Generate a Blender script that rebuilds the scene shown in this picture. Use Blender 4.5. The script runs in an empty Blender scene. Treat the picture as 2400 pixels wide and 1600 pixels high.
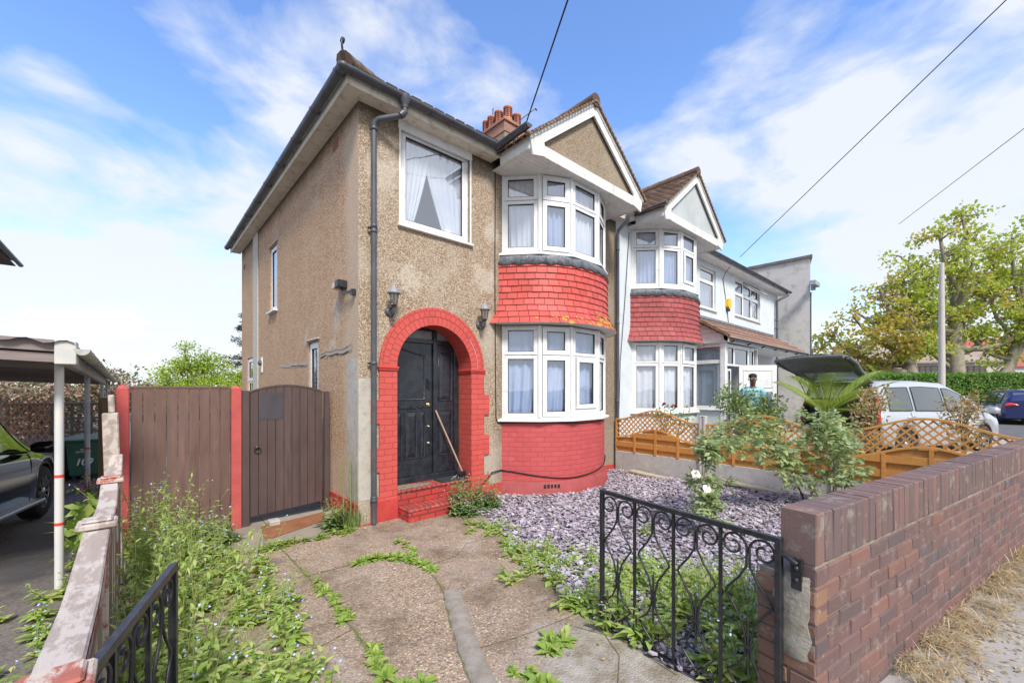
import bpy, math, random
from math import sin, cos, pi, radians, sqrt, atan2
from mathutils import Vector, Matrix, noise
R = random.Random(7)
scene = bpy.context.scene
COL = scene.collection

# ---------------------------------------------------------------- camera
cam_d = bpy.data.cameras.new('camera'); cam = bpy.data.objects.new('camera', cam_d); COL.objects.link(cam)
cam.location = (-2.07, -4.93, 1.65); cam.rotation_euler = (radians(90), 0, radians(-42.1))
cam_d.sensor_width = 36; cam_d.lens = 14.586; cam_d.shift_y = 0.0463
cam_d.clip_start = 0.05; cam_d.clip_end = 3000
scene.camera = cam

# ---------------------------------------------------------------- sky, sun, exposure
SUN_EL, SUN_AZ = radians(48), radians(-112)      # azimuth of the direction TO the sun, measured from +X
SKY_STR = 0.15
world = bpy.data.worlds.new('World'); scene.world = world; world.use_nodes = True
wn = world.node_tree; wn.nodes.clear()
def wnode(t, **k):
    n = wn.nodes.new(t)
    for a, b in k.items(): setattr(n, a, b)
    return n
def wl(a, b): wn.links.new(a, b)
sky = wnode('ShaderNodeTexSky', sky_type='NISHITA', sun_disc=False)
sky.sun_elevation = SUN_EL; sky.sun_rotation = radians(90) - SUN_AZ
sky.air_density = 1.0; sky.dust_density = 0.6; sky.ozone_density = 1.6
hs = wnode('ShaderNodeHueSaturation'); hs.inputs['Saturation'].default_value = 1.16; hs.inputs['Value'].default_value = 0.98
hs.inputs['Hue'].default_value = 0.508
wl(sky.outputs[0], hs.inputs['Color'])
tc = wnode('ShaderNodeTexCoord'); sep = wnode('ShaderNodeSeparateXYZ'); wl(tc.outputs['Generated'], sep.inputs[0])
def wmath(op, a, b=None, clamp=False):
    n = wnode('ShaderNodeMath', operation=op); n.use_clamp = clamp
    for i, v in enumerate((a, b)):
        if v is None: continue
        if isinstance(v, (int, float)): n.inputs[i].default_value = v
        else: wl(v, n.inputs[i])
    return n.outputs[0]
zz = wmath('ADD', wmath('MAXIMUM', sep.outputs[2], 0.0), 0.22)
cx = wmath('DIVIDE', sep.outputs[0], zz); cy = wmath('DIVIDE', sep.outputs[1], zz)
cmb = wnode('ShaderNodeCombineXYZ'); wl(sep.outputs[0], cmb.inputs[0]); wl(sep.outputs[1], cmb.inputs[1]); wl(wmath('MULTIPLY', sep.outputs[2], 2.3), cmb.inputs[2])
mp = wnode('ShaderNodeMapping'); wl(cmb.outputs[0], mp.inputs[0])
mp.inputs['Rotation'].default_value = (0, 0, radians(20)); mp.inputs['Scale'].default_value = (1.25, 1.25, 1.25); mp.inputs['Location'].default_value = (2.3, 5.2, 0)
n1 = wnode('ShaderNodeTexNoise'); n1.inputs['Scale'].default_value = 3.1; n1.inputs['Detail'].default_value = 10; n1.inputs['Roughness'].default_value = 0.56; n1.inputs['Distortion'].default_value = 0.25
wl(mp.outputs[0], n1.inputs['Vector'])
n2 = wnode('ShaderNodeTexNoise'); n2.inputs['Scale'].default_value = 0.55; n2.inputs['Detail'].default_value = 3; wl(mp.outputs[0], n2.inputs['Vector'])
az_ = wmath('MULTIPLY', wmath('ARCTAN2', sep.outputs[1], sep.outputs[0]), 57.2958); el_ = wmath('MULTIPLY', wmath('ARCSINE', sep.outputs[2]), 57.2958)
cov = wmath('ADD', wmath('MULTIPLY', wmath('SUBTRACT', n1.outputs[0], .075), 1.15), wmath('MULTIPLY', n2.outputs[0], 0.10))
cov = wmath('ADD', cov, wmath('MULTIPLY', wmath('SUBTRACT', 15.0, el_, ), 0.011))
cov = wmath('ADD', cov, wmath('MULTIPLY', wmath('MULTIPLY', wmath('SUBTRACT', 22.0, az_), 0.012, True), 0.55))
# the afternoon's cloud banks: azimuth, elevation, half widths (degrees), weight
for a0, e0, sa, se, w in ((76, 35, 12, 5.5, .33), (50, 35.5, 11, 4.5, .25), (62, 41.5, 7, 3, .24), (84, 34, 5, 3, .12), (97, 26, 5, 2.5, .14), (93, 27, 4, 2, .12), (90, 19, 12, 3.2, .22), (79, 25, 4, 3, .16), (18, 28, 9, 5, .20), (6, 24, 12, 6, .16), (0, 33, 12, 4, .12), (29, 26, 8, 4, .12), (95, 8, 22, 7, .14), (70, 12, 20, 7, .06), (95, 33, 12, 5, -.12), (30, 38, 9, 5, -.10), (87, 29.5, 6, 2.5, -.08)):
    q = wmath('ADD', wmath('POWER', wmath('MULTIPLY', wmath('ABSOLUTE', wmath('SUBTRACT', az_, a0)), 1 / sa), 2.0), wmath('POWER', wmath('MULTIPLY', wmath('ABSOLUTE', wmath('SUBTRACT', el_, e0)), 1 / se), 2.0))
    cov = wmath('ADD', cov, wmath('MULTIPLY', wmath('MAXIMUM', wmath('SUBTRACT', 1.0, wmath('MULTIPLY', q, .45)), 0.0), w))
ramp = wnode('ShaderNodeValToRGB'); wl(cov, ramp.inputs[0])
ramp.color_ramp.elements[0].position = 0.43; ramp.color_ramp.elements[0].color = (0, 0, 0, 1)
ramp.color_ramp.elements[1].position = 0.72; ramp.color_ramp.elements[1].color = (.93, .93, .93, 1)
e = ramp.color_ramp.elements.new(0.55); e.color = (0.30, 0.30, 0.30, 1)
mixc = wnode('ShaderNodeMixRGB'); wl(ramp.outputs[0], mixc.inputs[0]); wl(hs.outputs[0], mixc.inputs[1])
mixc.inputs[2].default_value = (2.62, 2.72, 2.92, 1)
bg = wnode('ShaderNodeBackground'); bg.inputs[1].default_value = SKY_STR; wl(mixc.outputs[0], bg.inputs[0])
wo = wnode('ShaderNodeOutputWorld'); wl(bg.outputs[0], wo.inputs[0])

sun_d = bpy.data.lights.new('sun', 'SUN'); sun_d.energy = 2.1; sun_d.angle = radians(14); sun_d.color = (1, 0.955, 0.89)
sun = bpy.data.objects.new('sun', sun_d); COL.objects.link(sun); sun.location = (0, -10, 20)
sdir = Vector((cos(SUN_EL) * cos(SUN_AZ), cos(SUN_EL) * sin(SUN_AZ), sin(SUN_EL)))
sun.rotation_euler = sdir.to_track_quat('Z', 'Y').to_euler()
scene.view_settings.view_transform = 'Standard'; scene.view_settings.look = 'None'
scene.view_settings.exposure = 1.22; scene.view_settings.gamma = 1; scene.view_settings.use_curve_mapping = False

# ---------------------------------------------------------------- mesh helpers
class MB:
    """collects faces of one mesh object"""
    def __init__(s): s.v = []; s.f = []; s.uv = []; s.m = []; s.sm = []
    def face(s, pts, uv=None, mi=0, smooth=False):
        n = len(s.v); s.v += [tuple(p) for p in pts]; s.f.append(tuple(range(n, n + len(pts))))
        if uv is None:
            a, b, c = Vector(pts[0]), Vector(pts[1]), Vector(pts[2]); nn = (b - a).cross(c - a)
            ax, ay, az = abs(nn.x), abs(nn.y), abs(nn.z)
            if az >= ax and az >= ay: uv = [(p[0], p[1]) for p in pts]
            elif ay >= ax: uv = [(p[0], p[2]) for p in pts]
            else: uv = [(p[1], p[2]) for p in pts]
        s.uv += list(uv); s.m.append(mi); s.sm.append(smooth)
    def grid(s, rows, mi=0, smooth=True, uvs=None, closed=False):
        """rows: list of equal-length point lists, shared vertices"""
        n0 = len(s.v); w = len(rows[0])
        for r in rows: s.v += [tuple(p) for p in r]
        for i in range(len(rows) - 1):
            for j in range(w if closed else w - 1):
                k = (j + 1) % w
                s.f.append((n0 + i * w + j, n0 + i * w + k, n0 + (i + 1) * w + k, n0 + (i + 1) * w + j))
                if uvs: s.uv += [uvs[i][j], uvs[i][k], uvs[i + 1][k], uvs[i + 1][j]]
                else: s.uv += [(j * .1, i * .1), ((j + 1) * .1, i * .1), ((j + 1) * .1, (i + 1) * .1), (j * .1, (i + 1) * .1)]
                s.m.append(mi); s.sm.append(smooth)
    def box(s, x0, x1, y0, y1, z0, z1, mi=0, M=None):
        P = [(x0, y0, z0), (x1, y0, z0), (x1, y1, z0), (x0, y1, z0), (x0, y0, z1), (x1, y0, z1), (x1, y1, z1), (x0, y1, z1)]
        fs = [(0, 1, 5, 4), (1, 2, 6, 5), (2, 3, 7, 6), (3, 0, 4, 7), (4, 5, 6, 7), (3, 2, 1, 0)]
        for f in fs:
            pts = [P[i] for i in f]
            if M is not None:
                q = [M @ Vector(p) for p in pts]; a, b, c = Vector(pts[0]), Vector(pts[1]), Vector(pts[2]); nn = (b - a).cross(c - a)
                if abs(nn.z) > max(abs(nn.x), abs(nn.y)): uv = [(p[0], p[1]) for p in pts]
                elif abs(nn.y) > abs(nn.x): uv = [(p[0], p[2]) for p in pts]
                else: uv = [(p[1], p[2]) for p in pts]
                s.face(q, uv, mi)
            else: s.face(pts, None, mi)
        return s
    def bar(s, a, b, w, h, mi=0, up=(0, 0, 1)):
        """box beam from a to b, width w (sideways) and height h"""
        a = Vector(a); b = Vector(b); d = b - a; L = d.length; d.normalize()
        u = Vector(up); sd = d.cross(u)
        if sd.length < 1e-5: sd = d.cross(Vector((1, 0, 0)))
        sd.normalize(); u = sd.cross(d)
        M = Matrix((( d.x, sd.x, u.x, a.x), (d.y, sd.y, u.y, a.y), (d.z, sd.z, u.z, a.z), (0, 0, 0, 1)))
        return s.box(0, L, -w / 2, w / 2, -h / 2, h / 2, mi, M)
    def tube(s, pts, r, n=8, mi=0, cap=True):
        pts = [Vector(p) for p in pts]; rr = r if isinstance(r, (list, tuple)) else [r] * len(pts)
        rows = []; prev = None
        for i, p in enumerate(pts):
            d = (pts[min(i + 1, len(pts) - 1)] - pts[max(i - 1, 0)])
            if d.length < 1e-9: d = Vector((0, 0, 1))
            d.normalize()
            if prev is None:
                a = Vector((0, 0, 1)) if abs(d.z) < .9 else Vector((1, 0, 0)); u = d.cross(a).normalized()
            else:
                u = prev - d * prev.dot(d)
                u = u.normalized() if u.length > 1e-6 else d.orthogonal().normalized()
            prev = u; w = d.cross(u)
            rows.append([p + (u * cos(2 * pi * k / n) + w * sin(2 * pi * k / n)) * rr[i] for k in range(n)])
        s.grid(rows, mi, True, closed=True)
        if cap and n > 3:
            s.face(list(reversed(rows[0])), None, mi); s.face(rows[-1], None, mi)
        return s
    def lathe(s, prof, c=(0, 0, 0), n=16, mi=0, axis='z'):
        rows = []
        for r, z in prof:
            row = []
            for k in range(n):
                a = 2 * pi * k / n
                if axis == 'z': row.append((c[0] + r * cos(a), c[1] + r * sin(a), c[2] + z))
                elif axis == 'y': row.append((c[0] + r * cos(a), c[1] + z, c[2] + r * sin(a)))
                else: row.append((c[0] + z, c[1] + r * cos(a), c[2] + r * sin(a)))
            rows.append(row)
        s.grid(rows, mi, True, closed=True); return s
    def prism(s, poly, y0, y1, mi=0, plane='xz'):
        """extrude 2D poly; plane xz extrudes along y, xy along z, yz along x"""
        def P(p, t):
            return (p[0], t, p[1]) if plane == 'xz' else ((p[0], p[1], t) if plane == 'xy' else (t, p[0], p[1]))
        s.face([P(p, y0) for p in poly], None, mi); s.face([P(p, y1) for p in reversed(poly)], None, mi)
        L = 0
        for i in range(len(poly)):
            a, b = poly[i], poly[(i + 1) % len(poly)]; l = math.hypot(a[0] - b[0], a[1] - b[1])
            s.face([P(b, y0), P(a, y0), P(a, y1), P(b, y1)], [(L + l, y0), (L, y0), (L, y1), (L + l, y1)], mi); L += l
        return s
    def build(s, name, mats, parent=None, label=None, bevel=0, loc=None, rotz=0):
        me = bpy.data.meshes.new(name); me.from_pydata(s.v, [], s.f)
        if not isinstance(mats, (list, tuple)): mats = [mats]
        for m in mats: me.materials.append(m)
        uvl = me.uv_layers.new(name='UVMap'); flat = [c for uv in s.uv for c in uv]
        uvl.data.foreach_set('uv', flat)
        me.polygons.foreach_set('material_index', s.m); me.polygons.foreach_set('use_smooth', s.sm)
        me.update()
        o = bpy.data.objects.new(name, me); COL.objects.link(o)
        if parent: o.parent = parent
        if loc: o.location = loc
        if rotz: o.rotation_euler[2] = rotz
        if label: o['label'] = label
        if bevel:
            b = o.modifiers.new('bevel', 'BEVEL'); b.width = bevel; b.segments = 1; b.limit_method = 'ANGLE'; b.angle_limit = radians(50)
            w = o.modifiers.new('weld', 'WELD'); w.merge_threshold = 1e-4
            o.modifiers.move(1, 0)
        return o
def thing(name, label, cat, loc=(0, 0, 0), rotz=0, group=None):
    o = bpy.data.objects.new(name, None); COL.objects.link(o); o.location = loc; o.rotation_euler = (0, 0, rotz)
    o.empty_display_size = .2
    o['label'] = label; o['category'] = cat
    if group: o['group'] = group
    return o
def tag(o, label, cat, group=None, kind=None):
    o['label'] = label; o['category'] = cat
    if group: o['group'] = group
    if kind: o['kind'] = kind
    return o
def struct(o): o['kind'] = 'structure'; return o
def dup(root, loc, rotz, label=None, sc=1.0):
    r = root.copy(); COL.objects.link(r); r.location = loc; r.rotation_euler = (0, 0, rotz); r.scale = (sc, sc, sc)
    if label: r['label'] = label
    for ch in list(root.children):
        c = ch.copy(); COL.objects.link(c); c.parent = r
        for g in ch.children:
            d = g.copy(); COL.objects.link(d); d.parent = c
    return r
def gz(x, y):
    t = max(0, min(1, (-1.0 - y) / 3.8)); return .2 * t
def nz(y): return -.055 * max(0, min(10, y)) if y > 0 else gz(0, y)

# ---------------------------------------------------------------- materials
class NT:
    def __init__(s, name):
        s.mat = bpy.data.materials.new(name); s.mat.use_nodes = True; s.t = s.mat.node_tree; s.t.nodes.clear()
        s.out = s.t.nodes.new('ShaderNodeOutputMaterial'); s.tc = s.t.nodes.new('ShaderNodeTexCoord')
    def n(s, t, props=None, **inp):
        nd = s.t.nodes.new(t)
        for a, b in (props or {}).items(): setattr(nd, a, b)
        for a, b in inp.items():
            key = a.replace('_', ' ')
            sock = nd.inputs[int(a[1:])] if a[0] == 'i' and a[1:].isdigit() else nd.inputs[key]
            s.set(sock, b)
        return nd
    def set(s, sock, b):
        if isinstance(b, bpy.types.NodeSocket): s.t.links.new(b, sock)
        else:
            if isinstance(b, (tuple, list)) and len(b) == 3 and sock.type == 'RGBA': b = (*b, 1)
            sock.default_value = b
    def noise(s, scale, detail=4, rough=.55, vec=None, dist=0):
        return s.n('ShaderNodeTexNoise', Scale=scale, Detail=detail, Roughness=rough, Distortion=dist, Vector=vec or s.tc.outputs['Object']).outputs[0]
    def ramp(s, fac, stops):
        nd = s.n('ShaderNodeValToRGB', Fac=fac); cr = nd.color_ramp
        while len(cr.elements) < len(stops): cr.elements.new(.5)
        for e, (p, c) in zip(cr.elements, stops):
            e.position = p; e.color = (c, c, c, 1) if isinstance(c, (int, float)) else (*c, 1)
        return nd.outputs[0]
    def mix(s, fac, a, b, blend='MIX'):
        nd = s.n('ShaderNodeMixRGB', {'blend_type': blend}); s.set(nd.inputs[0], fac)
        for i, c in ((1, a), (2, b)): s.set(nd.inputs[i], c if isinstance(c, bpy.types.NodeSocket) else (*c, 1)[:4])
        return nd.outputs[0]
    def math(s, op, a, b=0.0, clamp=False):
        nd = s.n('ShaderNodeMath', {'operation': op, 'use_clamp': clamp}); s.set(nd.inputs[0], a); s.set(nd.inputs[1], b); return nd.outputs[0]
    def bump(s, h, strength=.5, dist=.01, normal=None):
        nd = s.n('ShaderNodeBump', Strength=strength, Distance=dist, Height=h)
        if normal: s.set(nd.inputs['Normal'], normal)
        return nd.outputs[0]
    def pbr(s, col, rough=.6, normal=None, metal=0, spec=.4, **k):
        p = s.n('ShaderNodeBsdfPrincipled', Base_Color=col, Roughness=rough, Metallic=metal)
        p.inputs['Specular IOR Level'].default_value = spec
        if normal: s.set(p.inputs['Normal'], normal)
        for a, b in k.items(): s.set(p.inputs[a.replace('_', ' ')], b)
        return p.outputs[0]
    def done(s, shader): s.t.links.new(shader, s.out.inputs[0]); return s.mat

def pm(name, c1, c2=None, scale=6, rough=.6, bump=0, bscale=60, bdist=.003, metal=0, spec=.4, dirt=None, coat=0):
    """paint / stone / metal: two tones mixed by noise, optional bump and dirt"""
    t = NT(name); c2 = c2 or tuple(v * .8 for v in c1)
    f = t.ramp(t.noise(scale, 6, .6), [(.35, 0), (.65, 1)]); col = t.mix(f, c1, c2)
    if dirt:
        g = t.ramp(t.noise(scale * 2.7, 8, .7), [(.52, 0), (.72, 1)]); col = t.mix(g, col, dirt)
    nm = t.bump(t.noise(bscale, 6, .65), bump, bdist) if bump else None
    rr = t.math('ADD', t.math('MULTIPLY', t.noise(scale * 3, 4), .25), rough - .12)
    sh = t.pbr(col, rr, nm, metal, spec)
    if coat: sh.node.inputs['Coat Weight'].default_value = coat; sh.node.inputs['Coat Roughness'].default_value = .05
    return t.done(sh)

def pebbledash(name, tones, grey, side=False):
    t = NT(name); ob = t.tc.outputs['Object']
    v = t.n('ShaderNodeTexVoronoi', Scale=82, Vector=ob); v2 = t.n('ShaderNodeTexVoronoi', Scale=130, Vector=ob)
    vr = t.n('ShaderNodeSeparateColor', Color=v.outputs['Color']).outputs[0]
    col = t.ramp(vr, [(0, tones[0]), (.35, tones[1]), (.7, tones[2]), (.93, tones[3])])
    dk = t.ramp(v.outputs['Distance'], [(.35, 0), (.75, 1)])
    col = t.mix(t.math('MULTIPLY', dk, .50), col, tuple(c * .35 for c in tones[1]))
    # weathering: broad patches, vertical streaks
    st = t.n('ShaderNodeMapping', Vector=ob, Scale=(2.2, 2.2, .35)).outputs[0]
    streak = t.ramp(t.noise(1.6, 6, .6, st), [(.42, 0), (.7, 1)])
    col = t.mix(t.math('MULTIPLY', streak, .18 if side else .34), col, grey)
    patch = t.ramp(t.noise(1.1, 7, .62), [(.52, 0), (.62, 1)])
    col = t.mix(t.math('MULTIPLY', patch, .15 if side else .4), col, tuple(c * 1.12 for c in grey))
    sp = t.n('ShaderNodeSeparateXYZ', Vector=ob)
    # render repair low down and near the corner
    edge = t.math('ADD', sp.outputs[2], t.math('MULTIPLY', t.noise(1.5, 6, .7), 1.3))
    low = t.ramp(t.math('MULTIPLY', edge, .25), [(.33, 1), (.42, 0)])
    col = t.mix(t.math('MULTIPLY', low, .3 if side else .5), col, tuple(c * 1.0 for c in grey))
    if side:
        cn = t.math('ADD', sp.outputs[1], t.math('MULTIPLY', t.noise(1.1, 7, .7), .9))
        cg = t.ramp(t.math('MULTIPLY', cn, .5), [(.36, 1), (.47, 0)])
        col = t.mix(t.math('MULTIPLY', cg, .6), col, grey)
    # dirty algae band just under the eaves, thin and ragged
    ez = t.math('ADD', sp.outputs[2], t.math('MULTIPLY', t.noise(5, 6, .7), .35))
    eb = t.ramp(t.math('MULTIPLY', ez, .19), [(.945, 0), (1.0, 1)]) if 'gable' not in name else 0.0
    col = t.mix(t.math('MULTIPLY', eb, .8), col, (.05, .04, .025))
    for (px, py, pz, r) in (((2.0, 0, 4.05, .20), (1.85, 0, 3.3, .24), (.18, 0, 4.35, .26), (.6, 0, 3.1, .2)) if not side else ((-.1, .75, 2.55, .14), (-.1, .85, 2.25, .14), (-.1, .70, 2.78, .10), (-.1, 2.1, 2.5, .14))):
        dv = t.n('ShaderNodeVectorMath', {'operation': 'DISTANCE'}, i0=ob); dv.inputs[1].default_value = (px, py, pz); m_ = t.ramp(t.math('ADD', dv.outputs['Value'], t.math('MULTIPLY', t.math('SUBTRACT', t.noise(5, 9, .8), .5), 1.1)), [(r * .55, 1), (r, 0)]); col = t.mix(t.math('MULTIPLY', m_, .38), col, (.66, .61, .52))
    if not side:      # damp dark staining beside the bay
        bx_ = t.math('ADD', sp.outputs[0], t.math('MULTIPLY', t.noise(3, 7, .7), .35)); m_ = t.ramp(t.math('MULTIPLY', bx_, .4), [(.86, 0), (.93, 1)]); col = t.mix(t.math('MULTIPLY', m_, .42), col, (.12, .10, .07))
    h = t.mix(.5, v.outputs['Distance'], v2.outputs['Distance'])
    nm = t.bump(t.math('SUBTRACT', 1.0, h), .8, .006)
    return t.done(t.pbr(col, .92, nm, 0, .2))

def brick(name, c1, c2, mortar, bw=.225, bh=.075, ms=.01, bump=.6, rough=.85, stain=None, paint=False, spec=.3, squash=None):
    t = NT(name); uv = t.tc.outputs['UV']
    w = t.n('ShaderNodeTexNoise', Scale=9.0, Detail=2.0, Vector=uv)
    wv = t.n('ShaderNodeVectorMath', {'operation': 'SCALE'}, i0=w.outputs['Color']); wv.inputs['Scale'].default_value = .012
    ad = t.n('ShaderNodeVectorMath', {'operation': 'ADD'}, i0=uv, i1=wv.outputs[0])
    b = t.n('ShaderNodeTexBrick', Vector=ad.outputs[0], Color1=c1, Color2=c2, Mortar=mortar, Scale=1.0)
    b.inputs['Mortar Size'].default_value = ms * .5; b.inputs['Brick Width'].default_value = bw; b.inputs['Row Height'].default_value = bh
    b.inputs['Mortar Smooth'].default_value = .35
    col = b.outputs[0]
    g = t.ramp(t.noise(3.0, 7, .65), [(.4, 0), (.7, 1)])
    col = t.mix(t.math('MULTIPLY', g, .3), col, tuple(c * .62 for c in c1))
    if stain:
        s2 = t.ramp(t.noise(6, 9, .75), [(.58, 0), (.7, 1)]); col = t.mix(t.math('MULTIPLY', s2, .6), col, stain)
    h = t.math('SUBTRACT', 1.0, b.outputs['Fac']); hn = t.math('ADD', h, t.math('MULTIPLY', t.noise(70, 6, .7), .35 if not paint else .12))
    return t.done(t.pbr(col, rough, t.bump(hn, bump, .009 if not paint else .007), 0, spec))

def island(name, cols, rough=.7, bump=.3, bscale=90, spec=.3, dirt=None, dscale=5, transl=0, hue=0):
    """per-piece colour variation (leaves, tiles, bricks, slates)"""
    t = NT(name); g = t.n('ShaderNodeNewGeometry').outputs['Random Per Island']
    n = len(cols); col = t.ramp(g, [((i + .5) / n, c) for i, c in enumerate(cols)])
    col = t.mix(t.math('MULTIPLY', t.ramp(t.noise(4, 5), [(.35, 0), (.7, 1)]), .35), col, tuple(c * .6 for c in cols[0]))
    if dirt:
        f = t.ramp(t.noise(dscale, 9, .7), [(.54, 0), (.66, 1)]); col = t.mix(t.math('MULTIPLY', f, .75), col, dirt)
    nm = t.bump(t.noise(bscale, 6, .65), bump, .004) if bump else None
    sh = t.pbr(col, rough, nm, 0, spec)
    if transl:
        tr = t.n('ShaderNodeBsdfTranslucent', Color=t.mix(1.0, col, (1.0, 1.0, .55), 'MULTIPLY')).outputs[0]
        m = t.n('ShaderNodeMixShader', Fac=transl); t.t.links.new(sh, m.inputs[1]); t.t.links.new(tr, m.inputs[2]); sh = m.outputs[0]
    return t.done(sh)

def wood(name, c1, c2, axis=0, scale=1, rough=.6, spec=.3, peel=None, stretch=14):
    t = NT(name); sc = [stretch, stretch, stretch]; sc[axis] = .9
    v = t.n('ShaderNodeMapping', Vector=t.tc.outputs['Object'], Scale=tuple(x * scale for x in sc)).outputs[0]
    f = t.ramp(t.noise(2.2, 8, .62, v, .6), [(.3, 0), (.7, 1)]); col = t.mix(f, c1, c2)
    isl = t.n('ShaderNodeNewGeometry').outputs['Random Per Island']
    col = t.mix(t.math('MULTIPLY', isl, .5), col, tuple(x * .62 for x in c1))
    big = t.ramp(t.noise(1.7, 7, .65), [(.42, 0), (.68, 1)]); col = t.mix(t.math('MULTIPLY', big, .35), col, tuple(min(1, x * 1.35 + .03) for x in c2))
    if peel:
        p = t.ramp(t.noise(7, 9, .7, t.n('ShaderNodeMapping', Vector=t.tc.outputs['Object'], Scale=(1.6, .6, 1.2)).outputs[0]), [(.47, 0), (.53, 1)])
        col = t.mix(p, col, peel)
    return t.done(t.pbr(col, rough, t.bump(t.noise(6, 8, .7, v), .5, .004), 0, spec))

def glassy(name, tint=(.98, .99, 1), base=.08):
    t = NT(name); ge = t.n('ShaderNodeNewGeometry'); dt = t.n('ShaderNodeVectorMath', {'operation': 'DOT_PRODUCT'}, i0=ge.outputs['Normal'], i1=ge.outputs['Incoming']); fr = t.math('ADD', t.math('MULTIPLY', t.math('POWER', t.math('SUBTRACT', 1.0, t.math('ABSOLUTE', dt.outputs['Value'])), 5.0), .8), .05)
    gl = t.n('ShaderNodeBsdfGlossy', Color=(.95, .97, 1), Roughness=.015).outputs[0]; tr = t.n('ShaderNodeBsdfTransparent', Color=tint).outputs[0]
    f = t.math('ADD', t.math('MULTIPLY', fr, 1.3), base, True)
    nz = t.bump(t.noise(2.5, 2), .035, .05); t.set(gl.node.inputs['Normal'], nz)
    m = t.n('ShaderNodeMixShader', Fac=f); t.t.links.new(tr, m.inputs[1]); t.t.links.new(gl, m.inputs[2])
    return t.done(m.outputs[0])

def carpaint(name, c, rough=.25, metal=.3):
    t = NT(name); sh = t.pbr(c, rough, None, metal, .5); sh.node.inputs['Coat Weight'].default_value = .9; sh.node.inputs['Coat Roughness'].default_value = .04
    return t.done(sh)

WHITE = pm('white_upvc', (.78, .79, .80), (.70, .71, .71), 2.5, .35, 0, spec=.5, dirt=(.58, .56, .5))
WHITEPAINT = pm('white_paint', (.76, .76, .74), (.66, .66, .63), 3, .55, .15, 40, .003, dirt=(.5, .48, .43))
CREAM = pm('soffit_paint', (.74, .68, .58), (.64, .58, .48), 3, .7, .3, 30, dirt=(.38, .33, .26))
GUTTER = pm('gutter_plastic', (.055, .06, .072), (.085, .092, .105), 4, .42, .1, 80, spec=.5)
BLACKIRON = pm('black_iron', (.012, .014, .018), (.03, .03, .034), 14, .38, .35, 160, .002, spec=.5, dirt=(.06, .05, .04))
DASHF = pebbledash('pebbledash_front', [(.19, .13, .08), (.36, .26, .175), (.47, .36, .26), (.63, .53, .41)], (.46, .41, .34))
DASHS = pebbledash('pebbledash_side', [(.29, .17, .095), (.49, .30, .175), (.59, .385, .235), (.68, .49, .33)], (.56, .45, .34), True)
DASHG = pebbledash('pebbledash_gable', [(.24, .165, .10), (.42, .31, .21), (.55, .42, .30), (.70, .59, .45)], (.50, .42, .33))
CEMENT = pm('cement_render', (.50, .47, .41), (.40, .37, .32), 5, .9, .6, 70, dirt=(.3, .27, .22))
PALEDASH = pm('pale_roughcast', (.56, .53, .46), (.42, .39, .33), 30, .95, .9, 120, .006)
REDBRICK = brick('red_painted_brick', (.58, .100, .082), (.53, .084, .070), (.47, .068, .056), ms=.012, paint=True, bump=.8, rough=.6, stain=(.60, .17, .15))
REDBAY = brick('rose_painted_brick', (.52, .095, .098), (.47, .082, .086), (.46, .075, .078), ms=.013, paint=True, bump=.75, rough=.6, stain=(.57, .17, .17))
ROSEPLAIN = pm('rose_masonry_paint', (.35, .065, .065), (.27, .05, .05), 4, .7, .5, 40, dirt=(.20, .07, .06))
REDARCH = brick('red_painted_arch', (.58, .100, .082), (.53, .084, .070), (.42, .055, .045), bw=.08, bh=.118, paint=True, bump=.9, rough=.55)
REDPLAIN = pm('red_masonry_paint', (.54, .06, .05), (.42, .045, .04), 5, .6, .5, 40, dirt=(.26, .05, .04))
REDSTEP = brick('worn_red_brick', (.52, .08, .065), (.30, .07, .06), (.13, .06, .05), bw=.075, bh=.225, ms=.02, paint=False, bump=1.0, stain=(.60, .38, .33), rough=.5)
REDRISER = brick('worn_red_riser', (.50, .06, .05), (.34, .045, .04), (.16, .05, .045), bw=.225, bh=.075, ms=.018, paint=False, bump=1.0, stain=(.62, .42, .38), rough=.5)
BLACKDOOR = pm('black_gloss_door', (.012, .014, .02), (.028, .032, .042), 9, .28, .25, 50, .002, spec=.6)
GREYGLASS = pm('frosted_glass', (.30, .31, .32), (.2, .21, .22), 20, .3, .3, 200, spec=.6)
GLASS = glassy('window_glass', base=.15)
GLASSUP = glassy('upper_window_glass', base=.26)
GLASSDK = glassy('window_glass_deep', (.75, .82, .9), .16)
MIRRORGLASS = glassy('reflecting_glass', (.6, .68, .74), .42)
CURTAIN = pm('net_curtain', (.70, .73, .78), (.56, .61, .70), 2, .9, .2, 30)
LINEN = pm('blue_grey_curtain', (.42, .52, .70), (.28, .38, .60), 1.6, .9, .2, 25)
DARK = pm('dark_interior', (.035, .04, .05), (.02, .02, .025), 2, .9)
INTERIOR = pm('room_wall', (.60, .61, .63), (.5, .51, .53), 1, .9)
TILERED = island('red_tiles', [(.58, .095, .078), (.52, .080, .066), (.62, .115, .095), (.55, .090, .074)], .5, .5, 60)
TILEROSE = island('rose_tiles', [(.36, .085, .085), (.32, .075, .075), (.40, .105, .10)], .7, .3, 60)
LEAD = pm('lead_flashing', (.075, .095, .125), (.20, .21, .225), 9, .5, .5, 30, .006, spec=.5, dirt=(.4, .4, .4))
ROOFT = island('brown_roof_tiles', [(.16, .10, .07), (.22, .14, .10), (.12, .08, .06), (.26, .18, .13)], .9, .5, 50, .2, dirt=(.22, .20, .13), dscale=3)
ROOFP = island('pinkish_roof_tiles', [(.30, .18, .14), (.35, .22, .17), (.26, .16, .125)], .85, .4, 50, .2)
VERGE = pm('mortar_verge', (.30, .20, .12), (.14, .09, .06), 12, .9, .6, 40)
CHIMB = brick('chimney_brick', (.42, .20, .14), (.30, .14, .11), (.44, .38, .30), stain=(.26, .23, .12), bump=.8)
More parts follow.
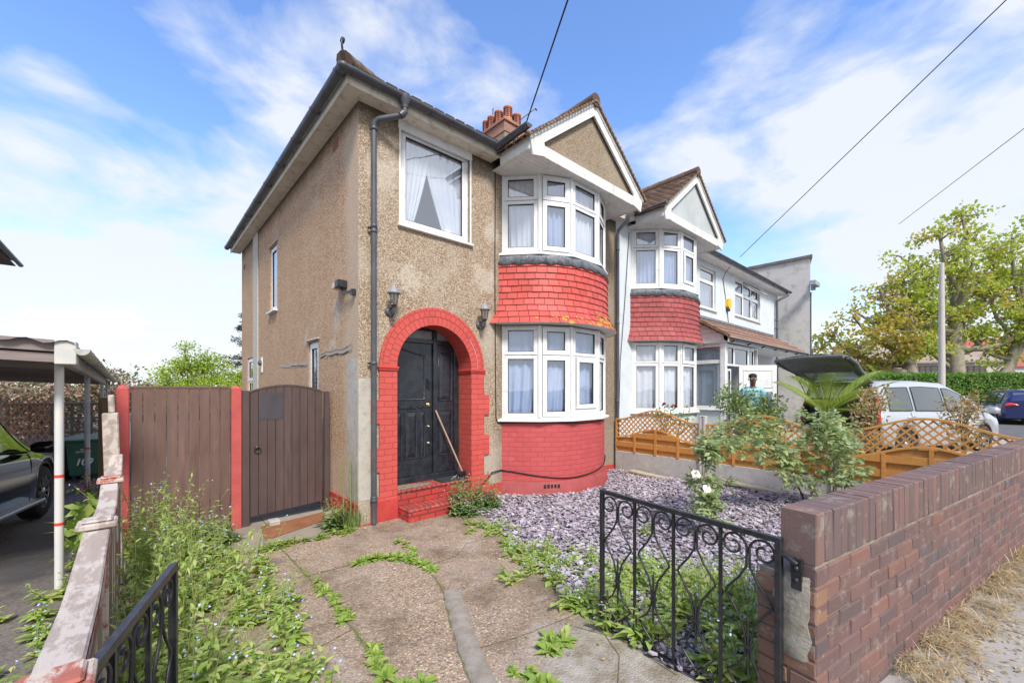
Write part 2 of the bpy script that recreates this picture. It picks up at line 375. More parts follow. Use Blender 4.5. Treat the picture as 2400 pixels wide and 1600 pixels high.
TERRA = pm('terracotta', (.62, .20, .10), (.5, .15, .07), 8, .7, .3, 50)
WALLGREYBLUE = pm('pale_blue_render', (.62, .67, .70), (.56, .61, .64), 2, .85, .25, 90, .003, dirt=(.5, .53, .53))
BEIGE = pm('beige_render', (.62, .59, .55), (.56, .53, .49), 1.2, .9, .2, 50, dirt=(.33, .31, .28))
YELLOWLICHEN = pm('yellow_lichen', (.52, .36, .05), (.44, .22, .06), 30, .9, .6, 90)
BLACKRUB = pm('black_rubber', (.012, .012, .013), (.02, .02, .02), 8, .8, .3, 120)
GALV = pm('galvanised_steel', (.42, .46, .50), (.34, .37, .41), 12, .45, .2, 60, metal=.25, spec=.5)
CABLE = pm('black_cable', (.01, .01, .012), (.015, .015, .016), 5, .5)

# ---------------------------------------------------------------- building helpers
def frameM(o, ang):
    """local frame: x along wall, y into the building, z up; rotated by ang about z"""
    return Matrix.Translation(Vector(o)) @ Matrix.Rotation(ang, 4, 'Z')
def light(f, g, M, x0, x1, z0, z1, fw=.055, sash=False, dep=.05):
    """one light of a window: four frame bars, black gasket, glass"""
    y0 = -.014 if sash else 0; y1 = dep
    if sash:
        for q in ((x0 - .004, x1 + .004, z0 - .004, z0), (x0 - .004, x1 + .004, z1, z1 + .004), (x0 - .004, x0, z0, z1), (x1, x1 + .004, z0, z1)): f.box(q[0], q[1], -.0035, .01, q[2], q[3], 1, M)
        fw += .022
    f.box(x0, x1, y0, y1, z0, z0 + fw, 0, M); f.box(x0, x1, y0, y1, z1 - fw, z1, 0, M)
    f.box(x0, x0 + fw, y0, y1, z0 + fw, z1 - fw, 0, M); f.box(x1 - fw, x1, y0, y1, z0 + fw, z1 - fw, 0, M)
    a0, a1, b0, b1 = x0 + fw, x1 - fw, z0 + fw, z1 - fw; k = .009
    for q in ((a0, a1, b0, b0 + k), (a0, a1, b1 - k, b1), (a0, a0 + k, b0 + k, b1 - k), (a1 - k, a1, b0 + k, b1 - k)):
        f.box(q[0], q[1], y0 + .006, y1 - .01, q[2], q[3], 1, M)
    g.face([M @ Vector(p) for p in ((a0 + k, y0 + .02, b0 + k), (a1 - k, y0 + .02, b0 + k), (a1 - k, y0 + .02, b1 - k), (a0 + k, y0 + .02, b1 - k))])
GASKET = pm('gasket_rubber', (.02, .022, .03), (.03, .03, .035), 5, .6)
def curtain_mb(M, w, h, amp=.02, folds=9, seed=0, gather=0, lift=0, y=.14, x0=.03, mb=None):
    rr = random.Random(seed); ph = [rr.uniform(0, 6) for _ in range(4)]; mb = mb or MB(); rows = []
    n = max(24, int(folds * 9)); m = 12
    for i in range(m + 1):
        v = i / m; row = []
        for j in range(n + 1):
            u = j / n; x = x0 + (w - 2 * x0) * u
            if gather: x = x0 + (w - 2 * x0) * u * (1 - gather * (1 - v) ** 1.3)
            yy = y + amp * sin(u * folds * 2 * pi + ph[0] + .8 * sin(v * 2 + ph[1])) * (.5 + .5 * (1 - v)) + amp * .5 * sin(u * folds * 4.7 + ph[2] + v * 3)
            z = h * v + lift * (1 - v) * (.5 + .5 * sin(u * 7 + ph[3]))
            row.append(M @ Vector((x, yy, z)))
        rows.append(row)
    mb.grid(rows, 0, True); return mb
def wall_holes(mb, x0, x1, z0, z1, holes, y, mi=0, rev=.1):
    """facade (facing -y) with rectangular holes and their reveals"""
    xs = sorted({x0, x1, *[h[0] for h in holes], *[h[1] for h in holes]}); zs = sorted({z0, z1, *[h[2] for h in holes], *[h[3] for h in holes]})
    for i in range(len(xs) - 1):
        for j in range(len(zs) - 1):
            cx_, cz_ = (xs[i] + xs[i + 1]) / 2, (zs[j] + zs[j + 1]) / 2
            if any(h[0] < cx_ < h[1] and h[2] < cz_ < h[3] for h in holes): continue
            mb.face([(xs[i], y, zs[j]), (xs[i + 1], y, zs[j]), (xs[i + 1], y, zs[j + 1]), (xs[i], y, zs[j + 1])], None, mi)
    for a, b, c, d in holes:
        mb.face([(a, y, c), (a, y, d), (a, y + rev, d), (a, y + rev, c)], None, mi); mb.face([(b, y, c), (b, y + rev, c), (b, y + rev, d), (b, y, d)], None, mi)
        mb.face([(a, y, d), (b, y, d), (b, y + rev, d), (a, y + rev, d)], None, mi); mb.face([(a, y, c), (a, y + rev, c), (b, y + rev, c), (b, y, c)], None, mi)
def side_holes(mb, X, y0, y1, z0, z1, holes, rev=.09, mi=0, sgn=1):
    ys = sorted({y0, y1, *[h[0] for h in holes], *[h[1] for h in holes]}); zs = sorted({z0, z1, *[h[2] for h in holes], *[h[3] for h in holes]})
    for i in range(len(ys) - 1):
        for j in range(len(zs) - 1):
            c, d = (ys[i] + ys[i + 1]) / 2, (zs[j] + zs[j + 1]) / 2
            if any(h[0] < c < h[1] and h[2] < d < h[3] for h in holes): continue
            mb.face([(X, ys[i + 1], zs[j]), (X, ys[i], zs[j]), (X, ys[i], zs[j + 1]), (X, ys[i + 1], zs[j + 1])], None, mi)
    for a, b, c, d in holes:
        r = X + rev * sgn
        mb.face([(X, a, c), (X, a, d), (r, a, d), (r, a, c)], None, mi); mb.face([(X, b, c), (r, b, c), (r, b, d), (X, b, d)], None, mi)
        mb.face([(X, a, d), (X, b, d), (r, b, d), (r, a, d)], None, mi); mb.face([(X, a, c), (r, a, c), (r, b, c), (X, b, c)], None, mi)
def window(parent, M, w, h, lights, curtain=None, sill=None, glass=GLASS, outer=.035, room=.5, label=None, room_mat=None, mat=WHITE):
    """lights: (x0,x1,z0,z1,sash). The frame mesh is the part; pane, curtain, room lining and sill are sub-parts"""
    f = MB(); g = MB()
    if outer:
        for q in ((0, w, 0, outer), (0, w, h - outer, h), (0, outer, outer, h - outer), (w - outer, w, outer, h - outer)): f.box(q[0], q[1], .004, .06, q[2], q[3], 0, M)
    for l in lights: light(f, g, M, l[0], l[1], l[2], l[3], .05, l[4])
    o = f.build('window', [mat, GASKET], parent, label, bevel=.004)
    g.build('pane', glass, o)
    if room:
        b = MB(); W = [(0.0, .07), (w, .07), (w, room), (0, room)]
        pts = lambda z: [M @ Vector((x, y, z)) for x, y in W]
        lo, hi = pts(0.01), pts(h - .01)
        for i in (1, 2, 3): j = (i + 1) % 4; b.face([lo[i], lo[j], hi[j], hi[i]])
        b.face(lo); b.face(list(reversed(hi))); b.build('room_lining', room_mat or DARK, o)
    if curtain:
        for c in curtain: c[0].build('curtain', c[1], o)
    if sill:
        s = MB(); s.box(-.05, w + .05, -sill, .03, -.035, -.003, 0, M); s.build('sill', mat, o, bevel=.006)
    return o
def half_gutter(mb, a, b, r=.056, n=10):
    """half-round gutter from a to b with closed section"""
    a = Vector(a); b = Vector(b); d = (b - a).normalized(); sd = d.cross(Vector((0, 0, 1))).normalized(); rows = []
    for P in (a, b):
        rows.append([P + sd * (cos(pi + pi * k / n) * r) + Vector((0, 0, sin(pi + pi * k / n) * r)) for k in range(n + 1)] +
                    [P + sd * (cos(-pi * k / n) * (r - .006)) + Vector((0, 0, sin(-pi * k / n) * (r - .006))) for k in range(n + 1)])
    mb.grid(rows, 0, True, closed=True)
    for row, P in ((rows[0], a), (rows[1], b)): mb.face(row[:n + 1])
    mb.face([P + sd * s * (r - .008) + Vector((0, 0, -.012)) for P, s in ((a, -1), (a, 1), (b, 1), (b, -1))])
def gutter_part(parent, runs, brackets=1.0, r=.056):
    mb = MB()
    for a, b in runs:
        half_gutter(mb, a, b, r); a = Vector(a); b = Vector(b); L = (b - a).length; k = max(1, int(L / brackets)); d = (b - a).normalized()
        for i in range(k + 1):
            p = a + d * (.12 + (L - .24) * i / k); half_gutter(mb, p - d * .022, p + d * .022, r + .007)
    return mb.build('gutter', GUTTER, parent)
def tile_slope(mb, a, b, c, d, tw=.165, th=.1, thick=.012, jit=.004, seed=1, skip=None):
    """tiles over quad a,b (eaves) -> d,c (ridge): courses of slightly raised slabs"""
    rr = random.Random(seed); a, b, c, d = map(Vector, (a, b, c, d)); n = int(max((d - a).length, (c - b).length) / th); nn = (b - a).cross(d - a).normalized()
    for i in range(n):
        v0, v1 = i / n, (i + 1.25) / n
        p0, p1 = a.lerp(d, v0), b.lerp(c, v0); q0, q1 = a.lerp(d, min(v1, 1)), b.lerp(c, min(v1, 1))
        m = max(1, int((p1 - p0).length / tw)); off = .5 * (i % 2)
        for j in range(-1, m + 1):
            u0, u1 = max(0, (j + off) / m), min(1, (j + 1 + off) / m - .006)
            if u1 <= u0: continue
            t = thick + rr.uniform(0, jit)
            A, B = p0.lerp(p1, u0) + nn * t, p0.lerp(p1, u1) + nn * (t + rr.uniform(-.002, .002)); C_, D_ = q0.lerp(q1, u1) + nn * .001, q0.lerp(q1, u0) + nn * .001
            lo = nn * -thick
            n0 = len(mb.v); mb.v += [tuple(x) for x in (A, B, C_, D_, A + lo, B + lo, C_ + lo, D_ + lo)]
            for f in ((0, 1, 2, 3), (0, 4, 5, 1), (1, 5, 6, 2), (3, 7, 4, 0)):
                mb.f.append(tuple(n0 + k for k in f)); mb.uv += [(0, 0), (1, 0), (1, 1), (0, 1)]; mb.m.append(0); mb.sm.append(False)

# ---------------------------------------------------------------- bay (used by both semi-detached houses)
BAYP = [(-1.23, 0), (-.83, -.44), (-.35, -.68), (.35, -.68), (.86, -.44), (1.23, 0)]
def bay_outline(grow=0.0, n=7):
    """smooth plan curve through the bay's corners, pushed outwards by grow"""
    P = [Vector((x, y)) for x, y in BAYP]; out = []
    ext = [P[0] * 2 - P[1]] + P + [P[-1] * 2 - P[-2]]
    for i in range(1, len(ext) - 2):
        p0, p1, p2, p3 = ext[i - 1:i + 3]
        for k in range(n):
            t = k / n
            out.append(.5 * ((2 * p1) + (p2 - p0) * t + (2 * p0 - 5 * p1 + 4 * p2 - p3) * t * t + (3 * p1 - p0 - 3 * p2 + p3) * t ** 3))
    out.append(P[-1])
    if grow:
        res = []
        for i, p in enumerate(out):
            a = out[max(0, i - 1)]; b = out[min(len(out) - 1, i + 1)]; d = (b - a).normalized(); nrm = Vector((d.y, -d.x))
            q = p + nrm * grow
            if i == 0 or i == len(out) - 1: q = p + Vector((nrm.x / abs(nrm.x) * grow * 1.15, 0)) if abs(nrm.x) > .05 else p
            res.append(q)
        out = res
    return out
def curve_wall(mb, cx_, zs, grows, mi=0, n=7, ybase=0):
    rows = []; uvs = []
    for z, g in zip(zs, grows):
        o = bay_outline(g, n); L = 0; row = []; uv = []
        for i, p in enumerate(o):
            if i: L += (o[i] - o[i - 1]).length
            row.append((cx_ + p.x, p.y + ybase, z)); uv.append((L, z))
        rows.append(row); uvs.append(uv)
    mb.grid(rows, mi, True, uvs)
def bay(parent, bx, z_plinth, z_s1, z_t1, z_s2, z_t2, brickmat, tilemat, lichen=False, lights1=None, lights2=None, curt=(None, None), flare=.16):
    # curved brick apron under the ground-floor window, with a plinth
    mb = MB(); curve_wall(mb, bx, [z_plinth, z_s1 - .05], [0, 0]); mb.build('bay_brick_wall', brickmat, parent)
    if z_plinth > .05:
        mb = MB(); curve_wall(mb, bx, [-.15, z_plinth - .03, z_plinth], [.055, .05, .0]); mb.build('bay_plinth', ROSEPLAIN if lichen else WALLGREYBLUE, parent)
    # sill boards, window lights, both storeys
    for (z0, z1, Ls, wmat, cr, lev) in ((z_s1, z_t1, lights1, WHITE, curt[0], 0), (z_s2, z_t2, lights2, WHITE, curt[1], 1)):
        s = MB(); segs = BAYP; ins = 0.0
        o0 = [Vector(p) for p in segs]
        def off(g):
            r = []
            for i, p in enumerate(o0):
                a = o0[max(0, i - 1)]; b = o0[min(len(o0) - 1, i + 1)]; d1 = (p - a).normalized() if i else (b - p).normalized(); d2 = (b - p).normalized() if i < len(o0) - 1 else d1
                nn = (Vector((d1.y, -d1.x)) + Vector((d2.y, -d2.x))).normalized(); kk = g / max(.5, nn.dot(Vector((d1.y, -d1.x))))
                q = p + nn * kk
                if i == 0: q = Vector((p.x - abs(kk) * 1.0 * (1 if g > 0 else -1), p.y - .002 if g < .02 else p.y - .0))
                if i == len(o0) - 1: q = Vector((p.x + abs(kk) * (1 if g > 0 else -1), p.y))
                r.append(q)
            return r
        outr, mid, inn = off(.085 if lev == 0 else .06), off(.0), off(-.1)
        rows = [[(bx + p.x, p.y, z0 - .045) for p in mid], [(bx + p.x, p.y, z0 - .045) for p in outr], [(bx + p.x, p.y, z0 - .018) for p in outr], [(bx + p.x, p.y, z0 + .004) for p in off(.01)], [(bx + p.x, p.y, z0 + .004) for p in inn]]
        s.grid(rows, 0, False); so = s.build('bay_sill', WHITE, parent)
        for i in range(5):
            a, b = Vector(segs[i]), Vector(segs[i + 1]); w = (b - a).length; ang = atan2(b.y - a.y, b.x - a.x)
            M = frameM((bx + a.x, a.y, z0), ang); h = z1 - z0; tr = h - .46 if lev == 0 else h - .40
            L = Ls[i] if Ls else 0
            ft, sb = (.04, .04)
            ls = []
            post = .045
            ls.append((post, w - post, tr + .006, h - .018, L in (1, 3)))
            if L == 2: ls.append((post + .06, w - post - .03, .14, tr - .02, True))
            else: ls.append((post, w - post, .03, tr - .004, L == 3))
            cs = []
            if cr is not None:
                kind, cm = cr
                cs.append((curtain_mb(M, w, h, .02, 6 if lev else 3.5, seed=i * 7 + lev + int(bx * 10), gather=(0.22 if (kind == 'messy' and i in (0, 1)) else 0), y=.09, lift=(.08 if lev and i == 1 else 0)), LINEN if (lev and i == 1) else cm))
            fo = window(parent, M, w, h, ls, cs, None, GLASSUP if lev else GLASS, outer=0, room=.35)
            extra = MB()
            extra.box(0, post, .001, .062, 0, h, 0, M); extra.box(w - post, w, .001, .062, 0, h, 0, M); extra.box(post, w - post, .002, .06, 0, .032, 0, M); extra.box(post, w - post, .002, .06, h - .014, h, 0, M)
            if L == 2: extra.box(post, w - post, .004, .06, .03, .142, 0, M); extra.box(post, post + .062, .004, .06, .14, tr, 0, M); extra.box(w - post - .032, w - post, .004, .06, .14, tr, 0, M); extra.box(post, w - post, .005, .06, tr - .022, tr, 0, M)
            extra.build('window_post', WHITE, fo, bevel=.004)
        # mullion covers at the corners
        for p in o0[1:-1]:
            mm = MB(); mm.tube([(bx + p.x, p.y + .012, z0 + .02), (bx + p.x, p.y + .012, z1)], .03, 8); mm.build('corner_post', WHITE, parent)
    # hung tiles between the storeys
    tm = MB(); rr = random.Random(int(bx * 100)); z0, z1 = z_t1 + .02, z_s2 - .13; rows = 10; hh = (z1 - z0) / rows
    def gro(z):
        t = (z - z0) / (z1 - z0); return .045 + flare * max(0, 1 - t * 2.6) ** 1.8
    for i in range(rows):
        za = z0 + hh * i; zb = za + hh * 1.12; oa = bay_outline(gro(za) + .018, 12); ob = bay_outline(gro(zb) + .002, 12)
        La = [0]
        for k in range(1, len(oa)): La.append(La[-1] + (oa[k] - oa[k - 1]).length)
        T = La[-1]; tw = .16; u = -.08 * (i % 2) - rr.uniform(0, .03)
        def at(o, s):
            s = max(0, min(T, s)); k = 1
            while k < len(La) - 1 and La[k] < s: k += 1
            t = (s - La[k - 1]) / max(1e-6, La[k] - La[k - 1]); return o[k - 1].lerp(o[k], t)
        while u < T:
            w = tw + rr.uniform(-.008, .012); s0, s1 = max(0, u), min(T, u + w - .0065)
            if s1 > s0 + .01:
                dz = rr.uniform(-.005, .003); A, B = at(oa, s0), at(oa, s1); C_, D_ = at(ob, s1), at(ob, s0)
                j1 = rr.uniform(0, .005); nn = (B - A).normalized(); nn = Vector((nn.y, -nn.x)); A = A + nn * j1; B = B + nn * j1 * rr.uniform(.3, 1)
                P = [(bx + A.x, A.y, za + dz), (bx + B.x, B.y, za + dz + rr.uniform(-.002, .002)), (bx + C_.x, C_.y, zb), (bx + D_.x, D_.y, zb)]
                In = [(bx + A.x - nn.x * .014, A.y - nn.y * .014, za + dz + .002), (bx + B.x - nn.x * .014, B.y - nn.y * .014, za + dz + .002)]
                n0 = len(tm.v); tm.v += P + In
                for f in ((0, 1, 2, 3), (4, 5, 1, 0)):
                    tm.f.append(tuple(n0 + k for k in f)); tm.uv += [(0, 0), (1, 0), (1, 1), (0, 1)]; tm.m.append(0); tm.sm.append(False)
            u += w
    to = tm.build('hung_tiles', tilemat, parent)
    bk = MB(); curve_wall(bk, bx, [z0 - .0, z0 + .35, z1 + .02], [.03, .03, .03]); bk.build('tile_backing', pm('tile_backing_%d' % int(bx), (.12, .02, .02)), to)
    # soffit ring under the flare
    sf = MB(); oi, oo = bay_outline(-.12, 12), bay_outline(gro(z0) + .012, 12)
    sf.grid([[(bx + p.x, p.y, z0 + .002) for p in oo], [(bx + p.x, min(p.y, 0), z0 - .004) for p in oi]], 0, True); sf.build('tile_soffit', WHITEPAINT, to)
    if lichen:
        lm = MB(); rl = random.Random(3)
        for k in range(330):
            big = rl.random() < .72
            s = rl.gauss(2.05, .17) if big else rl.gauss(1.35, .2); t = abs(rl.gauss(0, .10 if big else .05))
            if noise.noise(Vector((s * 9, t * 16, 2))) < -.05: continue
            z = z0 + t + .004; o = bay_outline(gro(z) + .021, 12); Ls_ = [0]
            for q in range(1, len(o)): Ls_.append(Ls_[-1] + (o[q] - o[q - 1]).length)
            if not .1 < s < Ls_[-1] - .1: continue
            q = 1
            while Ls_[q] < s: q += 1
            tt = (s - Ls_[q - 1]) / (Ls_[q] - Ls_[q - 1]); p = o[q - 1].lerp(o[q], tt); d = (o[q] - o[q - 1]).normalized(); nn = Vector((d.y, -d.x))
            rd = rl.uniform(.006, .026); sl = -.35 if t < .25 else -.05; m = 9; pts = []
            for a in range(m):
                r_ = rd * rl.uniform(.6, 1.25); ca, sa = cos(2 * pi * a / m) * r_, sin(2 * pi * a / m) * r_
                pp = p + d * ca + nn * (.003 + sa * sl); pts.append((bx + pp.x, pp.y, z + sa * .85))
            lm.face(pts)
        o_ = lm.build('lichen_patches', YELLOWLICHEN, to); o_['kind'] = 'stuff'
    # lead apron with scalloped lower edge
    ld = MB(); n = 12; oA = bay_outline(.03, n); oB = bay_outline(.075, n); L = 0; top = []; bot = []; bot2 = []
    rr = random.Random(5)
    fine = []
    for i in range(len(oA) - 1):
        for k in range(3): fine.append((oA[i].lerp(oA[i + 1], k / 3), oB[i].lerp(oB[i + 1], k / 3)))
    fine.append((oA[-1], oB[-1])); prev = None
    for a, b in fine:
        if prev is not None: L += (b - prev).length
        prev = b; s = (L % .235) / .235; sc = 4 * s * (1 - s); zb = z_s2 - .185 - .028 * sc + rr.uniform(-.003, .003)
        top.append((bx + a.x, a.y, z_s2 - .05)); bot.append((bx + b.x, b.y, zb)); bot2.append((bx + b.x * .985, b.y + .01, zb))
    ld.grid([bot2, bot, top], 0, True); ld.build('lead_flashing', LEAD, parent)

def gable_roof(parent, gx, half, z_eave, z_apex, yf, yb, infill, zsoff, eave_gutter=True, board=.15):
    """projecting gable over a bay: tiles, barge boards, fascia beam, soffit, infill triangle"""
    sl = (z_apex - z_eave) / half
    t = MB(); ov = .07; rb = yb
    L0 = (gx - half - ov, yf - .05, z_eave - ov * sl + .05); L1 = (gx - half - ov, rb, z_eave - ov * sl + .05); A0 = (gx, yf - .05, z_apex + .06); A1 = (gx, rb, z_apex + .06)
    R0 = (gx + half + ov, yf - .05, z_eave - ov * sl + .05); R1 = (gx + half + ov, rb, z_eave - ov * sl + .05)
    tile_slope(t, L1, L0, A0, A1, .165, .105, .016, seed=3); tile_slope(t, R0, R1, A1, A0, .165, .105, .016, seed=4)
    for a, b, c, d in ((L1, L0, A0, A1), (R0, R1, A1, A0)): t.face([Vector(p) - Vector((0, 0, .02)) for p in (a, b, c, d)])
    n0 = 14
    ro = t.build('gable_roof', ROOFT, parent)
    v = MB()
    for s in (-1, 1):
        for i in range(22):
            a = Vector((gx + s * (half + ov) * (1 - i / 22), yf - .035, z_eave - ov * sl + .035 + (z_apex - z_eave + ov * sl) * i / 22)); b = Vector((gx + s * (half + ov) * (1 - (i + .9) / 22), yf - .035, z_eave - ov * sl + .035 + (z_apex - z_eave + ov * sl) * (i + .9) / 22))
            v.bar(a + Vector((0, 0, .016)), b, .075, .030)
    v.build('verge_tiles', VERGE, ro)
    rd = MB()
    for i in range(int((yb - yf) / .3)):
        y = yf - .06 + i * .3; rd.tube([(gx, y, z_apex + .05), (gx, y + .31, z_apex + .05)], [.105, .098], 10)
    rd.build('ridge_tiles', ROOFT, ro)
    # barge boards: two inclined boards with cut feet
    bb = MB()
    for s in (-1, 1):
        d = 1 / sqrt(1 + sl * sl); drop = board / d
        P = [(gx, z_apex), (gx, z_apex - drop), (gx + s * (half - .28), z_eave + .28 * sl - drop), (gx + s * (half - .30), z_eave - .17), (gx + s * (half - .05), z_eave - .23), (gx + s * half, z_eave - .02)]
        if s < 0: P = P[::-1]
        P = P[::-1]
        bb.prism(P, yf - .02, yf + .012)
        bb.prism([(gx + s * x, z) for x, z in ([(0, z_apex + .035), (0, z_apex - .025), (half + .02, z_eave - .045), (half + .02, z_eave + .02)][::-s])], yf - .034, yf - .0205)
    bb.build('barge_board', WHITEPAINT, parent)
    fb = MB(); fb.box(gx - half + .24, gx + half - .24, yf + .013, yf + .04, zsoff - .015, zsoff + .155); fb.build('fascia_board', WHITEPAINT, parent, bevel=.004)
    it = MB(); zb = zsoff + .1; hw = (z_apex - .12 - zb) / sl
    it.face([(gx - hw, yf + .045, zb), (gx + hw, yf + .045, zb), (gx, yf + .045, z_apex - .12)]); it.build('gable_infill', infill, parent)
    so = MB(); x0, x1 = gx - half + .03, gx + half - .03; k = 11
    for i in range(k):
        ya = yf + .03 + (0.06 - yf - .03) * i / k; yb_ = yf + .03 + (0.06 - yf - .03) * (i + 1) / k - .004
        so.box(x0, x1, ya, yb_, zsoff, zsoff + .012)
    so.box(x0, x1, yf + .03, .06, zsoff + .014, zsoff + .02); so.build('soffit', WHITEPAINT, parent)
    for s in (-1, 1): ck = MB(); ck.box(gx + s * (half - .01) - .012, gx + s * (half - .01) + .012, yf + .0125, -.22, zsoff - .01, z_eave + .02); ck.build('eaves_board', WHITEPAINT, parent)

# ================================================================ HOUSE 1 (brown pebbledash)
H1 = thing('semi_detached_house', 'brown pebbledash semi-detached house with red arched porch and red-tiled bow window', 'house')
EZ = 5.12
DH = (.155, 1.80, 0.0, 2.755); WH = (.45, 1.55, 3.77, 5.06)
w1 = MB(); wall_holes(w1, -.1, 5.28, -.3, EZ + .02, [DH, WH], 0, 0, .12)
# spandrels between the square hole and the arch ring
ac, az, ro_, ri_ = .978, 1.935, .82, .585
for s in (-1, 1):
    arc = [(ac + s * ro_ * sin(pi / 2 * k / 14), az + ro_ * cos(pi / 2 * k / 14)) for k in range(15)]; crn = (ac + s * .8225, 2.755)
    for k in range(14):
        pts = [(crn[0], 0, crn[1]), (arc[k][0], 0, arc[k][1]), (arc[k + 1][0], 0, arc[k + 1][1])]
        w1.face(pts if s < 0 else pts[::-1])
w1.build('front_wall', DASHF, H1)
sw = MB(); SH = [(3.90, 4.45, 3.16, 4.43), (1.48, 1.95, 0.95, 2.36), (6.05, 6.75, .95, 2.38)]
side_holes(sw, -.1, 0, 7.46, -.3, EZ + .02, SH)
sw.face([(-.1, 7.46, -.3), (5.28, 7.46, -.3), (5.28, 7.46, EZ), (-.1, 7.46, EZ)][::-1])
sw.build('side_wall', DASHS, H1)
st = MB(); st.box(-.125, -.1005, 5.50, 5.98, -.2, EZ - .02); st.build('flue_strip', PALEDASH, H1, bevel=.006)
cq = MB(); cq.box(-.104, -.1005, .002, .34, .28, 2.02); cq.box(-.0995, .09, -.004, -.0005, .3, 1.78); cq.build('corner_repair', CEMENT, H1, label='grey cement patch on the corner')
for q in ((-.112, -.1008, .0, 1.62, -.2, .26), (-.112, .05, -.018, -.001, -.2, .02), (1.86, 2.2, -.016, -.001, -.2, .2), (4.62, 5.24, -.016, -.001, -.2, .12)): pl = MB(); pl.box(*q); pl.build('plinth', REDPLAIN, H1, bevel=.008)
# ragged horizontal crack bands of bitumen and mortar on the side wall
cr = MB(); rr = random.Random(11)
for (ya, yb, za, zb, hgt, mi) in ((.18, 1.42, 2.16, 2.14, .13, 1), (2.0, 3.7, 2.04, 2.08, .12, 1), (.22, 1.40, 2.12, 2.10, .028, 0), (2.02, 2.9, 2.02, 2.04, .022, 0), (.2, 1.42, 2.185, 2.14, .012, 0)):
    n = int((yb - ya) / .025); rows = [[], []]
    for i in range(n + 1):
        t = i / n; y = ya + (yb - ya) * t; z = za + (zb - za) * t + noise.noise(Vector((y * 3, mi, 0))) * .03; h = hgt * (.45 + .9 * abs(noise.noise(Vector((y * 9, 5 + hgt * 50, 1))))) * (1 if 0 < i < n else .1)
        if mi == 0 and noise.noise(Vector((y * 6, 2, 9))) < -.12: h = .004
        rows[0].append((-.1045 - (.0015 if mi == 0 else 0), y, z - h / 2)); rows[1].append((-.1045 - (.0015 if mi == 0 else 0), y, z + h / 2))
    cr.grid([rows[1], rows[0]], mi, False)
cr.build('mortar_repair', [pm('bitumen', (.03, .03, .03), (.06, .055, .05), 20, .7, .5, 60), pm('pink_mortar', (.46, .36, .29), (.38, .31, .25), 8, .95, .7, 70)], H1)
# arch surround
ar = MB(); yf_ = -.022; K = 40
for r0, r1, mi in ((ri_, ro_ - .118, 0), (ro_ - .118, ro_, 0)):
    rows = []; uvs = []
    for r, yy in ((r0, yf_ if r0 == ri_ else yf_ - .004), (r1, yf_ if r0 == ri_ else yf_ - .004)):
        rows.append([(ac - r * cos(pi * k / K), yy, az + r * sin(pi * k / K)) for k in range(K + 1)]); uvs.append([(.7 * pi * k / K, r + (0.004 if r0 == ri_ else .04)) for k in range(K + 1)])
    ar.grid(rows, 0, False, uvs)
rows = [[(ac - ri_ * cos(pi * k / K), y, az + ri_ * sin(pi * k / K)) for k in range(K + 1)] for y in (yf_, .30)]
ar.grid(rows, 1, True, [[(y, ri_ * pi * k / K) for k in range(K + 1)] for y in (yf_, .30)])
rows = [[(ac - ro_ * cos(pi * k / K), y, az + ro_ * sin(pi * k / K)) for k in range(K + 1)] for y in (yf_ - .004, .0)]
ar.grid(rows, 0, True); ar.build('door_arch', [REDARCH, REDBRICK], H1)
X0, X1 = ac - ri_, ac + ri_
for s, xi, xo in ((-1, X0, .155), (1, X1, 1.80)):
    jb = MB(); a, b = min(xi, xo), max(xi, xo); jb.box(a, b, yf_, .30, .0, az - .05)
    k = 0
    for z in [.02 + .3 * i for i in range(0, 6)]:
        z1 = min(z + .3, az - .1)
        if k % 2 == (0 if s < 0 else 0): 
            if s < 0: jb.box(.05, .155, yf_ + .0, .0, z, z1)
            else: jb.box(1.80, 1.90, yf_ + .0, .0, z + .04, z1 + .04)
        k += 1
    jb.build('door_quoins', REDBRICK, H1)
bp = MB(); bp.box(.04, X0 + .004, yf_ - .014, yf_ - .001, -.1, .27); bp.build('door_quoins_base', REDPLAIN, H1, bevel=.006)
im = MB()
for a, b in ((.135, X0 + .02), (X1 - .02, 1.825)):
    im.box(a, b, yf_ - .022, .29, az - .03, az + .0); im.box(a + .006, b - .006, yf_ - .014, .29, az - .055, az - .031)
im.build('impost', REDPLAIN, H1, bevel=.006)
# porch floor and steps
sp = MB(); sp.box(X0 + .001, X1 - .001, -.03, .50, .315, .345, 0); sp.box(X0 + .001, X1 - .001, -.018, .5, -.1, .314, 1); sp.build('porch_step', [REDSTEP, REDRISER], H1, bevel=.006)
sp = MB(); sp.box(X0 + .01, 1.82, -.31, -.019, .12, .152, 0); sp.box(X0 + .012, 1.818, -.305, -.02, -.1, .119, 1); sp.build('lower_step', [REDSTEP, REDRISER], H1, bevel=.008)
# front door set: door leaf, side panel, frame, top lights
DY = .30
bk = MB(); bk.box(X0 - .12, X1 + .25, DY + .07, DY + .09, .3, 2.8); fr_o = MB()
fr_o.box(X0 - .14, X0 - .06, DY - .0, DY + .07, .345, 2.6); fr_o.box(X1 - .075, X1 - .0, DY, DY + .07, .345, 2.6); fr_o.box(1.115, 1.175, DY - .012, DY + .07, .345, 2.6)
fr_o.box(X0 - .06, X1 - .075, DY + .001, DY + .07, 2.30, 2.36); fr_o.box(X0 - .06, X1 - .075, DY - .03, DY + .068, .345, .43); fr_o.box(X0, X1, DY + .002, DY + .069, 2.48, 2.56)
dfr = fr_o.build('door_frame', BLACKDOOR, H1, bevel=.005); bk.build('door_backing', DARK, dfr)
fl = MB(); fl.box(X1 - .0005, X1 + .06, DY - .03, DY + .02, .345, 2.4); fl.build('door_side_trim', pm('brown_varnish', (.30, .11, .035), (.22, .08, .03), 6, .5), dfr)
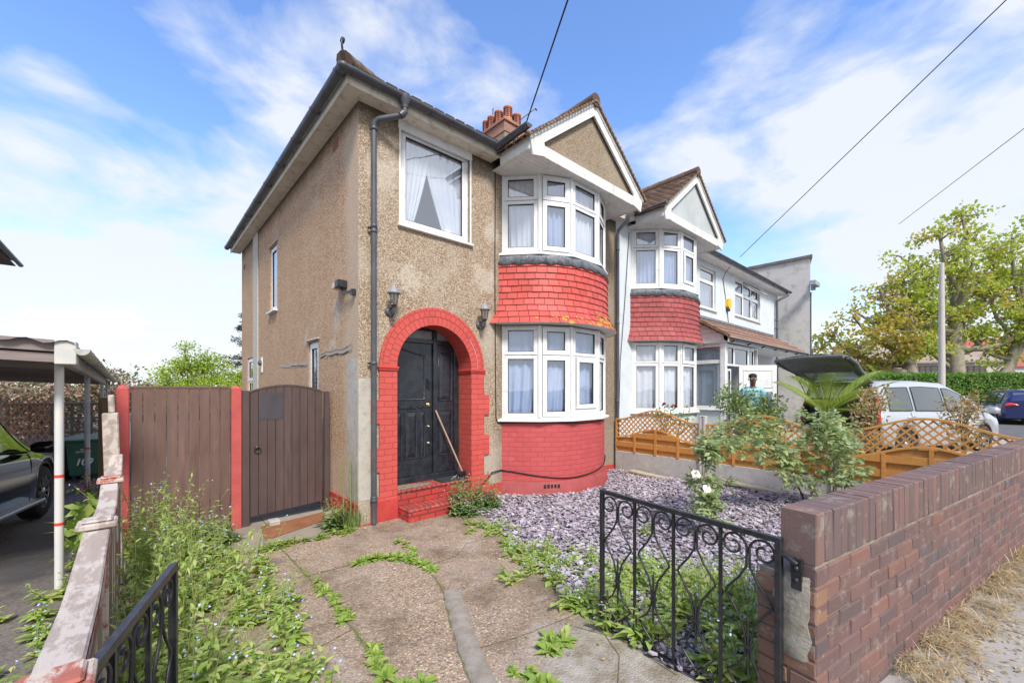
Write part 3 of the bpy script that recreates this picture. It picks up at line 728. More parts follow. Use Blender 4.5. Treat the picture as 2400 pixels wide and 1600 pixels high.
tl = MB(); tl.box(X0 - .05, 1.114, DY + .03, DY + .036, 2.361, 2.55); tl.box(1.176, X1 - .076, DY + .03, DY + .036, 2.361, 2.55); tl.build('fanlight', GREYGLASS, dfr)
def door_leaf(name, x0, x1, z0, z1, groups, label=None):
    d = MB(); d.box(x0, x1, DY + .025, DY + .06, z0, z1)
    for (a, b, c, e, arched) in groups:
        # raised moulding around a recessed field, field panel itself
        n = 10; k = .018
        if arched:
            top = [(a + (b - a) * i / n, e - .07 + .07 * sin(pi * (i / n) * .5 + (0.0 if arched == 1 else 0))) for i in range(n + 1)] if False else [(a + (b - a) * i / n, e - .09 * (1 - cos(pi * (i / n if arched == 1 else 1 - i / n))) / 2) for i in range(n + 1)]
        else: top = [(a, e), (b, e)]
        path = [(a, c)] + top + [(b, c), (a, c)]
        d.tube([(p[0], DY + .024, p[1]) for p in path], .011, 6)
        w_, h_ = b - a, e - c
        if w_ < .3 and h_ > .3:     # fielded panel with bevelled edge
            i1 = .045; P = [(a + .012, c + .012), (b - .012, c + .012), (b - .012, e - .012), (a + .012, e - .012)]; Q = [(a + i1, c + i1 + .02), (b - i1, c + i1 + .02), (b - i1, e - i1 - .02), (a + i1, e - i1 - .02)]
            for i in range(4):
                j = (i + 1) % 4; d.face([(P[i][0], DY + .023, P[i][1]), (P[j][0], DY + .023, P[j][1]), (Q[j][0], DY + .006, Q[j][1]), (Q[i][0], DY + .006, Q[i][1])])
            d.face([(q[0], DY + .006, q[1]) for q in Q])
    return d.build(name, BLACKDOOR, dfr, label, bevel=.003)
DL, DR = X0 - .055, 1.112
dl = door_leaf('door', DL, DR, .432, 2.298, [(DL + .12, DR - .13, 1.50, 2.22, 1), (DL + .11, DL + .29, .68, 1.33, 0), (DL + .345, DL + .52, .68, 1.33, 0), (DL + .575, DR - .12, .68, 1.33, 0)], 'black panelled front door')
door_leaf('door_side_panel', 1.178, X1 - .078, .432, 2.298, [(1.225, X1 - .12, 1.48, 2.2, 2), (1.225, X1 - .12, .68, 1.33, 0)])
lp = MB(); lp.box(DL + .24, DL + .52, DY + .008, DY + .024, 1.375, 1.425); lp.box(DL + .26, DL + .50, DY + .002, DY + .008, 1.385, 1.415)
for i in range(9): lp.lathe([(.0, -.012), (.012, -.008), (.014, .0)], (DL + .13 + i * .012 if i < 4 else DL + .54 + (i - 4) * .025, DY + .022, 1.40 + .012 * sin(i * 2)), 8, axis='y')
lp.build('letterbox', BLACKDOOR, dl)
BRASS = pm('brass', (.60, .45, .22), (.5, .36, .16), 10, .3, metal=.9)
kn = MB()
for z, r in ((1.42, .03), (1.11, .018), (.87, .018)): kn.lathe([(0, -.03), (r * .8, -.028), (r, -.016), (r * .6, -.006), (r * 1.05, 0)], (DR - .065, DY + .024, z), 12, axis='y')
kn.build('door_lock', BRASS, dl)
kk = MB(); kk.box(DR - .085, DR - .05, DY - .0, DY + .024, 1.66, 1.80); kk.tube([(DR - .067, DY - .02, 1.78), (DR - .067, DY - .035, 1.72), (DR - .067, DY - .01, 1.67)], .009, 6); kk.build('door_knocker', BLACKIRON, dl)
# main upper window
M = frameM((.452, .045, 3.772), 0); Wd, Hd = 1.096, 1.286
cts = [(curtain_mb(frameM((.50, .02, 3.79), 0), .50, 1.22, .012, 5, 2, gather=.72, y=.08), CURTAIN)]
c2 = curtain_mb(frameM((1.50, .02, 3.79), pi), .72, 1.22, .012, 6, 5, gather=.55, y=-.09); cts.append((c2, CURTAIN))
wu = window(H1, M, Wd, Hd, [(.045, Wd - .045, .045, Hd - .045, False)], cts, .09, GLASSUP, outer=.05, room=.9, room_mat=INTERIOR)
sh = MB(); sh.box(.06, Wd - .06, .07, .09, Hd - .16, Hd - .05, 0, M); sh.build('blind_rail', pm('grey_blind', (.10, .11, .12), (.07, .075, .08)), wu)
cp = MB(); cp.lathe([(.0, .0), (.075, .01), (.082, .05), (.05, .09), (.0, .1)], (1.23, .13, 3.83), 14); cp.build('window_cup', WHITE, wu)
wf = MB(); wf.box(.415, 1.585, -.012, .03, 5.0, 5.118); wf.box(.425, .449, -.012, .03, 3.75, 5.0); wf.box(1.551, 1.575, -.012, .03, 3.75, 5.0); wf.build('window_surround', WHITE, wu, bevel=.004)
# side windows (facing -x)
def side_window(y0, y1, z0, z1, ls, glass=GLASS, sill=.1, room=.4):
    w, h = y1 - y0, z1 - z0; M = frameM((-.1 + .03, y1, z0), -pi / 2); L = []
    for a, b, c, d, s in ls: L.append((a * w, b * w, c * h, d * h, s))
    return window(H1, M, w, h, L, [(curtain_mb(M, w, h, .01, 4, int(y0 * 10), y=.12), CURTAIN)], sill, glass, .03, room)
side_window(3.9, 4.45, 3.16, 4.43, [(.05, .95, .02, .98, True)], GLASSDK)
side_window(1.48, 1.95, .95, 2.36, [(.05, .95, .02, .98, True)], GLASSDK)
side_window(6.05, 6.75, .95, 2.38, [(.04, .96, .02, .62, False), (.04, .96, .62, .98, True)], GLASSDK)
lt = MB()
for (y0, y1, z) in ((3.83, 4.5, 4.445), (1.42, 2.0, 2.375)): lt.box(-.13, -.101, y0, y1, z, z + .025)
lt.build('drip_moulding', CEMENT, H1, bevel=.006)
vb = MB(); vb.box(-.103, -.1005, .66, .88, 4.84, 4.98); vb.box(-.103, -.1005, 7.0, 7.2, 4.6, 4.72); vb.build('air_brick', pm('air_brick_clay', (.28, .11, .08), (.2, .08, .06), 40, .9, .8, 150), H1)
# eaves: soffit, fascia, gutters
OV = .20
for q in ((-.1 - OV, 1.95, -OV, 0.0), (4.85, 5.28, -OV, 0), (-.1 - OV, -.1, .0, 7.46 + OV)): so = MB(); so.box(*q, EZ - .012, EZ); so.build('soffit', CREAM, H1)
for q in ((-.1 - OV, 1.95, -OV - .018, -OV - .0005), (-.1 - OV - .018, -.1 - OV - .0005, -OV - .018, 7.46 + OV), (4.84, 5.28, -OV - .018, -OV - .0005)): fa = MB(); fa.box(*q, EZ - .03, EZ + .13); fa.build('fascia_board', CREAM, H1, bevel=.004)
GZ = EZ + .10; gxo = -.1 - OV - .085; gyo = -OV - .085
go = gutter_part(H1, [((gxo, gyo, GZ), (gxo, 7.7, GZ)), ((1.86, gyo, GZ), (gxo, gyo, GZ)), ((1.86, -.93, GZ + .02), (1.86, gyo + .05, GZ))], .85, .058)
for q in (gxo, 1.86): cn = MB(); cn.lathe([(.0, -.066), (.03, -.064), (.062, -.03), (.068, 0), (.0, .004)], (q, gyo, GZ), 14); cn.build('gutter_corner', GUTTER, go)
# downpipe with swan neck
dp = MB(); px_ = .06; py_ = -.075
dp.lathe([(.075, .0), (.072, -.06), (.042, -.1), (.042, -.14)], (.36, gyo, GZ), 14)
dp.tube([(.36, gyo, GZ - .08), (.36, gyo, GZ - .19), (.345, gyo + .012, GZ - .225), (.10, py_ - .04, GZ - .305), (px_ + .005, py_ - .01, GZ - .34), (px_, py_, GZ - .40)], .036, 12)
dp.tube([(px_, py_, GZ - .38), (px_, py_, .02)], .034, 14)
for z, r in ((GZ - .42, .044), (3.62, .041), (3.56, .041), (1.96, .041), (.30, .042), (.33, .040)): dp.lathe([(r - .006, -.022), (r, -.018), (r, .018), (r - .006, .022)], (px_, py_, z), 14)
dp.tube([(.345, gyo + .01, GZ - .2), (.31, gyo + .02, GZ - .245)], .042, 12)
dpo = dp.build('downpipe', GUTTER, H1)
cl = MB()
for z in (3.60, 1.96): cl.box(px_ - .06, px_ + .06, -.05, -.03, z - .012, z + .012); cl.box(px_ - .012, px_ + .012, -.05, 0, z - .01, z + .01)
cl.build('pipe_clip', BLACKIRON, dpo)
dp = MB(); x = 5.235; dp.tube([(x + .02, -.30, GZ - .05), (x + .02, -.30, GZ - .16), (x, -.09, GZ - .34), (x, -.075, GZ - .42), (x, -.075, .25), (x, -.11, .02)], .034, 12)
for z in (4.5, 3.0, 1.4): dp.lathe([(.036, -.02), (.041, -.018), (.041, .018), (.036, .02)], (x, -.075, z), 12)
dp.build('downpipe', GUTTER, H1)
# main roof: hipped on the left, slopes meet the ridge
ry = 3.75; rz = EZ + .16 + (ry + .25) * .62; hx = -.35 + 4.0
t = MB(); e0 = EZ + .15
tile_slope(t, (-.38, -.28, e0), (5.28, -.28, e0), (5.28, ry, rz), (hx - .05, ry, rz), .165, .14, .014, seed=8)
tile_slope(t, (-.38, 7.75, e0), (-.38, -.28, e0), (hx - .05, ry, rz), (hx - .05, ry, rz), .165, .14, .014, seed=9)
t.face([(-.38, -.27, e0 - .01), (5.28, -.27, e0 - .01), (5.28, ry, rz - .01), (hx, ry, rz - .01)]); t.face([(-.38, 7.75, e0 - .01), (-.38, -.28, e0 - .01), (hx, ry, rz - .01)]); t.face([(5.28, 7.75, e0), (-.38, 7.75, e0), (hx, ry, rz), (5.28, ry, rz)])
rf = t.build('roof', ROOFT, H1)
hp = MB(); a, b = Vector((-.36, -.26, e0 + .03)), Vector((hx, ry, rz + .03))
for i in range(18): hp.tube([a.lerp(b, i / 18), a.lerp(b, (i + 1.03) / 18)], [.095, .085], 10)
hp.tube([(hx, ry, rz), (5.28, ry, rz)], .1, 8); hp.build('hip_tiles', ROOFT, rf)
hi = MB(); hi.tube([(-.37, -.27, e0 + .02), (-.40, -.30, e0 + .13), (-.41, -.31, e0 + .2), (-.385, -.285, e0 + .235)], .012, 6); hi.tube([(-.385, -.285, e0 + .235), (-.40, -.30, e0 + .19)], .024, 8); hi.build('hip_iron', BLACKIRON, rf)
# gable and bay
gable_roof(H1, 3.40, 1.45, 5.13, 6.24, -.84, 2.6, DASHG, 4.985)
bay(H1, 3.40, .215, 1.19, 2.635, 3.775, 4.985, REDBAY, TILERED, True, [0, 3, 2, 1, 0], [0, 3, 0, 1, 0], (('messy', LINEN), ('net', CURTAIN)))
av = MB()
o = bay_outline(.062, 12); i0 = 17
for (z, hh_) in ((.165, .012), (.145, .012), (.125, .012)):
    for k in range(5):
        p = o[13].lerp(o[19], (k + .1) / 5); q = o[13].lerp(o[19], (k + .8) / 5); av.face([(3.4 + p.x, p.y - .003, z), (3.4 + q.x, q.y - .003, z), (3.4 + q.x, q.y - .003, z + hh_), (3.4 + p.x, p.y - .003, z + hh_)])
av.build('air_vent', BLACKRUB, H1)
# chimney (shared stack)
ch = MB(); ch.box(4.96, 5.78, 3.13, 4.27, 6.6, 8.30, 1); ch.box(4.94, 5.80, 3.11, 4.29, 8.3, 8.56, 0); ch.box(4.90, 5.84, 3.07, 4.33, 8.561, 8.64, 0); ch.box(4.95, 5.79, 3.12, 4.28, 8.641, 8.68, 1)
cho = ch.build('chimney', [CHIMB, DASHG], H1, bevel=.006)
for (x, y, s) in ((5.2, 3.28, 1.0), (5.58, 3.35, 1.0), (5.14, 3.58, .95), (5.14, 3.88, .9), (5.16, 4.12, .9), (5.55, 3.9, .9)):
    pt = MB(); pt.lathe([(.125, 0), (.12, .03), (.112, .05), (.112, .36), (.122, .37), (.122, .40), (.10, .415), (.0, .42)], (x, y, 8.67), 16)
    for k in range(8):
        a = 2 * pi * k / 8
        for z in (.12, .17, .22, .27, .32): pt.box(-.030, .030, -.1165, -.105, z, z + .026, 1, Matrix.Translation((x, y, 8.67)) @ Matrix.Rotation(a, 4, 'Z'))
    pt.build('chimney_pot', [TERRA, DARK], cho)
ae = MB(); ae.tube([(5.2, 3.9, 8.68), (5.2, 3.9, 9.35)], .012, 6); ae.tube([(5.05, 3.7, 9.2), (5.35, 4.1, 9.3)], .008, 5); ae.tube([(5.6, 3.2, 8.9), (5.95, 3.0, 9.25)], .012, 6); ae.tube([(5.95, 3.0, 9.25), (6.0, 3.0, 9.22)], .02, 6); ae.build('aerial', BLACKIRON, cho)

# ================================================================ HOUSE 2 (pale blue render) with porch
H2 = thing('neighbouring_house', 'pale blue rendered house with rose-tiled bow window and white glazed porch', 'house', (0, 0, 0))
E2 = 5.20
WA = (9.25, 10.30, 3.88, 5.02); WB = (11.75, 14.0, 3.95, 5.12)
w2 = MB(); wall_holes(w2, 5.2805, 16.0, -.3, E2 + .02, [WA, WB], .0, 0, .12)
w2.face([(16.0, 0, -.3), (16.0, 8, -.3), (16.0, 8, E2), (16.0, 0, E2)]); w2.build('front_wall', WALLGREYBLUE, H2)
def cw(M, w, h, s): return [(curtain_mb(M, w, h, .012, 6, s, y=.12), CURTAIN)]
M = frameM((WA[0], .05, WA[2]), 0); window(H2, M, 1.05, 1.14, [(.03, 1.02, .78, 1.11, False), (.03, 1.02, .03, .78, False)], cw(M, 1.05, 1.14, 4), .10, MIRRORGLASS)
M = frameM((WB[0], .05, WB[2]), 0); window(H2, M, 2.25, 1.17, [(.03, .78, .03, .72, False), (.03, .78, .72, 1.14, False), (.78, 1.5, .03, .72, False), (.78, 1.5, .72, 1.14, False), (1.5, 2.22, .03, .72, True), (1.5, 2.22, .72, 1.14, False)], cw(M, 2.25, 1.17, 8), .10, MIRRORGLASS)
f = MB(); g = MB(); MS = Matrix.Translation((12.55, .03, 5.08)) @ Matrix.Rotation(radians(-50), 4, 'X') @ Matrix.Translation((0, 0, -.4)); light(f, g, MS, 0, 1.4, 0, .4, .05, True); so_ = f.build('open_sash', [WHITE, GASKET], H2); g.build('pane', GLASSDK, so_)
for q in ((5.281, 5.7, -.2, 0), (8.6, 16.25, -.25, 0)): so = MB(); so.box(*q, E2 - .012, E2); so.build('soffit', WHITEPAINT, H2)
for q in ((8.6, 16.25, -.27, -.2505), (5.281, 5.74, -.22, -.2005)): fa = MB(); fa.box(*q, E2 - .03, E2 + .13); fa.build('fascia_board', WHITEPAINT, H2, bevel=.004)
g2 = gutter_part(H2, [((16.3, -.34, E2 + .11), (8.62, -.34, E2 + .11)), ((5.66, -.34, E2 + .10), (5.29, -.34, E2 + .10)), ((5.66, -.93, E2 + .13), (5.66, -.3, E2 + .10))], .9, .06)
dp = MB(); x = 15.6; dp.tube([(x + .35, -.34, E2 + .08), (x + .35, -.34, E2 - .06), (x + .02, -.09, E2 - .28), (x, -.08, E2 - .4), (x, -.08, .1)], .045, 12)
for z in (4.2, 3.9): dp.lathe([(.048, -.03), (.058, -.02), (.058, .02), (.048, .03)], (x, -.08, z), 12)
dp.build('downpipe', GUTTER, H2)
t = MB(); e0 = E2 + .15; rz2 = e0 + 4.1 * .62 - .1
tile_slope(t, (5.285, -.32, e0), (16.3, -.32, e0), (13.5, 3.75, rz2), (5.285, 3.75, rz2), .33, .28, .016, seed=18)
t.face([(5.285, -.3, e0 - .01), (16.3, -.3, e0 - .01), (13.5, 3.75, rz2 - .01), (5.285, 3.75, rz2 - .01)]); t.face([(16.3, -.3, e0 - .01), (16.3, 8, e0 - .01), (13.5, 3.75, rz2 - .01)])
t.build('roof', ROOFT, H2)
gable_roof(H2, 7.13, 1.45, 5.26, 6.40, -.84, 2.7, pm('pale_gable_panel', (.50, .53, .53), (.42, .45, .45), 2, .8, .2, 60), 5.10)
bay(H2, 7.12, .05, 1.16, 2.66, 3.85, 5.10, WALLGREYBLUE, TILEROSE, False, [0, 0, 1, 0, 0], [0, 0, 2, 0, 0], (('net', CURTAIN), ('net', LINEN)), .10)
# porch: dwarf wall, glazed side, glazed front, lean-to pantile roof
PX, PY = 8.6, -.88
pw = MB(); pw.box(PX + .02, PX + .12, PY + .04, 0, -.2, 1.10); pw.box(PX + .02, 9.35, PY + .02, PY + .12, -.2, .9); pw.build('porch_wall', WALLGREYBLUE, H2)
Mside = frameM((PX + .02, -.04, 1.15), -pi / 2)
window(H2, Mside, .80, 1.62, [(.03, .77, .03, 1.18, False), (.03, .77, 1.18, 1.59, False)], None, .06, GLASSDK, room=0, label='side window of the porch')
cb = MB(); cb.box(PX - .0, PX + .12, PY - .02, PY + .10, 0, 2.85)
cb.box(PX + .005, PX + .03, PY + .1, 0, 2.77, 3.02)
P = [(-.86, 2.86), (0.0, 2.86), (0, 3.50), (-.86, 2.98)]
for i in range(6):
    z0 = 2.83 + i * .11; ya = -.86 + max(0, (z0 - 2.95)) * 1.62
    if ya < -.02: cb.box(PX + .0, PX + .018, ya, 0, z0 + .002, z0 + .106)
cb.build('porch_corner_panel', WHITE, H2, bevel=.004)
Mf = frameM((PX + .12, PY, .15), 0)
window(H2, Mf, 2.25, 2.62, [(.03, .30, .03, 2.0, False), (.03, .50, 2.08, 2.58, False), (.50, 1.50, 2.08, 2.58, False), (1.50, 1.95, 2.08, 2.58, False), (1.6, 2.2, .03, 2.0, False)], None, None, GLASSDK, room=.85, room_mat=INTERIOR, label='glazed porch front with open doorway')
# open door leaf
dA, dB = Vector((9.42, -.93)), Vector((10.06, -1.60)); ang = atan2(dB.y - dA.y, dB.x - dA.x); Md = frameM((dA.x, dA.y, .18), ang)
d = MB(); Wl = (dB - dA).length; d.box(0, Wl, 0, .05, 0, 2.08, 0, Md)
for q in ((.1, Wl - .1, 1.5, 1.96), (.1, Wl - .1, .15, .75), (.1, Wl - .1, .85, 1.42)): 
    for e_ in ((q[0], q[1], q[2], q[2] + .02), (q[0], q[1], q[3] - .02, q[3]), (q[0], q[0] + .02, q[2], q[3]), (q[1] - .02, q[1], q[2], q[3])): d.box(e_[0], e_[1], -.012, 0, e_[2], e_[3], 0, Md)
dr_ = d.build('porch_door', WHITE, H2, bevel=.003)
d = MB(); d.box(Wl * .48, Wl * .86, -.016, -.0125, 1.02, 1.38, 0, Md); d.build('door_pane', GLASSDK, dr_)
d = MB()
for xx in (.61, .73): d.box(Wl * xx, Wl * xx + .012, -.02, -.0165, 1.02, 1.38, 0, Md)
d.build('door_lattice', GASKET, dr_)
t = MB(); RA = (PX - .1, -1.02, 2.93); RB = (15.35, -1.02, 2.93); RC = (15.35, -.02, 3.56); RD = (PX - .1, -.02, 3.56)
tile_slope(t, RA, RB, RC, RD, .3, .27, .03, seed=5); t.face([RA, RB, RC, RD]); t.face([(p[0], p[1], p[2] - .05) for p in (RD, RC, RB, RA)])
pr = t.build('porch_roof', ROOFP, H2)
v = MB(); v.bar((PX - .1, -1.03, 2.94), (PX - .1, -.02, 3.575), .05, .07); v.build('verge_tiles', VERGE, pr)
v = MB(); v.bar((PX - .1, -.03, 3.6), (15.35, -.03, 3.6), .06, .07); v.build('lead_flashing', LEAD, pr)
v = MB(); v.box(PX - .06, 15.3, -1.0, -.98, 2.80, 2.91); v.box(PX - .06, 15.3, -.98, -.0, 2.80, 2.81); v.build('porch_soffit', WHITE, pr)
v = MB(); v.box(PX - .07, 15.35, -1.045, -1.02, 2.905, 2.935); v.build('roof_edge_trim', pm('pink_trim', (.55, .36, .28), (.48, .3, .24), 3, .7), pr)
gp = MB(); half_gutter(gp, (15.4, -1.08, 2.885), (PX - .05, -1.08, 2.885), .05); gp.tube([(15.3, -1.08, 2.87), (15.3, -1.08, 2.72), (14.9, -.9, 2.55), (13.2, -.05, 2.25)], .035, 10)
for i in range(7): gp.tube([(PX + .1 + i * 1.1, -1.0, 2.80), (PX + .1 + i * 1.1, -1.08, 2.825)], .02, 6)
gp.build('porch_gutter', GUTTER, pr)
gb = MB(); gb.bar((13.6, -.02, 2.05), (15.0, -.9, 2.78), .06, .06); gb.build('canopy_bracket', WHITE, pr)
pb = MB(); pb.box(PX + .3, PX + .62, -.62, -.3, 1.15, 1.42); pb = pb.build('plant_pot', BLACKRUB, None, bevel=.01); tag(pb, 'dark planter on the ledge inside the porch side window', 'plant pot')
ab = MB(); ab.prism([(10.98, 4.32), (10.98, 4.12), (11.1, 4.04), (11.22, 4.12), (11.22, 4.32), (11.1, 4.36)], -.09, -.001); abo = thing('alarm_box', 'yellow burglar alarm box on the pale blue wall', 'alarm box', (11.1, 0, 4.2))
o = ab.build('alarm_cover', pm('alarm_yellow', (.75, .50, .03), (.68, .45, .03), 4, .4), abo); o.location = -Vector((11.1, 0, 4.2))
ab = MB(); ab.box(11.02, 11.18, -.075, -.001, 3.985, 4.045); o = ab.build('alarm_base', pm('dark_blue_plastic', (.03, .04, .08)), abo, bevel=.01); o.location = -Vector((11.1, 0, 4.2))
cb = MB(); cb.tube([(10.7, -.25, 5.2), (10.72, -.1, 5.05), (10.78, -.012, 4.9), (11.0, -.012, 4.3), (11.15, -.012, 3.8), (11.2, -.012, 3.62)], .009, 5)
tag(cb.build('wall_cable', CABLE), 'thin cable running down past the yellow alarm box', 'cable')
cb = MB(); cb.tube([(5.75, -.02, 5.0), (5.6, -.02, 3.6), (5.4, -.03, 2.2), (5.35, -.03, 1.1)], .007, 5); tag(cb.build('wall_cable', CABLE), 'thin grey wire down the pale blue wall beside the black drainpipe', 'cable')

# ================================================================ beige block beyond
BB = thing('beige_building', 'tall beige rendered building beyond the pale blue house', 'building', (17.3, -.75, 0))
b = MB(); b.prism([(0, 0), (0, 9), (8, 9), (8, 2.3)][::-1], -.3, 6.72, plane='xy'); b.build('wall', BEIGE, BB)
b = MB(); b.prism([(-.06, -.08), (-.06, 9.1), (8.1, 9.1), (8.1, 2.2)][::-1], 6.722, 6.84, plane='xy'); b.build('coping', pm('dark_coping', (.12, .11, .10), (.2, .19, .17), 6, .9, .4, 40), BB)
b = MB(); b.tube([(.03, .0, 5.4), (.03, .0, 0)], .035, 8); b.build('downpipe', GUTTER, BB)
b = MB(); b.box(-.62, .05, -.3, -.1, 5.55, 5.72); b.box(-.06, .08, -.16, -.02, 5.46, 5.80); b.build('floodlight', pm('aluminium', (.4, .42, .45), (.25, .27, .3), 10, .4), BB, bevel=.01)

# ================================================================ fittings on house 1
def wall_lantern(loc, label):
    t = thing('wall_lantern', label, 'wall lamp', loc, 0, 'lanterns either side of the arched porch')
    m = MB(); m.lathe([(0, -.03), (.035, -.032), (.055, -.015), (.06, 0)], (0, 0, -.10), 14, axis='y'); m.tube([(0, -.01, -.12), (0, -.07, -.165), (0, -.13, -.13), (.0, -.14, -.06)], [.014, .02, .016, .013], 8); m.tube([(0, -.02, -.07), (0, -.09, -.05), (0, -.14, -.05)], .012, 6); m.build('bracket', GUTTER, t)
    m = MB(); m.lathe([(.0, -.062), (.02, -.06), (.034, -.035), (.042, -.028)], (0, -.14, 0), 6)
    for k in range(6):
        a = pi / 3 * k; m.tube([(.037 * cos(a), -.14 + .037 * sin(a), -.03), (.062 * cos(a), -.14 + .062 * sin(a), .115)], .0045, 4)
    m.build('lantern_frame', GUTTER, t)
    m = MB(); m.lathe([(.085, .112), (.082, .125), (.05, .165), (.02, .19), (.018, .20), (.01, .21), (.012, .225), (.0, .24)], (0, -.14, 0), 12); m.lathe([(.084, .113), (.0, .113)], (0, -.14, 0), 12); m.build('lantern_cap', pm('lamp_cap_grey', (.30, .32, .34), (.18, .19, .2), 12, .5), t)
    m = MB(); m.lathe([(.036, -.03), (.060, .112)], (0, -.14, 0), 6); m.build('lantern_glass', glassy('lantern_glass', (.8, .82, .75), .2), t)
    return t
wall_lantern((.29, 0, 2.72), 'black coach lantern beside the drainpipe, left of the red arch')
wall_lantern((1.72, 0, 2.70), 'black coach lantern between the red arch and the bow window')
fl = thing('security_light', 'small black security floodlight on an arm from the side wall', 'security light', (-.1, .10, 2.83))
m = MB(); m.box(-.05, 0, -.03, .03, -.04, .03); m.bar((-.04, 0, 0), (-.05, .30, .03), .022, .03); m.bar((-.05, .29, .03), (-.05, .31, .11), .02, .02); m.build('arm', BLACKIRON, fl)
m = MB(); m.box(-.12, .0, .25, .37, .09, .19); m.build('lamp_housing', BLACKIRON, fl, bevel=.01); m = MB(); m.box(-.11, -.01, .371, .50, .10, .18); m.build('lamp_face', pm('peach_plastic', (.75, .50, .36), (.7, .48, .36), 4, .4), fl, bevel=.012)
sl = thing('side_wall_light', 'small round light on a white plate by the side passage', 'wall lamp', (-.1, 5.15, 2.2))
m = MB(); m.box(-.02, -.001, -.06, .06, -.2, .12); m.build('plate', WHITE, sl, bevel=.004); m = MB(); m.lathe([(0, -.09), (.05, -.07), (.06, -.03), (.05, -.02)], (0, 0, 0), 12, axis='x'); m.build('lamp_head', GUTTER, sl)
cb = MB(); pts = [(2.03, -.01, 5.0), (2.02, -.012, 3.5), (2.03, -.012, 2.0), (2.04, -.014, 1.2), (2.07, -.014, 1.13), (2.16, -.02, 1.12)]
o = bay_outline(.012, 6)
pts += [(3.4 + p.x, p.y, 1.115 + .015 * sin(i * .3)) for i, p in enumerate(o[:22])]
cb.tube(pts, .007, 5); tag(cb.build('wall_cable', CABLE), 'black cable down the pebbledash and under the bow window sill', 'cable')
cb = MB(); pts = [(1.6, -.05, .12), (1.75, -.06, .25), (1.95, -.03, .38), (2.15, -.02, .39)] + [(3.4 + p.x, p.y, .38 - .13 * sin(pi * min(1, i / 22.) ** 1.2) + (.06 if i > 22 else 0)) for i, p in enumerate(o[:26])]
cb.tube(pts, .009, 5); tag(cb.build('wall_cable', CABLE), 'thick black cable sagging across the foot of the rose brick bay', 'cable')
m = MB(); m.box(1.08, 1.52, -.0, .25, .346, .362); tag(m.build('door_mat', pm('black_mat', (.02, .022, .025), (.035, .037, .04), 30, .9, .9, 90), bevel=.006), 'flat black rubber door mat on the porch step', 'door mat')
m = MB(); m.prism([(.42, .02)] + [(.42 + .5 * cos(a), .02 + .20 * sin(a)) for a in [pi * k / 16 / 1 for k in range(0, 9)]] + [(.42, .22)], .346, .36, plane='xy')
m2 = m.build('half_round_mat', pm('coir_mat', (.34, .28, .2), (.1, .085, .07), 28, .95, .9, 80)); tag(m2, 'half-round patterned coir mat on the left of the porch step', 'door mat')
bm_ = thing('broom', 'broom with a pale wooden handle leaning in the porch corner', 'broom', (1.50, .12, .36))
m = MB(); m.tube([(0, 0, .07), (-.36, .155, .98)], .0135, 8); m.build('handle', wood('broom_wood', (.5, .33, .25), (.42, .27, .2), 2), bm_)
m = MB(); m.box(-.10, .05, -.03, .03, .04, .08); 
for i in range(80): x, y = R.uniform(-.1, .05), R.uniform(-.03, .03); m.tube([(x, y, .045), (x * 1.25, y * 1.5, -.01)], .002, 3, cap=False)
m.build('broom_head', BLACKRUB, bm_)

# ================================================================ GROUND
def sheet(name, mat, poly_fn, x0, x1, y0, y1, dz, nx, ny, kind='structure'):
    mb = MB(); ys = sorted({y0 + (y1 - y0) * j / ny for j in range(ny + 1)} | {v for v in (-1.0, -4.8) if y0 < v < y1})
    rows = [[(x0 + (x1 - x0) * i / nx, y, gz(0, y) + dz) for i in range(nx + 1)] for y in ys]
    mb.grid(rows, 0, True, [[(p[0], p[1]) for p in r] for r in rows]); o = mb.build(name, mat); o['kind'] = kind; return o
def poly_sheet(name, mat, poly, dz):
    """ground polygon cut into strips so that it follows the slope"""
    mb = MB(); ys = sorted({p[1] for p in poly} | {-1.0, -4.8}); lo, hi = min(p[1] for p in poly), max(p[1] for p in poly)
    step = []; 
    for a, b in zip(ys[:-1], ys[1:]):
        if a < lo - 1e-6 or b > hi + 1e-6: continue
        n = max(1, int((b - a) / .4)); step += [a + (b - a) * i / n for i in range(n)]
    step.append(hi)
    def xs(y, e):
        r = []
        for i in range(len(poly)):
            p, q = poly[i], poly[(i + 1) % len(poly)]
            if (p[1] - y - e) * (q[1] - y - e) < 0: r.append(p[0] + (q[0] - p[0]) * (y - p[1]) / (q[1] - p[1]))
        return sorted(r)
    for a, b in zip(step[:-1], step[1:]):
        A, B = xs(a, 1e-7), xs(b, -1e-7)
        for k in range(0, min(len(A), len(B)) - 1, 2):
            mb.face([(A[k], a, gz(0, a) + dz), (A[k + 1], a, gz(0, a) + dz), (B[k + 1], b, gz(0, b) + dz), (B[k], b, gz(0, b) + dz)])
    return struct(mb.build(name, mat))
def asphalt(name, c1, c2, sc=60, wet=None, rough=.85, bands=None):
    t = NT(name); ob = t.tc.outputs['Object']
    v = t.n('ShaderNodeTexVoronoi', Scale=sc * 1.5, Vector=ob); a = t.n('ShaderNodeSeparateColor', Color=v.outputs['Color']).outputs[1]
    col = t.mix(a, c1, c2); f = t.ramp(t.noise(1.3, 7, .65), [(.4, 0), (.65, 1)]); col = t.mix(t.math('MULTIPLY', f, .45), col, tuple(x * .5 for x in c1))
    r = rough
    if wet:
        w = t.ramp(t.noise(.55, 5, .6), [(.47, 0), (.56, 1)]); col = t.mix(t.math('MULTIPLY', w, .6), col, wet); r = t.math('SUBTRACT', rough, t.math('MULTIPLY', w, .5))
    return t.done(t.pbr(col, r, t.bump(v.outputs['Distance'], .5, .004), 0, .35))
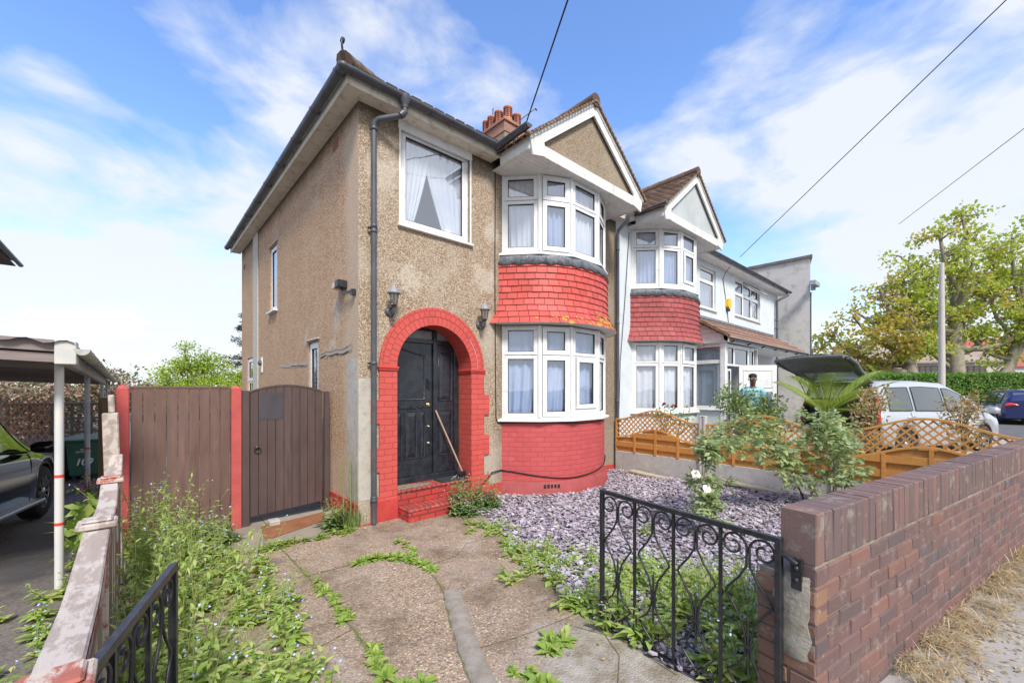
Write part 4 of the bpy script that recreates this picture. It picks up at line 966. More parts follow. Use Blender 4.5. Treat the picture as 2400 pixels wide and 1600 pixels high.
def aggregate(name):
    t = NT(name); ob = t.tc.outputs['Object']
    v = t.n('ShaderNodeTexVoronoi', Scale=78, Vector=ob); a = t.n('ShaderNodeSeparateColor', Color=v.outputs['Color']).outputs[0]
    st = t.ramp(a, [(0, (.14, .09, .055)), (.25, (.30, .20, .125)), (.5, (.44, .33, .22)), (.72, (.54, .39, .24)), (.88, (.36, .33, .30)), (.97, (.74, .62, .46))])
    m = t.ramp(v.outputs['Distance'], [(.28, 0), (.6, 1)]); col = t.mix(t.math('MULTIPLY', m, .65), st, (.25, .18, .13))
    big = t.ramp(t.noise(.9, 6, .6), [(.38, 0), (.62, 1)]); col = t.mix(t.math('MULTIPLY', big, .55), col, (.30, .235, .19))
    dk = t.ramp(t.noise(1.4, 8, .72), [(.46, 0), (.62, 1)]); col = t.mix(t.math('MULTIPLY', dk, .6), col, (.11, .08, .045))
    pale = t.ramp(t.noise(2.3, 8, .7, t.n('ShaderNodeMapping', Vector=ob, Location=(5, 2, 0)).outputs[0]), [(.57, 0), (.68, 1)]); col = t.mix(t.math('MULTIPLY', pale, .5), col, (.44, .39, .33))
    sp = t.n('ShaderNodeSeparateXYZ', Vector=ob)
    # the grey cement patch by the right-hand gate
    e = t.math('ADD', t.math('ADD', t.math('MULTIPLY', sp.outputs[1], -1.0), t.math('MULTIPLY', sp.outputs[0], .45)), t.math('MULTIPLY', t.noise(1.6, 8, .7), 1.5))
    cp = t.ramp(t.math('MULTIPLY', e, .2), [(.735, 0), (.80, 1)]); cem = t.mix(t.ramp(t.noise(5, 9, .7), [(.4, 0), (.62, 1)]), (.42, .39, .34), (.22, .18, .12)); col = t.mix(t.math('MULTIPLY', cp, .85), col, cem)
    h = t.math('ADD', t.math('SUBTRACT', 1.0, v.outputs['Distance']), t.math('MULTIPLY', t.noise(6, 6), 1.5))
    rr = t.math('SUBTRACT', .85, t.math('MULTIPLY', dk, .35))
    return t.done(t.pbr(col, rr, t.bump(h, .7, .006), 0, .3))
def paving(name, c1, c2, joint, bw, bh, ms=.012):
    t = NT(name); b = t.n('ShaderNodeTexBrick', {'offset': .5}, Vector=t.tc.outputs['UV'], Color1=c1, Color2=c2, Mortar=joint, Scale=1.0)
    b.inputs['Mortar Size'].default_value = ms * .5; b.inputs['Brick Width'].default_value = bw; b.inputs['Row Height'].default_value = bh
    f = t.ramp(t.noise(2.2, 8, .7), [(.42, 0), (.66, 1)]); col = t.mix(t.math('MULTIPLY', f, .45), b.outputs[0], tuple(x * .55 for x in c1))
    h = t.math('ADD', t.math('SUBTRACT', 1.0, b.outputs['Fac']), t.math('MULTIPLY', t.noise(80, 6, .7), .5))
    return t.done(t.pbr(col, .88, t.bump(h, .6, .006), 0, .25))
ASPH = asphalt('asphalt', (.10, .10, .10), (.17, .165, .16), 60)
WETCON = asphalt('wet_concrete_drive', (.13, .115, .105), (.22, .19, .17), 45, wet=(.045, .045, .05), rough=.8)
g = MB(); ys = [-400, -60, -20, -8, -4.8, -4, -3, -2, -1.0, 0, 4, 7, 10, 30, 100, 500]
xs_ = [-400, -60, -20, -8, -3, -2.28, -2.2, 4, 10, 20, 40, 100, 400]
g.grid([[(x, y, (nz(y) if x < -2.25 else gz(0, y)) - .012) for x in xs_] for y in ys], 0, False); struct(g.build('ground', ASPH))
wd = (cos(radians(-11)), sin(radians(-11)))      # direction of the street wall
def onwall(s, t=0): return (.01 + wd[0] * s - wd[1] * t, -4.5 + wd[1] * s + wd[0] * t)
edge = [(1.30, -.75), (1.09, -1.25), (.86, -1.7), (.72, -2.0), (.52, -2.45), (.3, -2.86), (.17, -3.33), (.06, -3.75), (.03, -4.42)]
poly_sheet('driveway', aggregate('exposed_aggregate'), [(-2.16, -.10), (-2.16, -4.42), (.03, -4.42)] + edge[::-1][1:] + [(1.32, -.02), (-.1, -.03)], .004)
poly_sheet('side_path', paving('old_paving', (.33, .29, .23), (.26, .22, .17), (.12, .11, .06), .9, .6), [(-2.16, -.099), (-.12, -.035), (-.12, 8), (-2.16, 8)], .004)
g = MB(); g.grid([[(x, y, nz(y) - .004) for x in (-7.5, -5, -2.30)] for y in (-4.4, -3.5, -2.5, -1.0, 0, 3, 6, 9.4)], 0, False, [[(x, y) for x in (-7.5, -5, -2.3)] for y in (-4.4, -3.5, -2.5, -1.0, 0, 3, 6, 9.4)]); struct(g.build('neighbouring_driveway', WETCON))
pvp = [(-9, -4.35), (.01, -4.5), onwall(12), onwall(12, -2.6), (-9, -6.8)]
poly_sheet('pavement', paving('pavement_slabs', (.36, .335, .31), (.32, .30, .28), (.16, .14, .11), .9, .75, .014), [(-9, -4.42), (.02, -4.42), (.02, -4.5), onwall(13), onwall(13, -2.8), (-9, -6.9)], .006)
poly_sheet('slate_bed', asphalt('slate_soil', (.10, .09, .10), (.16, .14, .16), 30), edge + [(.06, -4.5), (5.2, -5.3), (5.2, -.0), (1.33, -.0)], .008)
poly_sheet('front_garden', asphalt('garden_soil', (.10, .085, .06), (.15, .13, .10), 20), [(5.3, -5.2), (9.5, -5.7), (9.5, -.02), (5.3, -.02)], .004)
poly_sheet('forecourt', paving('forecourt_paving', (.42, .38, .34), (.34, .30, .27), (.2, .18, .15), .3, .2), [(9.51, -6.2), (16.5, -7.3), (16.5, -.02), (9.51, -.02)], .004)
# open joints, cracks and the raised cement strip of the driveway
def ribbon(mb, pts, w, dz, mi=0, jag=.35, seed=0):
    rr = random.Random(seed); P = []
    for a, b in zip(pts[:-1], pts[1:]):
        n = max(1, int(math.dist(a, b) / .05))
        for i in range(n): P.append((a[0] + (b[0] - a[0]) * i / n, a[1] + (b[1] - a[1]) * i / n))
    P.append(pts[-1]); rows = [[], []]
    for i, p in enumerate(P):
        a, b = P[max(0, i - 1)], P[min(len(P) - 1, i + 1)]; L = math.dist(a, b) or 1; nx, ny = -(b[1] - a[1]) / L, (b[0] - a[0]) / L; j = rr.uniform(-jag, jag) * w; w1 = w * rr.uniform(.5, 1.1) * .5
        for r_, s in ((0, 1), (1, -1)):
            x, y = p[0] + nx * (j + s * w1), p[1] + ny * (j + s * w1); rows[r_].append((x, y, gz(0, y) + dz))
    mb.grid(rows, mi, False)
J1 = [(-.97, -.15), (-.96, -1.02), (-.98, -1.31), (-.99, -1.78), (-1.02, -2.26), (-1.06, -2.71), (-1.12, -3.9)]
J2 = [(-.96, -1.02), (-.75, -1.03), (-.54, -1.06), (-.3, -1.14), (-.12, -1.35), (-.12, -1.6), (-.2, -1.9), (-.30, -2.18), (-.52, -2.6), (-.75, -3.1), (-1.0, -3.9)]
J3 = [(-2.1, -2.30), (-1.44, -2.24), (-1.2, -2.25), (-1.02, -2.2)]
J4 = [(-2.15, -.105), (-1.34, -.09), (-.8, -.06), (-.15, -.04)]
J5 = [(.55, -3.02), (.1, -3.12), (-.3, -3.05), (-.62, -2.95)]; J6 = [(.9, -1.4), (.5, -1.38), (.2, -1.6), (-.1, -1.6)]
jm = MB()
for i, (J, w) in enumerate(((J1, .015), (J2, .015), (J3, .008), (J4, .022), (J5, .007), (J6, .008), ([(.15, -3.3), (-.05, -3.6), (-.3, -3.75)], .006), ([(.0, -3.15), (.1, -3.5), (.02, -3.9)], .006))): ribbon(jm, J, w, .0085, 0, .4, i)
struct(jm.build('driveway_joints', pm('joint_moss', (.14, .11, .07), (.17, .17, .07), 14, .95, .6, 60)))
cs = MB(); rr = random.Random(4); prof = [(-.30, -2.2, .085), (-.40, -2.42, .09), (-.52, -2.66, .085), (-.62, -2.86, .08), (-.72, -3.08, .085), (-.9, -3.5, .09)]; rows = []
pp = []
for (x0, y0, w0), (x1, y1, w1_) in zip(prof[:-1], prof[1:]):
    for i in range(6): t = i / 6; pp.append((x0 + (x1 - x0) * t, y0 + (y1 - y0) * t, (w0 + (w1_ - w0) * t)))
for x, y, w in pp:
    a, b = w * rr.uniform(.85, 1.1), w * rr.uniform(.85, 1.1); rows.append([(x - a + .05, y - .02, gz(0, y) + .006), (x - a * .8 + .05, y - .015, gz(0, y) + .02), (x + .05, y, gz(0, y) + .026), (x + b * .8 + .05, y + .015, gz(0, y) + .02), (x + b + .05, y + .02, gz(0, y) + .006)])
cs.grid(rows); struct(cs.build('cement_kerb', pm('old_cement_strip', (.34, .30, .25), (.25, .21, .165), 12, .95, .8, 90, .008)))
sp_ = MB(); pts = []
for k in range(26):
    a = 2 * pi * k / 26; r_ = 1 + .25 * noise.noise(Vector((cos(a) * 2, sin(a) * 2, 4))); x, y = -1.38 + .115 * cos(a) * r_, -1.54 + .05 * sin(a) * r_; pts.append((x, y, gz(0, y) + .0085))
sp_.face(pts); struct(sp_.build('paint_spill', pm('dried_plaster', (.62, .60, .55), (.42, .38, .32), 40, .9)))
pl = MB(); pl.prism([(-1.04, .20), (-.98, .74), (-.24, .86), (-.30, .50)], .008, .014, plane='xy'); tag(pl.build('rusty_sheet', pm('rusty_metal', (.30, .13, .06), (.2, .08, .04), 7, .7, .3, 40)), 'flat rusty brown metal sheet lying under the side gate', 'metal sheet')
pl = MB(); pl.box(-.9, -.78, .66, .80, .008, .07); tag(pl.build('broken_brick', CEMENT, bevel=.01), 'pale broken brick under the side gate', 'brick')

# slate chippings
def in_bed(x, y):
    if y > -.06 or x > 5.13: return False
    yy = max(y, -4.42)
    for (x0, y0), (x1, y1) in zip(edge[:-1], edge[1:]):
        if y1 <= yy <= y0:
            if x < x0 + (x1 - x0) * (y0 - yy) / (y0 - y1) - .02: return False
    if y > -.75 and x < 1.25: return False
    if y < -4.5 - (x) * .194 + .16: return False
    u = abs(x - 3.4)
    if u < 1.32 and y > -.79 + (max(0, u - .4) * .75): return False
    return True
sl = MB(); rs = random.Random(21); cnt = 0
while cnt < 21000:
    x, y = rs.uniform(.05, 5.13), rs.uniform(-5.2, -.06)
    if not in_bed(x, y): continue
    cnt += 1; L = rs.uniform(.010, .034) * (1.1 if y > -2 else 1); W = L * rs.uniform(.4, .8); a = rs.uniform(0, 2 * pi); tx, ty = rs.gauss(0, .20), rs.gauss(0, .20); z = gz(0, y) + .012 + rs.uniform(0, .028); th = rs.uniform(.003, .008)
    n = rs.choice((4, 5, 5, 6)); pt = []
    for k in range(n):
        b = 2 * pi * (k + rs.uniform(-.25, .25)) / n; u, v = cos(b) * L, sin(b) * W; X, Y = u * cos(a) - v * sin(a), u * sin(a) + v * cos(a); pt.append((x + X, y + Y, z + X * tx + Y * ty))
    n0 = len(sl.v); sl.v += [(p[0], p[1], p[2] + th) for p in pt] + pt; fs = [tuple(range(n0, n0 + n))] + [(n0 + (k + 1) % n, n0 + k, n0 + n + k, n0 + n + (k + 1) % n) for k in range(n)]
    for f in fs: sl.f.append(f); sl.uv += [(0, 0)] * len(f); sl.m.append(0); sl.sm.append(False)
slo = sl.build('slate_chippings', island('slate_flakes', [(.24, .19, .24), (.42, .37, .43), (.54, .49, .54), (.34, .29, .35), (.64, .60, .63), (.24, .17, .22), (.46, .40, .46), (.42, .40, .35)], .62, .2, 60, .4))
tag(slo, 'purple-grey slate chippings spread over the front garden bed', 'slate chippings', kind='stuff')

# ================================================================ STREET BRICK WALL
BW = thing('brick_garden_wall', 'purple-brown brick street wall with a brick-on-edge coping', 'wall', (.01, -4.5, 0), radians(-11))
bm = MB(); rb = random.Random(31); LEN = 9.0; H0, HC = 0.012, .912; rows_n = 12; MATB = 0
def brick_box(mb, x0, x1, y0, y1, z0, z1, prot=.004):
    """slightly irregular chamfered brick"""
    j = lambda s=.0022: rb.uniform(-s, s); c = .005; y0 -= rb.uniform(0, prot)
    outer = [(x0 + j(), y0 + c, z0 + j()), (x1 + j(), y0 + c, z0 + j()), (x1 + j(), y0 + c, z1 + j()), (x0 + j(), y0 + c, z1 + j())]
    inn = [(x0 + c + j(), y0 + j(.001), z0 + c + j()), (x1 - c + j(), y0 + j(.001), z0 + c + j()), (x1 - c + j(), y0 + j(.001), z1 - c + j()), (x0 + c + j(), y0 + j(.001), z1 - c + j())]
    back = [(p[0], y1, p[2]) for p in outer]; n0 = len(mb.v); mb.v += inn + outer + back
    fs = [(0, 1, 2, 3)] + [(4 + k, 4 + (k + 1) % 4, (k + 1) % 4, k) for k in range(4)] + [(8 + k, 8 + (k + 1) % 4, 4 + (k + 1) % 4, 4 + k) for k in range(4)] + [(11, 10, 9, 8)]
    for f in fs: mb.f.append(tuple(n0 + k for k in f)); mb.uv += [(0, 0)] * len(f); mb.m.append(0); mb.sm.append(False)
for r in range(rows_n):
    z0 = H0 + r * .0745; z1 = z0 + .0672
    x = -.1125 * (r % 2) if r % 2 else 0.0; x = 0 if x < 0 else 0; first = True
    while x < LEN:
        w = .1025 if (first and r % 2) else .215
        brick_box(bm, x + .0, min(x + w, LEN), 0, .10, z0, z1); x += w + .0068; first = False
wallo = bm.build('brickwork', island('wall_bricks', [(.155, .10, .092), (.20, .115, .102), (.14, .098, .098), (.235, .125, .10), (.17, .11, .105), (.20, .115, .108), (.13, .10, .10)], .9, .8, 110, .2, dirt=(.27, .225, .20), dscale=9), BW)
mo = MB(); mo.box(.006, LEN, .006, .098, -.2, HC + .001); mo.box(.008, .40, .0985, .228, -.2, .84); mo.build('mortar', pm('wall_mortar', (.34, .29, .23), (.20, .16, .12), 6, .95, .8, 80, dirt=(.12, .11, .08)), BW)
bm = MB(); x = 0
for i in range(int(LEN / .0755)):
    w = .0705 + rb.uniform(-.003, .001); z0 = HC + .006; brick_box(bm, x, x + w, -.003, .135, z0, z0 + .213, .004); x += .0755
bm.build('coping_bricks', island('coping_bricks_mat', [(.16, .11, .102), (.20, .12, .11), (.145, .108, .106), (.22, .135, .115), (.17, .115, .11), (.15, .11, .105)], .9, .8, 110, .2, dirt=(.30, .265, .22), dscale=8), BW)
bm = MB(); Mq = Matrix.Rotation(pi / 2, 4, 'Z')     # end face and pier, facing the driveway
for r in range(rows_n - 1):
    z0 = r * .0745; z1 = z0 + .065
    for a, b in (((.0, .10), (.110, .236)) if r % 2 else ((.0, .236),)):
        if z1 < .85 or b < .11:
            tmp = MB(); brick_box(tmp, -b, -a, 0, .10 if z1 < .85 else .05, z0, z1)
            n0 = len(bm.v); bm.v += [(v[1] - .001, -v[0], v[2]) for v in tmp.v]; bm.f += [tuple(n0 + k for k in f[::-1]) for f in tmp.f]; bm.uv += tmp.uv; bm.m += tmp.m; bm.sm += tmp.sm
bm.build('end_bricks', island('end_bricks_mat', [(.25, .14, .09), (.20, .11, .08), (.30, .17, .11), (.18, .11, .09)], .9, .7, 90, .2, dirt=(.42, .37, .29), dscale=6), BW)
bm = MB(); pts = []
rows = []
for i in range(12):
    z = .50 + .36 * i / 11; a = .02 + .02 * noise.noise(Vector((i * .5, 1, 0))); b = .15 + .07 * noise.noise(Vector((i * .6, 5, 2))); k = .0 if 0 < i < 11 else .008
    rows.append([(-.004 + k, a, z), (-.014 + k, a + .02, z), (-.016 + k, (a + b) / 2, z), (-.013 + k, b - .02, z), (-.003 + k, b, z)])
bm.grid(rows); bm.build('mortar_smear', pm('smeared_mortar', (.36, .33, .27), (.27, .23, .17), 9, .95, .9, 50, .01, dirt=(.18, .16, .11)), BW)
hb = MB(); hb.box(-.02, -.002, .045, .085, .80, .93); hb.tube([(-.03, .13, .93), (-.03, .10, .935), (-.025, .06, .91)], .011, 8); hb.lathe([(0, -.008), (.011, -.006), (.012, .0)], (-.021, .065, .89), 8, axis='x'); hb.lathe([(0, -.008), (.011, -.006), (.012, 0)], (-.021, .065, .84), 8, axis='x'); hb.build('hinge_plate', BLACKIRON, BW)

# ================================================================ WROUGHT-IRON GATES
def iron_gate(name, label, loc, rotz, L=1.07, Hh=.86, hinge_dir=1, drop=True):
    t = thing(name, label, 'gate', loc, rotz, 'pair of wrought-iron driveway gates')
    f = MB(); B = .0125
    f.box(0, L, -B, B, Hh - 2 * B, Hh); f.box(0, L, -B, B, .0, 2 * B); f.box(0, 2 * B, -B * 1.01, B * 1.01, .001, Hh - .001); f.box(L - 2 * B, L, -B * 1.2, B * 1.2, -.02, Hh + .001)
    f.build('gate_frame', BLACKIRON, t, bevel=.002)
    n = 4; cw_ = (L - 2 * B) / n
    for i in range(1, n):
        b = MB(); b.box(B + cw_ * i - .007, B + cw_ * i + .007, -.007, .007, .02, Hh - .02); b.build('upright_bar', BLACKIRON, t)
    for i in range(n):
        cx_ = B + cw_ * (i + .5); s = MB()
        for sg in (-1, 1):
            # top scroll, waist, lower scroll traced as one bent flat bar
            pts = []; r0 = cw_ * .235; cxx = cx_ + sg * (r0 + .006); czz = Hh - .028 - r0
            for k in range(30):
                a = -1.65 * pi + k / 29 * 2.65 * pi; rr_ = r0 * (.26 + .74 * (k / 29) ** .9); pts.append((cxx + sg * rr_ * cos(a), 0, czz + rr_ * sin(a)))
            # pts now ends near the inner side of the scroll, heading down
            end = [(cx_ + sg * .008, 0, Hh - .175), (cx_ + sg * cw_ * .16, 0, Hh - .235), (cx_ + sg * cw_ * .36, 0, Hh - .30), (cx_ + sg * cw_ * .40, 0, Hh - .325), (cx_ + sg * cw_ * .30, 0, Hh - .36), (cx_ + sg * cw_ * .12, 0, Hh - .43), (cx_ + sg * .014, 0, Hh - .50), (cx_ + sg * .008, 0, Hh - .545), (cx_ + sg * .016, 0, Hh - .59), (cx_ + sg * cw_ * .17, 0, Hh - .65), (cx_ + sg * cw_ * .38, 0, Hh - .695), (cx_ + sg * cw_ * .24, 0, Hh - .74), (cx_ + sg * .010, 0, Hh - .785)]
            pts += end; r1 = cw_ * .19; c2 = (cx_ + sg * (r1 + .008), .028 + r1)
            for k in range(18):
                a = pi + k / 17 * 2.3 * pi; q = r1 * (1 - .62 * k / 17); pts.append((c2[0] + sg * q * cos(a), 0, c2[1] + q * sin(a) * 1.0))
            s.tube(pts, .0058, 6)
        s.tube([(cx_, 0, Hh - .42), (cx_, 0, Hh - .68)], .006, 6); s.tube([(cx_, 0, Hh - .395), (cx_, 0, Hh - .42)], [.001, .008], 6)
        s.box(cx_ - .018, cx_ + .018, -.01, .01, Hh - .55, Hh - .535)
        s.build('scrollwork', BLACKIRON, t)
    if drop:
        b = MB(); b.tube([(.05, -.018, .16), (.035, -.018, .14), (.035, -.018, -.05)], .006, 6); b.tube([(.05, -.018, .16), (.075, -.018, .17), (.075, -.018, .24)], .006, 6); b.build('drop_bolt', pm('rusty_bolt', (.14, .07, .05), (.08, .05, .04), 20, .8), t)
    return t
# right gate: free end deep in the drive, hinge at the wall; the other mirrored
ga = atan2(-4.38 + 3.32, .006 - .16); iron_gate('iron_gate', 'black scroll gate hinged on the brick wall, swung open over the slate', (.16, -3.32, .143), ga, math.hypot(.154, 1.06), .86)
gb = atan2(-3.93 + 2.91, -2.27 + 1.966); iron_gate('iron_gate', 'black scroll gate beside the peeling wooden fence, seen along its top rail', (-1.966, -2.91, .135), gb, 1.06, .86, drop=False)

# ================================================================ WOVEN LATTICE FENCE TOWARDS THE NEIGHBOUR
ORW = wood('orange_fence_wood', (.66, .31, .08), (.52, .22, .05), 1, rough=.55, stretch=9)
ORW2 = wood('orange_batten_wood', (.68, .33, .09), (.56, .26, .06), 1, rough=.5, stretch=4)
CONC = pm('concrete_post', (.50, .48, .46), (.42, .40, .38), 7, .9, .5, 70, dirt=(.30, .28, .25))
FX = 5.2
def fence_panel(ya, yb, label, zw=.40, ztop=1.05, bump=.19, slope=0.0):
    """lattice-topped wavy panel in the plane x=FX; ya nearer the house"""
    L = ya - yb; t = thing('lattice_fence_panel', label, 'fence panel', (FX, ya, 0), -pi / 2, 'lattice-topped panels between the front gardens')
    top = lambda u: ztop + bump * (.5 - .5 * cos(2 * pi * min(1, max(0, (u - .04) / .92)))) ** .9 + slope * u
    mid = lambda u: top(u) - .355
    f = MB()
    for fn, w, h in ((top, .045, .03), (mid, .05, .028)):
        n = 40; rows = []
        for i in range(n + 1):
            u = i / n; z = fn(u); rows.append([(u * L, -w / 2, z - h), (u * L, w / 2, z - h), (u * L, w / 2, z), (u * L, -w / 2, z)])
        f.grid(rows, 0, False, closed=True)
    for x in (.0, L - .03): f.box(x, x + .03, -.021, .021, zw, top(0) - .03)
    f.build('panel_frame', ORW2, t)
    lt_ = MB(); step = .100; m = int((L + .8) / step)
    def clip(a, b):      # clip a diagonal batten to the lattice field
        out = []; n = 24; inside = None; seg = []
        for k in range(n + 1):
            p = (a[0] + (b[0] - a[0]) * k / n, a[1] + (b[1] - a[1]) * k / n); u = p[0] / L
            ok = .01 < u < .99 and mid(u) - .01 < p[1] < top(u) - .015
            if ok: seg.append(p)
            elif seg: out.append((seg[0], seg[-1])); seg = []
        if seg: out.append((seg[0], seg[-1]))
        return out
    for k in range(-8, m + 8):
        x = k * step
        for sg, yy in ((1, -.006), (-1, .006)):
            a, b = (x, ztop - .45), (x + sg * .68, ztop + .23)
            for p, q in clip(a, b):
                if math.dist(p, q) > .03: lt_.bar((p[0], yy, p[1]), (q[0], yy, q[1]), .021, .011, up=(0, -1, .001))
    # bar() puts width sideways: battens are 20 mm wide and 11 mm thick
    lt_.build('lattice', ORW2, t)
    bd = MB(); z = zw; k = 0
    while z < 1.2:
        hh = .105; n = 20; rr_ = random.Random(k + int(ya * 7)); off = -.020 if k % 2 else .008
        us = [i / n for i in range(n + 1) if mid(i / n) - .03 > z + .01]
        if len(us) > 1:
            rows = []
            for u in us:
                zt = min(z + hh - .008, mid(u) - .03); zt = max(zt, z); rows.append([(u * L, off - .008, z), (u * L, off - .008, zt), (u * L, off + .006, zt), (u * L, off + .006, z)])
            bd.grid(rows, 0, False, closed=True)
        z += hh * (.93); k += 1
    for x in (L * .26, L * .52, L * .78):
        bd.box(x - .022, x + .022, -.034, -.0205, zw, mid(x / L) - .03)
    bd.build('boards', ORW, t)
    return t
fence_panel(-.06, -1.755, 'orange lattice-topped panel next to the black drainpipe and house wall')
fence_panel(-1.875, -3.60, 'orange lattice-topped panel behind the rose leaves, between two concrete posts')
fence_panel(-3.72, -5.42, 'orange lattice-topped panel nearest the street, rising behind the brick wall', ztop=1.10)
for y, l in ((-1.815, 'grey concrete fence post in clear view between the first and second lattice panels'), (-3.66, 'grey concrete fence post half hidden by rose leaves near the street wall')):
    m = MB(); m.prism([(-.05, -.055), (.05, -.055), (.05, -.02), (.03, 0), (.05, .02), (.05, .055), (-.05, .055), (-.05, .02), (-.03, 0), (-.05, -.02)], -.2, 1.17, plane='xy'); m.prism([(-.05, -.055), (.05, -.055), (.05, .055), (-.05, .055)], 1.1701, 1.185, plane='xy')
    o = m.build('concrete_post', CONC, bevel=.006); o.location = (FX, y, 0); tag(o, l, 'fence post', 'concrete fence posts')
for ya, yb, l, b in ((-.06, -1.76, 'concrete gravel board under the lattice panel beside the house', 0), (-1.87, -3.60, 'concrete gravel board under the middle lattice panel, behind the scalloped edging', 0), (-3.72, -5.4, 'concrete gravel board under the lattice panel nearest the street', 0)):
    m = MB(); m.box(FX - .025, FX + .025, yb, ya, -.05, .395); o = m.build('gravel_board', CONC, bevel=.004); tag(o, l, 'gravel board', 'gravel boards')
SANDST = pm('sandstone_slab', (.46, .40, .30), (.38, .32, .23), 5, .9, .4, 60, dirt=(.25, .22, .16))
for i, (p, q, w, l) in enumerate((((5.02, -.5), (5.0, -1.5), .18, 'buff paving slab flat against the gravel board nearest the house'), ((4.93, -2.3), (4.90, -3.3), .16, 'buff paving slab flat on the slate below the middle lattice panel'))):
    m = MB(); L = math.dist(p, q); m.box(-L / 2, L / 2, -w / 2, w / 2, 0, .035); o = m.build('paving_slab', SANDST, bevel=.005); o.location = ((p[0] + q[0]) / 2, (p[1] + q[1]) / 2, gz(0, (p[1] + q[1]) / 2) + .03); o.rotation_euler = (0, 0, atan2(q[1] - p[1], q[0] - p[0])); o.rotation_euler[1] = .05
    tag(o, l, 'paving slab')
m = MB()
for k in range(3):
    c = -.19 + .19 * k; m.prism([(c + .093 * cos(a), .10 + .05 * sin(a)) for a in [pi * j / 10 for j in range(11)]] + [(c - .093, 0), (c + .093, 0)], -.02, .02)
o = m.build('scalloped_edging', pm('edging_concrete', (.42, .36, .30), (.3, .25, .2), 6, .9, .5, 60)); o.location = (5.06, -1.98, .03); o.rotation_euler = (0, 0, -pi / 2); tag(o, 'scalloped concrete lawn edging at the foot of the middle gravel board', 'edging')

# ================================================================ PLANT HELPERS
def leafmat(name, cols, transl=.35, rough=.5): return island(name, cols, rough, .15, 40, .35, transl=transl)
LEAFW = leafmat('weed_leaves', [(.42, .58, .14), (.52, .66, .18), (.30, .46, .11), (.60, .70, .24), (.46, .60, .16), (.72, .70, .30)], .5)
LEAFR = leafmat('rosette_leaves', [(.30, .45, .08), (.40, .53, .12), (.25, .39, .08), (.48, .56, .16)])
LEAFD = leafmat('alkanet_leaves', [(.17, .29, .10), (.25, .38, .14), (.32, .44, .18), (.20, .31, .11)])
LEAFROSE = leafmat('rose_leaves', [(.32, .44, .24), (.40, .52, .26), (.28, .38, .22), (.48, .56, .24), (.54, .60, .30)], .45)
LEAFSH = leafmat('shrub_leaves', [(.16, .25, .09), (.24, .34, .11), (.13, .20, .07), (.36, .44, .16)])
LEAFBR = leafmat('lime_leaves', [(.46, .60, .06), (.38, .52, .05), (.56, .66, .10), (.30, .44, .05)], .45)
LEAFPU = leafmat('purple_leaves', [(.40, .24, .22), (.52, .34, .30), (.26, .19, .14), (.30, .33, .15), (.62, .48, .42), (.2, .22, .11)])
LEAFHD = leafmat('hedge_leaves', [(.15, .30, .06), (.22, .40, .08), (.10, .20, .05), (.34, .50, .10)])
LEAFTR = leafmat('tree_leaves', [(.48, .58, .10), (.58, .66, .14), (.68, .70, .2), (.38, .48, .10)], .6)
LEAFOC = leafmat('ochre_leaves', [(.66, .52, .13), (.72, .58, .15), (.56, .52, .13), (.52, .40, .10)], .6)
LEAFFIR = leafmat('dark_needles', [(.03, .07, .04), (.05, .10, .05), (.025, .05, .03)], .1)
LEAFRED = leafmat('bronze_rose_leaves', [(.48, .24, .15), (.40, .34, .14), (.32, .38, .16), (.54, .30, .2), (.40, .44, .26)])
GRASSG = leafmat('grass_blades', [(.24, .38, .05), (.34, .46, .07), (.42, .46, .12), (.2, .3, .06)])
GRASSD = leafmat('dry_grass', [(.52, .40, .22), (.66, .54, .34), (.40, .26, .13), (.34, .33, .14), (.50, .28, .14), (.72, .64, .46), (.30, .20, .12)], .25)
STEM = pm('green_stem', (.20, .26, .07), (.28, .30, .12), 10, .7)
TWIG = pm('brown_twig', (.16, .14, .07), (.10, .08, .045), 10, .85, .4, 60)
BARK = pm('tree_bark', (.36, .31, .25), (.24, .21, .16), 4, .95, .8, 20, .03, dirt=(.22, .24, .10))
BLUE = pm('blue_petals', (.36, .44, .78), (.48, .54, .84), 30, .6)
PETALW = pm('white_petals', (.82, .80, .74), (.78, .74, .66), 30, .6)
def leaf(mb, p, d, n, L, W, bend=.3, mi=0, segs=3, fold=.25):
    """curved pointed blade: p base, d direction, n upward normal"""
    p = Vector(p); d = Vector(d).normalized(); n = Vector(n); sd = d.cross(n)
    if sd.length < 1e-4: sd = d.orthogonal()
    sd.normalize(); n = sd.cross(d)
    n0 = len(mb.v); dd = d.copy(); q = p.copy(); wid = {1: (0, 1, 0), 2: (.25, 1, 0), 3: (.25, .95, .75, 0), 4: (.2, .8, 1, .7, 0)}[segs] if segs > 1 else None
    if segs == 1:
        mb.v += [tuple(p), tuple(p + d * L * .5 + sd * W * .5 + n * fold * W * .5), tuple(p + d * L - n * bend * L), tuple(p + d * L * .5 - sd * W * .5 + n * fold * W * .5)]
        mb.f += [(n0, n0 + 1, n0 + 2, n0 + 3)]; mb.uv += [(0, 0)] * 4; mb.m.append(mi); mb.sm.append(False); return
    for i in range(segs + 1):
        t = i / segs; w = W * .5 * wid[i]; q = p + d * L * t - n * bend * L * t * t
        mb.v += [tuple(q + sd * w + n * fold * w), tuple(q), tuple(q - sd * w + n * fold * w)]
    for i in range(segs):
        a = n0 + 3 * i
        for k in (0, 1): mb.f.append((a + k, a + k + 1, a + k + 4, a + k + 3)); mb.uv += [(0, 0)] * 4; mb.m.append(mi); mb.sm.append(True)
def rdir(rr, zb=0.0):
    while True:
        v = Vector((rr.uniform(-1, 1), rr.uniform(-1, 1), rr.uniform(-1, 1)))
        if .05 < v.length < 1: v.normalize(); v.z += zb; return v.normalized()
